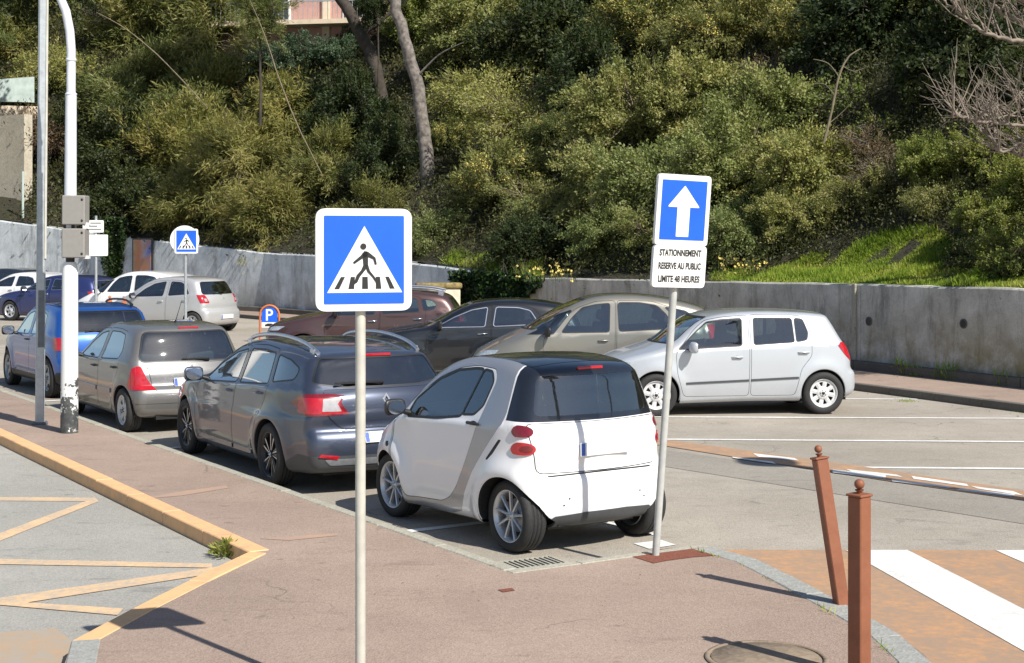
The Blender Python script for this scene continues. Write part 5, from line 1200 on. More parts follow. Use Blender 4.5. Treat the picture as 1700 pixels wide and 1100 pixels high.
# bright blue raised hatchback
bluecar = dict(paint='paint_blue', w=1.76, axles=(1.295, -1.295), wr=.325, ar=.37, belt=(.95, 1.05), tumble=.28, shelf=.016, flare=.022, tf=.15, tr=.10, cF=.22, cR=.16, cz=.05, k0=.09, k1=.11, detail=1, arch_trim=True,
  profile=[(1.98, .22), (2.06, .40), (2.07, .60), (2.0, .76), (1.8, .88), (1.4, .97), (1.12, 1.02), (.9, 1.10), (.55, 1.33), (.2, 1.47), (-.3, 1.525), (-.8, 1.53), (-1.2, 1.50), (-1.50, 1.455), (-1.60, 1.38), (-1.76, 1.12), (-1.83, 1.0), (-1.88, .8), (-1.89, .66), (-1.95, .6), (-1.97, .42), (-1.92, .28), (-1.75, .23), (0, .21), (1.2, .2)],
  panels=[('side_cladding', [('S', [(1.0, .1), (1.0, .33), (-.95, .33), (-.95, .1)])], lambda c, n: abs(c.y) > .6, 'black_trim', .008, .02, True),
          ('bumper_lower', [('S', [(-1.5, .05), (-1.62, .36), (-1.75, .44), (-2.6, .44), (-2.6, .05)])], lambda c, n: c.x < -1.5, 'black_trim', .004, .012, False),
          ('tailgate', [('R', rpoly([(-.62, 1.05), (.62, 1.05), (.56, .62), (-.56, .62)], .05))], REAR, 'paint', .003, .01, False)],
  doors=[dict(poly=[(.86, .92), (.88, .62), (.84, .35), (-.18, .35), (-.20, .9), (-.22, 1.44), (.15, 1.41), (.55, 1.20)]),
         dict(poly=[(-.20, .35), (-.22, .9), (-.24, 1.445), (-.75, 1.44), (-1.02, 1.39), (-1.14, 1.15), (-1.12, .88), (-.98, .68), (-.88, .35)])],
  windows=[('side_window', 'S', rpoly([(.70, .98), (.42, 1.18), (.18, 1.32), (-.12, 1.375), (-.10, 1.0)], .03), 'glass_tint', .014, 'black_trim'),
           ('side_window', 'S', rpoly([(-.26, 1.005), (-.29, 1.38), (-.72, 1.38), (-.94, 1.34), (-1.04, 1.12), (-1.0, 1.04)], .04), 'glass_tint', .014, 'black_trim'),
           ('rear_window', 'R', rpoly([(-.70, 1.09), (.70, 1.09), (.62, 1.41), (-.62, 1.41)], .07), 'glass_clear', .014, 'black_trim'),
           ('windscreen', 'F', rpoly([(-.68, 1.08), (.68, 1.08), (.56, 1.43), (-.56, 1.43)], .07), 'glass_clear', .018, 'black_trim')],
  lamps=[lampS([(-1.55, 1.0), (-1.60, .80), (-BIG, .76), (-BIG, 1.0)], rpoly([(.62, 1.0), (BIG, 1.0), (BIG, .78), (.60, .78)], .02)),
         headS([(1.5, .88), (1.72, .70), (BIG, .66), (BIG, .86), (1.6, .92)], rpoly([(.42, .66), (BIG, .66), (BIG, .92), (.48, .78)], .02))],
  wheel=dict(n=5, hub=.22, wi=.24, wo=.3, rr=.21, mat='alu_dull', cover=True),
  seats=[.15, -.72], seat_z=.56, dash=.90, mirror=(.66, .96), mirror_paint=False, handles=[(-.06, .90, 'black_trim'), (-.96, .92, 'black_trim')],
  extra=[number_plate(0, .74), wiper(0, 1.08, .3, 1.12), rails([(.15, 1.47), (.02, 1.53), (-.6, 1.575), (-1.1, 1.56), (-1.38, 1.50)], .57, .018, 'black_trim')])

# silver supermini
yaris = dict(paint='paint_pale_silver', w=1.69, axles=(1.23, -1.23), wr=.29, ar=.325, belt=(.95, 1.05), tumble=.30, shelf=.014, flare=.012, tf=.16, tr=.10, cF=.26, cR=.20, cz=.05, k0=.10, k1=.12, detail=1,
  profile=[(1.90, .18), (1.96, .35), (1.97, .52), (1.90, .68), (1.7, .82), (1.4, .95), (1.15, 1.05), (.9, 1.18), (.5, 1.38), (.1, 1.495), (-.35, 1.53), (-.8, 1.525), (-1.12, 1.49), (-1.30, 1.44), (-1.38, 1.36), (-1.53, 1.10), (-1.62, .98), (-1.68, .8), (-1.69, .66), (-1.76, .6), (-1.78, .42), (-1.74, .26), (-1.6, .2), (0, .18), (1.2, .17)],
  doors=[dict(poly=[(.86, .92), (.88, .60), (.84, .27), (-.30, .27), (-.33, .85), (-.36, 1.44), (.1, 1.40), (.5, 1.24)]),
         dict(poly=[(-.32, .27), (-.35, .85), (-.38, 1.445), (-.8, 1.42), (-1.02, 1.32), (-1.15, 1.10), (-1.12, .85), (-.95, .62), (-.85, .27)])] ,
  windows=[('side_window', 'S', rpoly([(.72, .975), (.42, 1.18), (.12, 1.32), (-.26, 1.385), (-.22, 1.01)], .03), 'glass_tint', .014, 'black_trim'),
           ('side_window', 'S', rpoly([(-.42, 1.02), (-.45, 1.385), (-.78, 1.37), (-.95, 1.29), (-1.10, 1.07)], .04), 'glass_clear', .014, 'black_trim'),
           ('rear_window', 'R', rpoly([(-.67, 1.06), (.67, 1.06), (.57, 1.38), (-.57, 1.38)], .08), 'glass_clear', .014, 'black_trim'),
           ('windscreen', 'F', rpoly([(-.66, 1.12), (.66, 1.12), (.54, 1.42), (-.54, 1.42)], .07), 'glass_clear', .018, 'black_trim')],
  lamps=[lampS([(-1.34, 1.06), (-1.48, .82), (-BIG, .80), (-BIG, 1.06)], rpoly([(.62, 1.04), (BIG, 1.08), (BIG, .80), (.56, .82)], .02)),
         ('reversing_light', [('R', rpoly([(.62, .94), (.70, .94), (.69, .86), (.61, .86)], .01))], lambda c, n: c.x < -1.3, 'clear_lens', .011, True),
         headS([(1.45, .86), (1.70, .64), (BIG, .6), (BIG, .84), (1.55, .92)], rpoly([(.40, .60), (BIG, .60), (BIG, .92), (.46, .74)], .02))],
  wheel=dict(n=7, hub=.25, wi=.24, wo=.3, rr=.19, mat='cover_grey', cover=True),
  seats=[.10, -.70], seat_z=.56, dash=.88, seat='seat_beige', mirror=(.70, .94), mirror_paint=False, handles=[(-.16, .86, 'paint'), (-.98, .90, 'paint')],
  extra=[number_plate(-.35, .44, .52, .11), wiper(0, 1.05, .28, 1.08), emblem(0, .92, .05, kind='round')])

def variant(base, **kw):
    d = dict(base); d.update(kw); return d
far_wheel = dict(n=6, hub=.22, wi=.22, wo=.3, rr=.20, mat='rim_silver', cover=True)
whitempv = variant(picasso, paint='paint_white', detail=0, axles=(1.38, -1.38), wheel=far_wheel, mirror=(.9, .98), extra=[number_plate(0, .72)])
violetcar = variant(blackcar, paint='paint_violet_blue', detail=0, wheel=far_wheel, extra=[number_plate(0, .7)])
whitecar = variant(blackcar, paint='paint_white', detail=0, wheel=far_wheel, mirror_paint=True, extra=[number_plate(0, .7)])
darkcar = variant(bluecar, paint='paint_dark_blue', detail=0, wheel=far_wheel, extra=[number_plate(0, .7)], panels=[])
# ------------------------------------------------------------------ placing the cars
def rear_left(px, py, head, wb, half):  # origin of a car whose rear left wheel stands at px, py
    p = gp(px, py); a = R(head); F = Vector((math.cos(a), math.sin(a))); L = Vector((-math.sin(a), math.cos(a))); o = Vector(p[:2])+F*wb/2-L*half; return (o.x, o.y)
GL, GR, GF = 'cars parked along the near kerb', 'cars parked in the right-hand bays', 'cars parked along the far wall'
make_car('small_car', 'tiny white two-seat city car with black roof and grey side shell, nearest the camera', 'car', rear_left(836, 918, 124.5, 1.867, .75), 124.5, smart, GL)
make_car('estate_car', 'dark slate estate car with silver roof rails parked at the kerb', 'car', rear_left(459, 806, 120.3, 2.70, .80), 120.3, megane, GL)
make_car('hatchback_car', 'older dull grey hatchback between the slate estate and the bright blue car', 'car', rear_left(213, 716, 122.5, 2.472, .72), 122.5, clio, GL)
make_car('blue_car', 'bright blue raised hatchback half hidden by the tall posts', 'car', rear_left(84, 660, 122.5, 2.59, .78), 122.5, bluecar, GL)[0].scale = (.96, .96, .97)
make_car('silver_hatchback', 'light silver hatchback with black side strip, nearest of the right-hand bays', 'car', (3.18, 21.95), 187, fabia, GR)
make_car('champagne_mpv', 'champagne grey people carrier with arched roof behind the silver hatchback', 'car', (1.44, 24.6), 181.5, picasso, GR)
make_car('black_car', 'black hatchback with chrome window line between the champagne and maroon cars', 'car', (-.62, 27.0), 181, blackcar, GR)
make_car('maroon_car', 'maroon crossover with roof rails behind the big crossing sign', 'car', (-2.85, 29.9), 181, maroon, GR)
make_car('pale_hatchback', 'pale silver supermini seen from its rear corner at the far wall', 'car', rear_left(322, 553, 154, 2.46, .74), 154, yaris, GF)
make_car('white_mpv', 'white people carrier behind the pale silver supermini', 'car', (-10.9, 43.6), 160, whitempv, GF)
make_car('violet_car', 'violet blue hatchback behind the tall posts on the far left', 'car', (-14.2, 46.6), 157, violetcar, GF)
make_car('white_far_car', 'white car at the left edge behind the violet blue one', 'car', (-16.6, 50.4), 158, whitecar, GF)
make_car('dark_far_car', 'dark blue-black car farthest back at the left edge by the wall', 'car', (-18.6, 54.0), 160, darkcar, GF)

# things seen inside the cars
q = at(754, 527, 26.75); hat = thing('cap', 'bright red cap seen through the front side window of the black hatchback', 'cap', (q.x, q.y, q.z-.06), .3)
M['red_cloth'] = plain('red_cloth', (.55, .03, .05), .85, var=.15)
b = MB(); b.lathe([(.001, .12), (.05, .112), (.085, .085), (.105, .04), (.108, 0)], 20, 0, M=Matrix.Diagonal((1.0, .9, 1))); b.build('crown', M['red_cloth'], hat)
b = MB(); vs = [(.10*math.cos(a), .09*math.sin(a), .004) for a in [math.pi*(.5+k/10) for k in range(11)]]+[(-.03+.17*math.cos(a), .09*math.sin(a), -.012) for a in [math.pi*(.5+k/10) for k in range(11)]]
b.add(vs+[(x, y, z+.006) for x, y, z in vs], [(k, k+1, 12+k, 11+k) for k in range(10)]+[(22+k, 33+k, 34+k, 23+k) for k in range(10)]); b.build('brim', M['red_cloth'], hat)
q = at(349, 487, 41.3); ves = thing('safety_vest', 'lime green folded vest on the rear shelf of the pale silver supermini', 'safety vest', (q.x, q.y, q.z-.05), .4)
M['lime_cloth'] = plain('lime_cloth', (.22, .62, .05), .8, var=.1)
bm = bmesh.new(); bmesh.ops.create_icosphere(bm, subdivisions=3, radius=1.0)
for v in bm.verts:
    k = 1+.14*math.sin(5*v.co.x+2*v.co.z)+.10*math.sin(7*v.co.y+1); v.co = Vector((v.co.x*.20*k, v.co.y*.14*k, max(v.co.z, -.2)*.085*k))
me = bpy.data.meshes.new('folded_cloth'); bm.to_mesh(me); bm.free(); me.materials.append(M['lime_cloth']); link('folded_cloth', me, ves)
# ------------------------------------------------------------------ vegetation
def leaf_mat(name, cols, rough=.55, trans=.33):
    m, t, b = nodes(name); at_ = t.nodes.new('ShaderNodeAttribute'); at_.attribute_name = 'tint'
    oi = t.nodes.new('ShaderNodeObjectInfo')
    c = ramp(t, at_.outputs['Fac'], [(i/(len(cols)-1), c_) for i, c_ in enumerate(cols)])
    c = mix(t, .8, c, ramp(t, oi.outputs['Random'], [(0, (.72, .82, .80)), (.35, (1.0, 1.02, .92)), (.65, (1.1, 1.02, .95)), (1, (1.30, 1.18, .90))]), 'MULTIPLY')
    lk(t, c, b.inputs['Base Color']); b.inputs['Roughness'].default_value = rough; b.inputs['Specular IOR Level'].default_value = .3
    tr = t.nodes.new('ShaderNodeBsdfTranslucent'); lk(t, mix(t, 1.0, c, (1.15, 1.2, .7), 'MULTIPLY'), tr.inputs[0])
    mx = t.nodes.new('ShaderNodeMixShader'); mx.inputs[0].default_value = trans; out = t.nodes['Material Output']
    lk(t, b.outputs[0], mx.inputs[1]); lk(t, tr.outputs[0], mx.inputs[2]); lk(t, mx.outputs[0], out.inputs[0]); return m
M['leaf_pine'] = leaf_mat('leaf_pine', [(.070, .092, .028), (.148, .166, .050), (.25, .245, .082), (.36, .31, .14)])
M['leaf_olive'] = leaf_mat('leaf_olive', [(.100, .128, .040), (.195, .225, .075), (.30, .315, .12), (.40, .37, .18)])
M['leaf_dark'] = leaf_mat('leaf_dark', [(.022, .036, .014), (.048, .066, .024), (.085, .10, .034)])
M['leaf_bright'] = leaf_mat('leaf_bright', [(.075, .11, .025), (.15, .195, .042), (.25, .28, .075), (.34, .34, .14)])
M['leaf_mimosa'] = leaf_mat('leaf_mimosa', [(.095, .115, .038), (.19, .205, .066), (.30, .285, .11)])
M['leaf_bluish'] = leaf_mat('leaf_bluish', [(.05, .085, .045), (.10, .15, .09), (.20, .25, .17)])
M['leaf_brown'] = leaf_mat('leaf_brown', [(.09, .06, .035), (.16, .11, .065), (.22, .16, .09)])
M['leaf_ivy'] = leaf_mat('leaf_ivy', [(.012, .028, .010), (.025, .05, .014), (.05, .085, .02)], .4, .1)
M['grass_blade'] = leaf_mat('grass_blade', [(.14, .23, .025), (.24, .35, .04), (.36, .42, .08), (.46, .40, .18)], .6, .35)
M['flower_yellow'] = plain('flower_yellow', (.62, .50, .14), .8, var=.25, scale=3)
M['bark_pale'] = plain('bark_pale', (.17, .148, .13), .95, var=.6, scale=7, bmp=1.0); M['bark_dark'] = plain('bark_dark', (.055, .045, .035), .95, var=.4, scale=5, bmp=.6)
M['twig_tan'] = plain('twig_tan', (.19, .155, .10), .95, var=.3, scale=6); M['twig_grey'] = plain('twig_grey', (.23, .19, .15), .95, var=.3, scale=6)

def tubes_np(segs, n=4):                # segs: list of (points (k,3), radii (k,)) -> verts, faces
    V = []; F = []; base = 0
    for P_, r in segs:
        P_ = np.asarray(P_); k = len(P_); T = np.gradient(P_, axis=0); T /= np.linalg.norm(T, axis=1)[:, None]+1e-9
        ref = np.array([.31, .87, .38]); A = np.cross(T, ref); A /= np.linalg.norm(A, axis=1)[:, None]+1e-9; B_ = np.cross(T, A)
        q = 2*np.pi*np.arange(n)/n; ring = P_[:, None]+(A[:, None]*np.cos(q)[None, :, None]+B_[:, None]*np.sin(q)[None, :, None])*np.asarray(r)[:, None, None]
        V.append(ring.reshape(-1, 3)); i = np.arange(k-1)[:, None]*n; j = np.arange(n)[None]; j2 = (j+1) % n
        F.append(np.stack([i+j, i+j2, i+n+j2, i+n+j], -1).reshape(-1, 4)+base); base += k*n
    return np.concatenate(V), np.concatenate(F)
def quads_mesh(name, V, F, mat, tint=None, smooth=False):
    me = bpy.data.meshes.new(name); me.vertices.add(len(V)); me.vertices.foreach_set('co', np.asarray(V, np.float32).ravel())
    F = np.asarray(F, np.int32); me.loops.add(F.size); me.loops.foreach_set('vertex_index', F.ravel()); me.polygons.add(len(F))
    me.polygons.foreach_set('loop_start', np.arange(len(F), dtype=np.int32)*F.shape[1]); me.update(calc_edges=True)
    me.materials.append(mat)
    if smooth: me.polygons.foreach_set('use_smooth', np.ones(len(F), bool))
    if tint is not None:
        a = me.attributes.new('tint', 'FLOAT', 'FACE'); a.data.foreach_set('value', np.asarray(tint, np.float32))
    return me
def leaves_np(C, D, L, Wd, rng, droop=0., O=None, face=.55):
    """quads at C pointing along D (both n,3) with lengths L and widths Wd"""
    n = len(C); D = D/(np.linalg.norm(D, axis=1)[:, None]+1e-9); D[:, 2] -= droop; D /= np.linalg.norm(D, axis=1)[:, None]+1e-9
    S = np.cross(D, rng.normal(size=(n, 3)) if O is None else O+rng.normal(size=(n, 3))*face); S /= np.linalg.norm(S, axis=1)[:, None]+1e-9
    N_ = np.cross(S, D); h = (L*.5)[:, None]; w_ = (Wd*.5)[:, None]
    a = C; b = C+D*h+S*w_+N_*w_*.25; c = C+D*h*2; d = C+D*h-S*w_+N_*w_*.25
    V = np.stack([a, b, c, d], 1).reshape(-1, 3); F = np.arange(4*n).reshape(-1, 4); return V, F
KIND = {  # leaf material, leaf length, width, leaves per twig, spread, droop, twig material, flowers, twigs, upright
 'pine': ('leaf_pine', .085, .013, 95, .16, .10, 'bark_dark', 0, 360),
 'frond': ('leaf_pine', .10, .013, 90, .18, .45, 'twig_tan', 0, 380),
 'olive': ('leaf_olive', .045, .022, 95, .13, .0, 'twig_tan', 0, 460),
 'sparse': ('leaf_olive', .055, .020, 50, .15, .05, 'twig_tan', 0, 380),
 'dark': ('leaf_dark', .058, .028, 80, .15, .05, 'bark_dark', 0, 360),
 'bright': ('leaf_bright', .060, .030, 72, .14, .15, 'twig_tan', 0, 380),
 'mimosa': ('leaf_mimosa', .062, .018, 75, .14, .1, 'bark_dark', 1, 400),
 'bluish': ('leaf_bluish', .06, .026, 70, .13, .1, 'bark_dark', 0, 300),
 'dry': ('leaf_brown', .07, .018, 16, .16, .0, 'twig_grey', 0, 420),
 'thin': ('leaf_bright', .085, .045, 16, .12, .0, 'twig_grey', 0, 90),
}
def crown_mesh(kind, seed, squash=.8):
    """crown of unit radius centred 1 above the origin: stems, branches, twigs and single leaves"""
    lm, ll, lw, per, spread, droop, tm, fl, nt_ = KIND[kind]; rng = np.random.default_rng(seed)
    lobes = rng.normal(size=(11, 3))*[.40, .40, .33]; lobes[:, 2] *= squash; lr = rng.uniform(.34, .56, 11)
    T = []
    while len(T) < nt_:
        k = rng.integers(11); d = rng.normal(size=3); d /= np.linalg.norm(d); r = lr[k]*rng.uniform(.45, 1.0)**.5*rng.uniform(.75, 1.12)
        p = lobes[k]+d*r*[1, 1, squash]
        if np.linalg.norm(p/[1, 1, squash]) < 1.12: T.append(p)
    T = np.array(T); far_ = rng.uniform(size=len(T)) < .14; T[far_] *= rng.uniform(1.12, 1.34, (far_.sum(), 1))
    if kind in ('frond', 'pine'): T[:, 2] -= .12*(T[:, 0]**2+T[:, 1]**2)
    mids = T[rng.choice(len(T), 46, replace=False)]*.66; limbs = mids[rng.choice(46, 8, replace=False)]*.5; stem = np.array([0, 0, -.75])
    segs = []
    def curve(a, b, sag, n=4):
        t = np.linspace(0, 1, n)[:, None]; m_ = (a+b)/2+np.array([0, 0, sag])+rng.normal(size=3)*.04; return (1-t)**2*a+2*t*(1-t)*m_+t*t*b
    for l in limbs: segs.append((curve(stem+rng.normal(size=3)*[.05, .05, .02], l, .1, 5), np.linspace(.045, .022, 5)))
    for m_ in mids:
        l = limbs[np.argmin(((limbs-m_)**2).sum(1))]; segs.append((curve(l, m_, .05), np.linspace(.020, .010, 4)))
    D = np.zeros_like(T)
    for i, p in enumerate(T):
        m_ = mids[np.argmin(((mids-p)**2).sum(1))]; c = curve(m_, p, .04 if droop < .3 else .10, 3); segs.append((c, [.007, .005, .0025])); D[i] = p-m_*.6
    if 1:                                            # bare side twigs that show in front of the leaves
        for p in T[rng.choice(len(T), int(len(T)*(.55 if kind in ('sparse', 'dry', 'thin', 'frond') else .16 if kind != 'dark' else .05)), replace=False)]:
            d = p/np.linalg.norm(p)+rng.normal(size=3)*.35; segs.append((curve(p*.8, p+d*.17, .02, 3), [.005, .0035, .001]))
    tv, tf = tubes_np(segs, 3); tv[:, 2] += 1.0
    tw = quads_mesh('branches', tv, tf, M[tm])
    D /= np.linalg.norm(D, axis=1)[:, None]+1e-9; n = nt_*per
    idx = np.repeat(np.arange(nt_), per); along = rng.uniform(-1.2, .55, n); C = T[idx]+D[idx]*(along*spread)[:, None]+rng.normal(size=(n, 3))*spread*.31
    LD = D[idx]*.9+rng.normal(size=(n, 3))*.75+[0, 0, .25]; sc = rng.uniform(.6, 1.35, n)
    OD = C/(np.linalg.norm(C, axis=1)[:, None]+1e-6)+[0, 0, .55]; V, F = leaves_np(C, LD, ll*sc, lw*sc*rng.uniform(.8, 1.3, n), rng, droop, OD); V[:, 2] += 1.0
    clump = rng.uniform(0, 1, nt_); tint = np.clip(clump[idx]*.55+rng.uniform(0, .45, n), 0, 1)
    lv = quads_mesh('foliage', V, F, M[lm], tint)
    fw = None
    if fl:
        k = T[:, 2] > -.25; sel = k & (rng.uniform(size=nt_) < .26+.3*np.sin(T[:, 0]*6)*np.sin(T[:, 1]*5+1)); S = T[sel]; P_ = np.repeat(S, 26, 0)+np.repeat(D[sel], 26, 0)*rng.uniform(-.16, .06, (len(S)*26, 1))+rng.normal(size=(len(S)*26, 3))*.034
        o = np.array([(1, 0, 0), (0, 1, 0), (-1, 0, 0), (0, -1, 0), (0, 0, 1), (0, 0, -1)])*1.0; r = rng.uniform(.009, .019, len(P_))
        V = (P_[:, None]+o[None]*r[:, None, None]).reshape(-1, 3); V[:, 2] += 1.0; f = np.array([(0, 1, 4), (1, 2, 4), (2, 3, 4), (3, 0, 4), (1, 0, 5), (2, 1, 5), (3, 2, 5), (0, 3, 5)])
        F = (f[None]+np.arange(len(P_))[:, None, None]*6).reshape(-1, 3); fw = quads_mesh('blossom', V, F, M['flower_yellow'])
    return tw, lv, fw
PROTO = {}
def plant_proto(kind, k):
    if (kind, k) not in PROTO: PROTO[(kind, k)] = crown_mesh(kind, 100*k+sum(map(ord, kind)))
    return PROTO[(kind, k)]
TRUNK = {}
def trunk_mesh(tm):
    if tm not in TRUNK:
        v, f = tubes_np([(np.array([[0, 0, -2.2], [.03, .0, -1.2], [-.02, .02, -.3], [0, 0, .30]]), [.075, .065, .055, .045])], 8); TRUNK[tm] = quads_mesh('trunk', v, f, M[tm], smooth=True)
    return TRUNK[tm]
pr_ = random.Random(11)
def plant(kind, k, px, py, rpx, label, cat, group=None, front=.35, sq=1.0, wide=1.0, Y=None):
    rpx = rpx*(1.32 if group == G2 and kind == 'olive' else 1.18); h = hill_hit(px, py+rpx*.25) or at(px, py, 60)
    Yc = Y if Y else h.y; r = rpx*Yc/F_PX
    if not Y: Yc -= front*r
    r = rpx*Yc/F_PX; c = at(px, py, Yc)
    t = thing(kind_name[kind], label, cat, (c.x, c.y, c.z-1.0*r), pr_.uniform(0, 6.28), group); t.scale = (r*wide, r*wide, r*sq)
    if sq != 1: t.location.z = c.z-1.0*r*sq
    tw, lv, fw = plant_proto(kind, k % 2); link('branches', tw, t)
    if group != 'trees along the upper edge': tk = link('trunk', trunk_mesh(KIND[kind][6]), t); tk.scale = (.55, .55, 1)
    link('foliage', lv, t)
    if fw: link('blossom', fw, t)
    return t
kind_name = dict(pine='pine_tree', frond='drooping_tree', olive='olive_green_shrub', sparse='sparse_shrub', dark='evergreen_tree', bright='leafy_shrub', mimosa='mimosa_tree', bluish='hedge_shrub', dry='dry_shrub', thin='young_tree')
G1, G2, G3, G4, G5, G6 = 'pine trees on the left of the slope', 'olive green bushes on the bank', 'dark evergreens on the slope', 'yellow flowering trees', 'leafy shrubs on the right of the bank', 'dry twiggy shrubs'
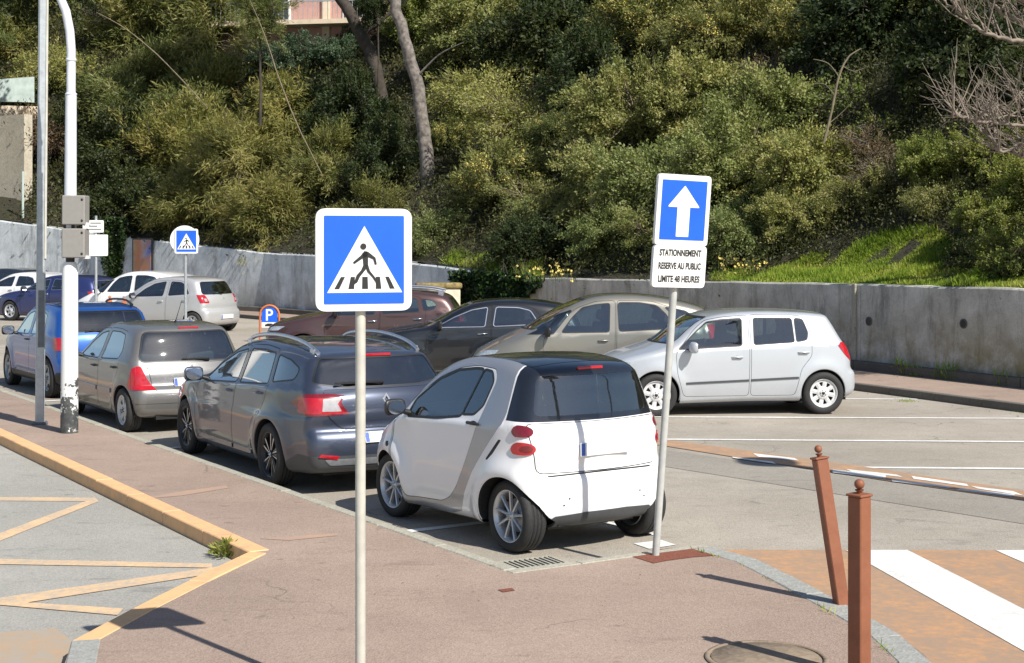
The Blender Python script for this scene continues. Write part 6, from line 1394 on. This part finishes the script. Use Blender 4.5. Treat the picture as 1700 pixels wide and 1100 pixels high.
PL = [
 ('pine', 0, 25, 45, 85, 'pine at the upper left corner, left of the tall grey post', 'tree', G1), ('pine', 1, 235, 30, 100, 'broad pine at the top, just right of the white pole bend', 'tree', G1),
 ('frond', 0, 360, 55, 105, 'pale olive pine at the top between the white pole and the pink house', 'tree', G1), ('pine', 2, 240, 150, 95, 'pine with dense olive tufts right of the white pole, above the cabinets', 'tree', G1),
 ('pine', 0, 350, 170, 95, 'pine crown in the middle of the left slope crossed by thin pale stems', 'tree', G1), ('frond', 1, 455, 205, 90, 'drooping olive tree left of the black gap beside the dark trunk', 'tree', G1),
 ('dark', 0, 190, 250, 80, 'dark evergreen behind the white pole above the grey cabinets', 'tree', G3), ('pine', 1, 290, 255, 88, 'mid-slope pine above the round white crossing disc', 'tree', G1),
 ('frond', 0, 400, 290, 100, 'drooping tree with light feathery fronds left of the big crossing sign', 'tree', G1), ('dark', 1, 225, 340, 75, 'dark low evergreen overhanging the wall above the poster', 'tree', G3),
 ('frond', 1, 320, 345, 80, 'drooping pine over the wall just above the round crossing disc', 'tree', G1), ('frond', 2, 440, 365, 78, 'yellow-green drooping shrub over the wall beside the big crossing sign', 'tree', G1),
 ('dry', 0, 78, 235, 70, 'reddish dry shrub between the grey post and the beige upper wall', 'shrub', G6), ('dark', 2, 25, 175, 45, 'small dark bush in front of the green terrace at the left edge', 'shrub', G3),
 ('sparse', 0, 95, 110, 70, 'sparse olive shrub between the two tall posts', 'shrub', G6), ('dark', 0, 160, 190, 70, 'dark evergreen immediately right of the white pole at mid height', 'tree', G3),
 ('pine', 1, 432, 12, 52, 'olive pine covering the left side of the pink house', 'tree', G1, .35, 1.0, 1.0, 50), ('dark', 1, 628, 8, 36, 'dark crown between the two leaning trunks at the upper edge', 'tree', G3, .35, 1.0, 1.0, 56),
 ('bluish', 0, 470, 95, 50, 'blue-green hedge top below the pink house, left part', 'hedge', 'hedge below the pink house'), ('bluish', 1, 545, 85, 50, 'blue-green hedge top below the pink house, next to the dark trunk', 'hedge', 'hedge below the pink house'),
 ('dark', 1, 500, 180, 75, 'deep shaded evergreen left of the dark leaning trunk', 'tree', G3), ('dark', 2, 590, 190, 80, 'deep shaded evergreen between the dark and the pale trunk', 'tree', G3),
 ('pine', 2, 545, 270, 75, 'dark olive shrub above the top left corner of the big crossing sign', 'shrub', G1), ('dark', 0, 640, 270, 75, 'shaded evergreen shrub left of the foot of the pale trunk', 'shrub', G3),
 ('pine', 0, 610, 350, 60, 'olive shrub directly behind the big crossing sign', 'shrub', G1), ('sparse', 1, 700, 385, 62, 'grey-green bush just right of the big crossing sign', 'shrub', G2),
 ('bright', 0, 690, 40, 60, 'light green tree top right of the pale trunk at the upper edge', 'tree', G5),
 ('olive', 0, 790, 50, 95, 'leafy olive tree at the top, second crown right of the pale trunk', 'tree', G2), ('sparse', 2, 790, 150, 95, 'spreading twiggy tree right of the pale trunk', 'tree', G2),
 ('sparse', 0, 880, 195, 85, 'tangled twiggy olive shrub above the yellow mimosa', 'tree', G2), ('dark', 2, 905, 60, 110, 'dark dense tree at the top centre, left of the upper mimosas', 'tree', G3),
 ('mimosa', 0, 815, 300, 92, 'mimosa bush with pale yellow flowers between the two big signs', 'mimosa', G4), ('mimosa', 1, 925, 225, 45, 'small yellow mimosa sprig beside the large rounded bush', 'mimosa', G4),
 ('mimosa', 0, 735, 230, 48, 'small flowering mimosa touching the pale trunk', 'mimosa', G4), ('sparse', 1, 880, 330, 60, 'twiggy green shrub below and right of the flowering mimosa', 'shrub', G2),
 ('dark', 1, 870, 400, 60, 'dark shrub above the ivy on the wall', 'shrub', G3), ('dark', 0, 985, 130, 90, 'dark evergreen in the hollow left of the large rounded bush', 'tree', G3),
 ('mimosa', 1, 1065, 50, 95, 'yellow flowering tree at the upper edge, left of the three', 'mimosa', G4), ('mimosa', 0, 1200, 45, 95, 'yellow flowering tree at the upper edge above the arrow sign', 'mimosa', G4), ('mimosa', 1, 1315, 60, 80, 'yellow flowering tree at the upper edge, right of the three', 'mimosa', G4),
 ('olive', 1, 1060, 205, 88, 'upper left dome of the large rounded bush', 'bush', G2), ('olive', 0, 1165, 165, 88, 'top dome of the large rounded bush above the arrow sign', 'bush', G2), ('olive', 2, 1270, 190, 92, 'top right dome of the large rounded bush', 'bush', G2),
 ('olive', 2, 1010, 300, 80, 'left flank of the large rounded bush', 'bush', G2), ('olive', 0, 1110, 300, 95, 'middle of the large rounded bush left of the arrow sign', 'bush', G2), ('olive', 1, 1225, 295, 100, 'middle of the large rounded bush right of the arrow sign', 'bush', G2),
 ('olive', 0, 1345, 280, 92, 'right flank of the large rounded bush', 'bush', G2), ('olive', 2, 1010, 395, 68, 'low olive bush over the wall right of the ivy', 'bush', G2), ('olive', 1, 1120, 395, 72, 'low olive bush behind the white notice plate', 'bush', G2),
 ('olive', 2, 1230, 390, 72, 'low olive bush above the silver hatchback roof', 'bush', G2), ('olive', 0, 1318, 362, 60, 'low olive bush at the left end of the grass bank', 'bush', G2), ('sparse', 2, 1425, 318, 62, 'loose olive shrub above the middle of the grass bank', 'shrub', G2),
 ('dry', 1, 1435, 255, 72, 'pinkish brown dry shrub right of the large rounded bush', 'shrub', G6), ('dry', 0, 1490, 300, 60, 'second brown twiggy shrub above the grass bank', 'shrub', G6), ('dry', 1, 1275, 130, 60, 'grey dry twigs on top of the large rounded bush', 'shrub', G6),
 ('thin', 0, 1400, 160, 62, 'slender young tree with a bent pale stem at the upper right', 'tree', 'young trees at the upper right'), ('thin', 1, 1520, 150, 60, 'small young tree with a tuft of light leaves at the upper right', 'tree', 'young trees at the upper right'), ('thin', 0, 1460, 205, 50, 'thin leafy sapling between two young trees', 'tree', 'young trees at the upper right'),
 ('bright', 1, 1560, 275, 62, 'bright green shrub above the right end of the grass bank', 'shrub', G5), ('bright', 0, 1640, 270, 66, 'bright green shrub under the bare branches', 'shrub', G5), ('bright', 2, 1700, 320, 70, 'bright leafy shrub at the right edge of the bank', 'shrub', G5),
 ('sparse', 0, 1548, 325, 52, 'loose shrub just behind the right of the grass bank', 'shrub', G5), ('bright', 1, 1632, 372, 56, 'leafy shrub over the wall above the second weep hole', 'shrub', G5), ('bright', 2, 1690, 430, 55, 'low leafy shrub on the wall top at the right edge', 'shrub', G5), ('dark', 2, 1600, 432, 38, 'small dark clump on the wall top right of the grass', 'shrub', G3),
 ('dark', 1, 1440, 40, 120, 'large shaded evergreen at the top right of the slope', 'tree', G3), ('dark', 0, 1590, 90, 130, 'large shaded evergreen behind the bare branches', 'tree', G3), ('dark', 2, 1700, 180, 100, 'shaded evergreen at the right edge behind the bare branches', 'tree', G3),
]
for q in PL: plant(*q)
for k, (px, py) in enumerate([(-70, 60), (-180, 130), (-290, 60), (-120, 230), (-400, 150), (-260, 250)]): plant(['pine', 'dark', 'pine'][k % 3], k, px, py, 95, ['pine just beyond the left edge above the terrace', 'dark evergreen left of the terrace, outside the view', 'tall pine further left up the slope', 'low pine left of the beige upper wall', 'leftmost dark evergreen of the slope', 'low pine above the far left end of the wall'][k], 'tree', G1)
# taller trees further up the hill close the view at the top
TOP = ['left of the tall grey post', 'above the top of the white pole', 'right of the white pole bend', 'left of the pink house', 'over the pink house', 'over the dark leaning trunk', 'over the pale curving trunk', 'above the spreading twiggy tree', 'above the dark tree at the top centre', 'above the left of the three flowering trees', 'above the middle flowering tree', 'above the right flowering tree', 'left of the bare branches', 'above the bare branches', 'in the upper right corner']
br = random.Random(4)
for i in range(15):
    px = -120+i*135+br.uniform(-30, 30); py = -75+br.uniform(-25, 35)
    if i in (3, 4, 5): py -= 50
    plant(['pine', 'dark', 'pine', 'olive'][i % 4] if px < 900 else ['dark', 'olive', 'dark'][i % 3], i % 3 if i % 4 != 3 else i % 2, px, py, 110, 'tall tree at the upper edge '+TOP[i], 'tree', 'trees along the upper edge')
# low scrub that covers the slope under the trees
rs = np.random.default_rng(77); HVa = np.array(HV); N_ = 13500; cs = []
while len(cs) < N_:
    px = rs.uniform(-420, 1900, 400); py = rs.uniform(-90, 470, 400)
    for x, y in zip(px, py):
        if (1250 < x < 1575 and y > np.interp(x, [1250, 1310, 1400, 1460, 1540, 1580], [462, 447, 425, 402, 389, 405])) or (x < 48 and 150 < y < 360): continue
        h = hill_hit(x, y)
        if h: cs.append((h.x, h.y, h.z))
cs = np.array(cs[:N_]); per = 22; idx = np.repeat(np.arange(N_), per); n = N_*per; sz = rs.uniform(.25, .75, N_)
C = cs[idx]+rs.normal(size=(n, 3))*(sz[idx][:, None]*[.55, .55, .42])+[0, 0, .18]; D = rs.normal(size=(n, 3))+[0, 0, .6]
V, F = leaves_np(C, D, rs.uniform(.06, .15, n)*C[:, 1]/42, rs.uniform(.025, .065, n)*C[:, 1]/42, rs, 0., rs.normal(size=(n, 3))*.5+[.1, -.3, .8]); tn = np.clip(rs.uniform(0, .8, N_)[idx]+rs.normal(0, .12, n), 0, 1)
M['leaf_scrub'] = leaf_mat('leaf_scrub', [(.026, .034, .012), (.05, .06, .02), (.085, .09, .032), (.11, .09, .045)])
sc = link('undergrowth', quads_mesh('undergrowth', V, F, M['leaf_scrub'], tn)); sc['kind'] = 'stuff'

def stem(name, label, cat, pts, rad, mat, parts=(), group=None):
    """a tree trunk through points given as (px, py, Y), with side branches"""
    P_ = [at(*p) for p in pts]; o = P_[0].copy(); t = thing(name, label, cat, o, 0, group)
    C = catmull([tuple(p-o) for p in P_], 6, False); r = np.interp(np.linspace(0, 1, len(C)), np.linspace(0, 1, len(rad)), rad)
    rng = np.random.default_rng(len(label)); C[1:-1] += rng.normal(size=C[1:-1].shape)*r[1:-1, None]*.12
    v, f = tubes_np([(C, r)], 12); link('trunk', quads_mesh('trunk', v, f, M[mat], smooth=True), t)
    for bpts, r0, r1 in parts:
        Cb = catmull([tuple(at(*p)-o) for p in bpts], 5, False); v, f = tubes_np([(Cb, np.linspace(r0, r1, len(Cb)))], 6); link('branch', quads_mesh('branch', v, f, M[mat], smooth=True), t)
    return t
TY1 = hill_hit(636, 185).y-.3; TY2 = hill_hit(712, 300).y-.2; print('TY', TY1, TY2)
stem('leaning_pine', 'pale grey curving trunk rising behind the big crossing sign to the upper edge', 'tree trunk', [(714, 330, TY2), (706, 230, TY2), (690, 130, TY2), (668, 50, TY2), (645, -20, TY2), (610, -110, TY2)], [.25, .23, .205, .19, .18, .17], 'bark_pale', [([(690, 130, TY2), (730, 90, TY2-.5), (770, 70, TY2-1)], .05, .01)])
stem('leaning_pine', 'dark leaning trunk in front of the pink house at the top', 'tree trunk', [(636, 190, TY1), (622, 110, TY1), (598, 55, TY1), (568, 0, TY1), (540, -60, TY1), (520, -120, TY1)], [.28, .26, .24, .22, .2, .18], 'bark_dark', [([(600, 60, TY1), (650, 20, TY1), (700, -20, TY1)], .08, .03)])
stem('thin_stem', 'thin pale leaning stem across the pines on the upper left', 'tree trunk', [(345, 180, 50), (300, 130, 49.5), (255, 85, 49), (205, 45, 49), (160, 20, 49)], [.014, .02, .018, .015, .008], 'twig_tan', group='thin pale stems on the left')
stem('thin_stem', 'thin pale stem left of the black gap, leaning to the upper left', 'tree trunk', [(535, 290, 46), (495, 210, 46), (465, 135, 46), (440, 60, 46), (415, 0, 46)], [.012, .02, .02, .016, .008], 'twig_tan', group='thin pale stems on the left')
stem('thin_stem', 'slender bent tan stem with short side twigs above the right of the large rounded bush', 'tree trunk', [(1368, 235, 33), (1382, 180, 33), (1392, 130, 33), (1408, 95, 33), (1430, 80, 33)], [.03, .028, .026, .02, .008], 'twig_tan', [([(1394, 130, 33), (1375, 105, 33), (1350, 98, 33)], .015, .006), ([(1386, 160, 33), (1370, 140, 33), (1352, 138, 33)], .012, .005), ([(1400, 110, 33), (1418, 118, 33), (1436, 112, 33)], .012, .004), ([(1376, 205, 33), (1394, 190, 33), (1412, 172, 33)], .012, .004)])

# bare tree at the right edge, its trunk outside the view
rng = np.random.default_rng(21); o = Vector((9.6, 19.8, 0)); o = Vector((10.6, 24.5, 0)); hz0 = hill_at(o.x, o.y); o.z = hz0.z if hz0 else 2.5
bt = thing('bare_tree', 'leafless tree reaching pale pinkish branches in from the upper right corner', 'bare tree', o)
def P(px, py, Y): return np.array(tuple(at(px, py, Y)-o))
main = [[P(1900, 330, 24.6), P(1880, 200, 24.4), P(1860, 60, 24.2), P(1830, -60, 24)], ]
limbs = [[P(1862, 70, 24.2), P(1780, 80, 23.6), P(1690, 68, 23.2), P(1630, 50, 23), P(1590, 20, 22.8), P(1565, -5, 22.8)], [P(1872, 130, 24.3), P(1780, 60, 23.8), P(1700, 40, 23.5), P(1650, 10, 23.2), P(1610, -30, 23)],
         [P(1880, 210, 24.4), P(1800, 200, 23.6), P(1730, 212, 23.2), P(1660, 205, 23), P(1610, 198, 22.8), P(1580, 192, 22.8)], [P(1880, 170, 24.4), P(1780, 150, 24), P(1720, 170, 23.6), P(1670, 195, 23.4)], [P(1885, 250, 24.4), P(1800, 250, 23.8), P(1720, 232, 23.4), P(1660, 250, 23.2), P(1635, 215, 23.1)],
         [P(1850, 40, 24.2), P(1780, 20, 23.6), P(1700, 5, 23.2), P(1640, -20, 23)], [P(1885, 270, 24.4), P(1790, 268, 23.8), P(1700, 262, 23.4), P(1650, 235, 23.2)]]
C = catmull([tuple(p) for p in main[0]], 5, False); v, f = tubes_np([(C, np.linspace(.20, .12, len(C)))], 10); link('trunk', quads_mesh('trunk', v, f, M['bark_pale'], smooth=True), bt)
for l in limbs:
    C = catmull([tuple(p) for p in l], 7, False)+0; C[1:] += rng.normal(size=C[1:].shape)*.02; segs = [(C, np.linspace(.06, .010, len(C)))]
    for k in range(34):
        i = rng.integers(5, len(C)-1); d = C[min(i+1, len(C)-1)]-C[i-1]; d /= np.linalg.norm(d); e = d*.5+rng.normal(size=3)*[.5, .5, .3]+[0, 0, .62]; e /= np.linalg.norm(e); L = rng.uniform(.35, 1.2)
        pts = np.array([C[i], C[i]+e*L*.5+rng.normal(size=3)*.03, C[i]+e*L+[0, 0, .10*L]]); segs.append((pts, [.016, .010, .003]))
        for q in range(3):
            a = C[i]+e*L*rng.uniform(.3, .9); g = e*.6+rng.normal(size=3)*.45; segs.append((np.array([a, a+g*.16, a+g*.32+[0, 0, .03]]), [.006, .004, .0015]))
    v, f = tubes_np(segs, 5); link('limb', quads_mesh('limb', v, f, M['twig_grey'], smooth=True), bt)

# ivy over the wall
def ivy(label, quad, n, seed, thick=.25):
    rng = np.random.default_rng(seed); pts = []; pl = inside_poly = quad; xs = [q[0] for q in quad]; ys = [q[1] for q in quad]
    while len(pts) < n:
        x = rng.uniform(min(xs), max(xs)); y = rng.uniform(min(ys), max(ys))
        if inside(np.array([x]), np.array([y]), quad)[0]:
            w_ = wall_point(x, y)
            if w_:
                p, d, i = w_; nn = Vector((d.y, -d.x, 0)); pts.append(tuple(p-nn*(rng.uniform(.01, thick)*(.6+.4*math.sin(x*.15)))))
    C = np.array(pts); o = C.mean(0); D = rng.normal(size=C.shape)*.8+[-.2, -.6, -.3]; s_ = rng.uniform(.7, 1.3, n)
    V, F = leaves_np(C-o, D, .12*s_, .10*s_, rng); t = thing('ivy', label, 'ivy', tuple(o))
    link('foliage', quads_mesh('foliage', V, F, M['leaf_ivy'], rng.uniform(0, 1, n)), t)
    segs = [(np.array([C[i]-o, C[i]-o+[rng.normal()*.2, .03, .5]]), [.01, .008]) for i in rng.choice(n, 40)]; v, f = tubes_np(segs, 4); link('vine', quads_mesh('vine', v, f, M['bark_dark']), t)
ivy('dark ivy hanging over the wall between the cream pier and the sloping wall end', [(752, 452), (800, 447), (905, 460), (893, 480), (872, 500), (868, 560), (770, 560), (760, 495)], 5200, 1)
ivy('dark creeper hanging down the pale wall left of the poster', [(172, 360), (215, 360), (208, 420), (200, 470), (188, 480), (178, 430)], 2200, 2, .4)
# grass on the bank and along the kerbs
def grass(name, pts, h, seed, kind='stuff', wd=.011):
    rng = np.random.default_rng(seed); C = np.array(pts); n = len(C); L = h*rng.uniform(.35, 1.3, n)*(1+.5*np.sin(C[:, 0]*3.3+2*np.sin(C[:, 1]*2.3))); D = rng.normal(size=(n, 3))*.42+[0, 0, 1]
    V, F = leaves_np(C, D, L, np.full(n, wd)*rng.uniform(.7, 1.5, n), rng, .0); o = link(name, quads_mesh(name, V, F, M['grass_blade'], np.clip(rng.normal(.38, .2, n)+.35*np.sin(C[:, 0]*2.1+1.3*np.sin(C[:, 1]*1.7))*np.sin(C[:, 1]*2.9+C[:, 0]), 0, 1))); o['kind'] = kind; return o
gr = np.random.default_rng(9); pts = []
while len(pts) < 42000:
    px = gr.uniform(1180, 1720); py = gr.uniform(380, 482)
    top = np.interp(px, [1180, 1250, 1310, 1400, 1460, 1540, 1580, 1640, 1720], [462, 455, 440, 418, 395, 382, 400, 420, 440])
    if py < top+gr.normal(0, 4): continue
    if px > 1570 and gr.uniform() < .5: continue
    h = hill_hit(px, py)
    if h and gr.uniform() < 1.0: pts.append((h.x, h.y, h.z-.02))
px_of = lambda p: 850+p[0]/p[1]*F_PX
k = 0
while k < 16000:
    i_f = gr.uniform(.2, 3.2); i = int(i_f); d = gr.uniform(.25, 4.5); q = woff(i, d)+(woff(i+1, d)-woff(i, d))*(i_f-i); h = hill_at(q.x, q.y)
    if not h: continue
    k += 1; px = px_of(h); py = HZ-(h.z-CAM_H)/h.y*F_PX
    if px < 1230 or px > 1600 or py < np.interp(px, [1250, 1310, 1400, 1460, 1540, 1580], [458, 443, 421, 398, 384, 400])-4: continue
    pts.append((h.x, h.y, h.z-.02))
grass('grass', pts, .13, 1, wd=.015)
pts = []
while len(pts) < 4500:
    px = gr.uniform(735, 900); py = gr.uniform(424, 470); h = hill_hit(px, py)
    if h and math.sin(px*.05)+gr.normal(0, .6) > -.2: pts.append((h.x, h.y, h.z-.02))
grass('grass', pts, .22, 2, wd=.016)
# thin weeds along the foot of the right wall and the kerbs
pts = []
for k in range(2600):
    s = gr.uniform(0, 3.6); i = int(s); a, b_ = wseg(i); p = a+(b_-a)*(s-i); 
    if math.sin(s*9)+math.sin(s*23+1) < .2: continue
    d = (b_-a).normalized(); nn = Vector((d.y, -d.x)); q = p-nn*gr.uniform(.17, .23); pts.append((q.x, q.y, PZ+(.14 if gr.uniform() < .5 else .0)))
grass('wall_weeds', pts, .16, 3, wd=.012)
pts = []
for i in range(5, 9):
    a = Vector(K1[i]); b_ = Vector(K1[i+1])
    for k in range(170):
        p = a+(b_-a)*gr.uniform(); d = (b_-a).normalized(); n_ = Vector((-d.y, d.x)); s_ = gr.choice([.0, .0, -.2]); q = p+n_*(s_+abs(gr.normal(0, .02)) if s_ == 0 else s_)
        if math.sin(p.y*14)+gr.normal(0, .5) > .2: pts.append((q.x, q.y, 0.0 if s_ == 0 else PZ-.01))
for k in range(260):
    p = inner[0]+(inner[1]-inner[0])*gr.uniform(0, 1); 
    if math.sin(p.y*3) > .3: pts.append((p.x-.18+gr.normal(0, .03), p.y, 0))
for x, y in [tuple(gp(1505+gr.normal(0, 9), 667))[:2] for k in range(90)]: pts.append((x, y+gr.normal(0, .05), 0))
grass('kerb_weeds', pts, .045, 4, wd=.006)
# dry leaves and crumbs lying in the gutters and on the pavement
pts = []
for k in range(560):
    u = gr.uniform()
    if u < .35: a, b_ = K1[1], K1[2]; s_ = gr.uniform(.0, 1); x = a[0]+(b_[0]-a[0])*s_+.10+abs(gr.normal(0, .12)); y = a[1]+(b_[1]-a[1])*s_+.06; z = .010
    elif u < .6: s_ = gr.uniform(0, 3.8); i = int(s_); p = inner[i]+(inner[i+1]-inner[i])*(s_-i); x, y, z = p.x-.2-abs(gr.normal(0, .2)), p.y-.1, .012
    elif u < .8: s_ = gr.uniform(0, 3.8); i = int(s_); p = WL[i]+(WL[i+1]-WL[i])*(s_-i); x, y, z = p.x-.30-abs(gr.normal(0, .25)), p.y-.15, PZ+.006
    elif u < .97: continue
    else: x, y, z = gr.uniform(-1.6, 1.8), gr.uniform(8.0, 10.6), PZ+.003
    pts.append((x, y, z))
C = np.array(pts); n = len(C); D = gr.normal(size=(n, 3))*[1, 1, .12]; V, F = leaves_np(C, D, gr.uniform(.012, .035, n)*np.clip(C[:, 1]/14, .5, 1.6), gr.uniform(.006, .014, n)*np.clip(C[:, 1]/14, .5, 1.6), gr, 0., gr.normal(size=(n, 3))*.3+[0, 0, 1]); V[:, 2] = np.maximum(V[:, 2], np.repeat(C[:, 2], 4)-.003)
db = link('leaf_litter', quads_mesh('leaf_litter', V, F, M['leaf_brown'], gr.uniform(0, 1, n))); db['kind'] = 'stuff'
# weed in the corner of the yellow kerb
wp = gp(377, 924); rng = np.random.default_rng(12); n = 170
w0 = thing('weed', 'green leafy weed in the corner of the yellow kerb', 'weed', (wp.x-.01, wp.y-.02, .004)); A = rng.uniform(0, 2*np.pi, n); rr = rng.uniform(0, .10, n)
C = np.stack([np.cos(A)*rr*1.2, np.sin(A)*rr, rng.uniform(.0, .10, n)*(1.2-rr*6)+.01], 1); C[:, 2] = np.maximum(C[:, 2], .004); D = np.stack([np.cos(A), np.sin(A), rng.uniform(.2, 1.3, n)], 1)
V, F = leaves_np(C, D, rng.uniform(.04, .085, n), rng.uniform(.014, .026, n), rng); link('foliage', quads_mesh('foliage', V, F, M['leaf_bright'], rng.uniform(.1, .9, n)), w0)
segs = [(np.array([[0, 0, -.01], c*[.6, .6, .5], c]), [.004, .003, .002]) for c in C[:30]]; v, f = tubes_np(segs, 4); link('stalks', quads_mesh('stalks', v, f, M['leaf_bright'], np.full(len(f), .5)), w0)
# yellow flowers on the wall top
for k, (px, py) in enumerate([(912, 462), (1232, 455)]):
    h = hill_hit(px, py) or at(px, py, 36); n = 26; rng = np.random.default_rng(40+k); t = thing('wild_flowers', ['yellow wild flowers on the wall top right of the ivy', 'few yellow wild flowers at the left end of the grass bank'][k], 'flowers', (h.x, h.y, h.z))
    C = rng.normal(size=(n, 3))*[.35, .2, .10]+[0, -.2, .22]; D = rng.normal(size=(n*4, 3)); V, F = leaves_np(np.repeat(C, 4, 0), D, np.full(n*4, .07), np.full(n*4, .05), rng); link('flower_heads', quads_mesh('flower_heads', V, F, M['flower_yellow']), t)['kind'] = 'stuff'
    segs = [(np.array([c*[1, 1, 0]+[0, 0, -.05], c]), [.006, .004]) for c in C]; v, f = tubes_np(segs, 4); link('stalks', quads_mesh('stalks', v, f, M['leaf_bright'], np.full(len(f), .4)), t)

# ------------------------------------------------------------------ buildings beyond the trees
M['render_pink'] = plain('render_pink', (.50, .30, .26), .85, var=.12, scale=3); M['render_cream'] = plain('render_cream', (.68, .56, .42), .85, var=.1, scale=3); M['roof_tile'] = plain('roof_tile', (.30, .12, .07), .8, var=.3, scale=8)
M['beige_concrete'] = asphalt('beige_concrete', (.46, .41, .32), (.52, .47, .38), (.36, .33, .26), fine=20, crack=False)
M['terrace_green'] = plain('terrace_green', (.42, .50, .47), .5, var=.2, scale=3)
hp = at(520, 10, 66); ho = thing('pink_house', 'pink and cream house glimpsed between the trees at the top', 'house', (hp.x, hp.y, hp.z-6.2), -.18)
MB().box((0, 3, 5), (9, 6, 12)).build('wall', M['render_pink'], ho); MB().box((.62, -.06, 5.6), (.34, .14, 12)).build('pilaster', M['render_cream'], ho); MB().box((-3.1, -.06, 5.6), (.34, .14, 12)).build('pilaster', M['render_cream'], ho)
MB().box((0, -.5, 5.35), (9, 1.2, .20)).build('balcony_slab', M['render_cream'], ho)
b = MB(); b.box((0, -1.05, 6.25), (9, .05, .06)); b.build('balcony_rail', M['galv'], ho)
for k in range(40): MB().box((-4.4+k*.225, -1.05, 5.85), (.025, .025, .80)).build('baluster', M['galv'], ho)
for k, x in enumerate((-1.6, 1.9, -4.0)):
    w_ = MB().box((x, -.01, 6.6), (1.1, .08, 2.1), 0, ch=.01).build('window', M['sign_white'], ho); MB().box((x, -.06, 6.6), (.9, .03, 1.9)).build('pane', M['glass_dark'], w_)
b = MB(); b.prism([(-5, -1), (5, -1), (5, 7), (-5, 7)], 11.0, 11.3); b.add([(-5, -1, 11.3), (5, -1, 11.3), (5, 7, 11.3), (-5, 7, 11.3), (-2, 3, 13), (2, 3, 13)], [(0, 1, 5, 4), (1, 2, 5), (2, 3, 4, 5), (3, 0, 4)]); b.build('roof', M['roof_tile'], ho)
a = at(-80, 190, 63.6); c = at(40, 192, 60.6); uw = thing('upper_wall', 'tall beige concrete wall above the pale wall at the left edge', 'wall', (c.x, c.y, 2.0), math.atan2(a.y-c.y, a.x-c.x))
MB().box((7, -.2, 2.9), (14, .4, (c.z-2.0)+0.0)).build('wall_panel', M['beige_concrete'], uw); uw['category'] = 'wall'
q = at(38, 330, 59); dp = thing('drain_pipe', 'thin pale green pipe standing at the foot of the beige upper wall', 'pipe', (q.x, q.y, q.z-.9)); MB().tube([(0, 0, 0), (0, 0, 1.0), (0, 0, 2.0)], .05, 8).build('pipe', M['terrace_green'], dp)
q = at(18, 135, 66); tr = thing('terrace', 'pale green terrace parapet with a sloping top at the left edge among the trees', 'terrace', (q.x, q.y, q.z-1.1), .3)
b = MB(); b.prism([(-4, .2), (1.0, .2), (1.0, 1.35), (-4, .8)], 0, .25, 0, Matrix(((1, 0, 0), (0, 0, 1), (0, 1, 0)))); b.build('parapet', M['terrace_green'], tr); MB().box((-1.4, .6, -.3), (5.2, 1.6, .6)).build('terrace_slab', M['render_cream'], tr)
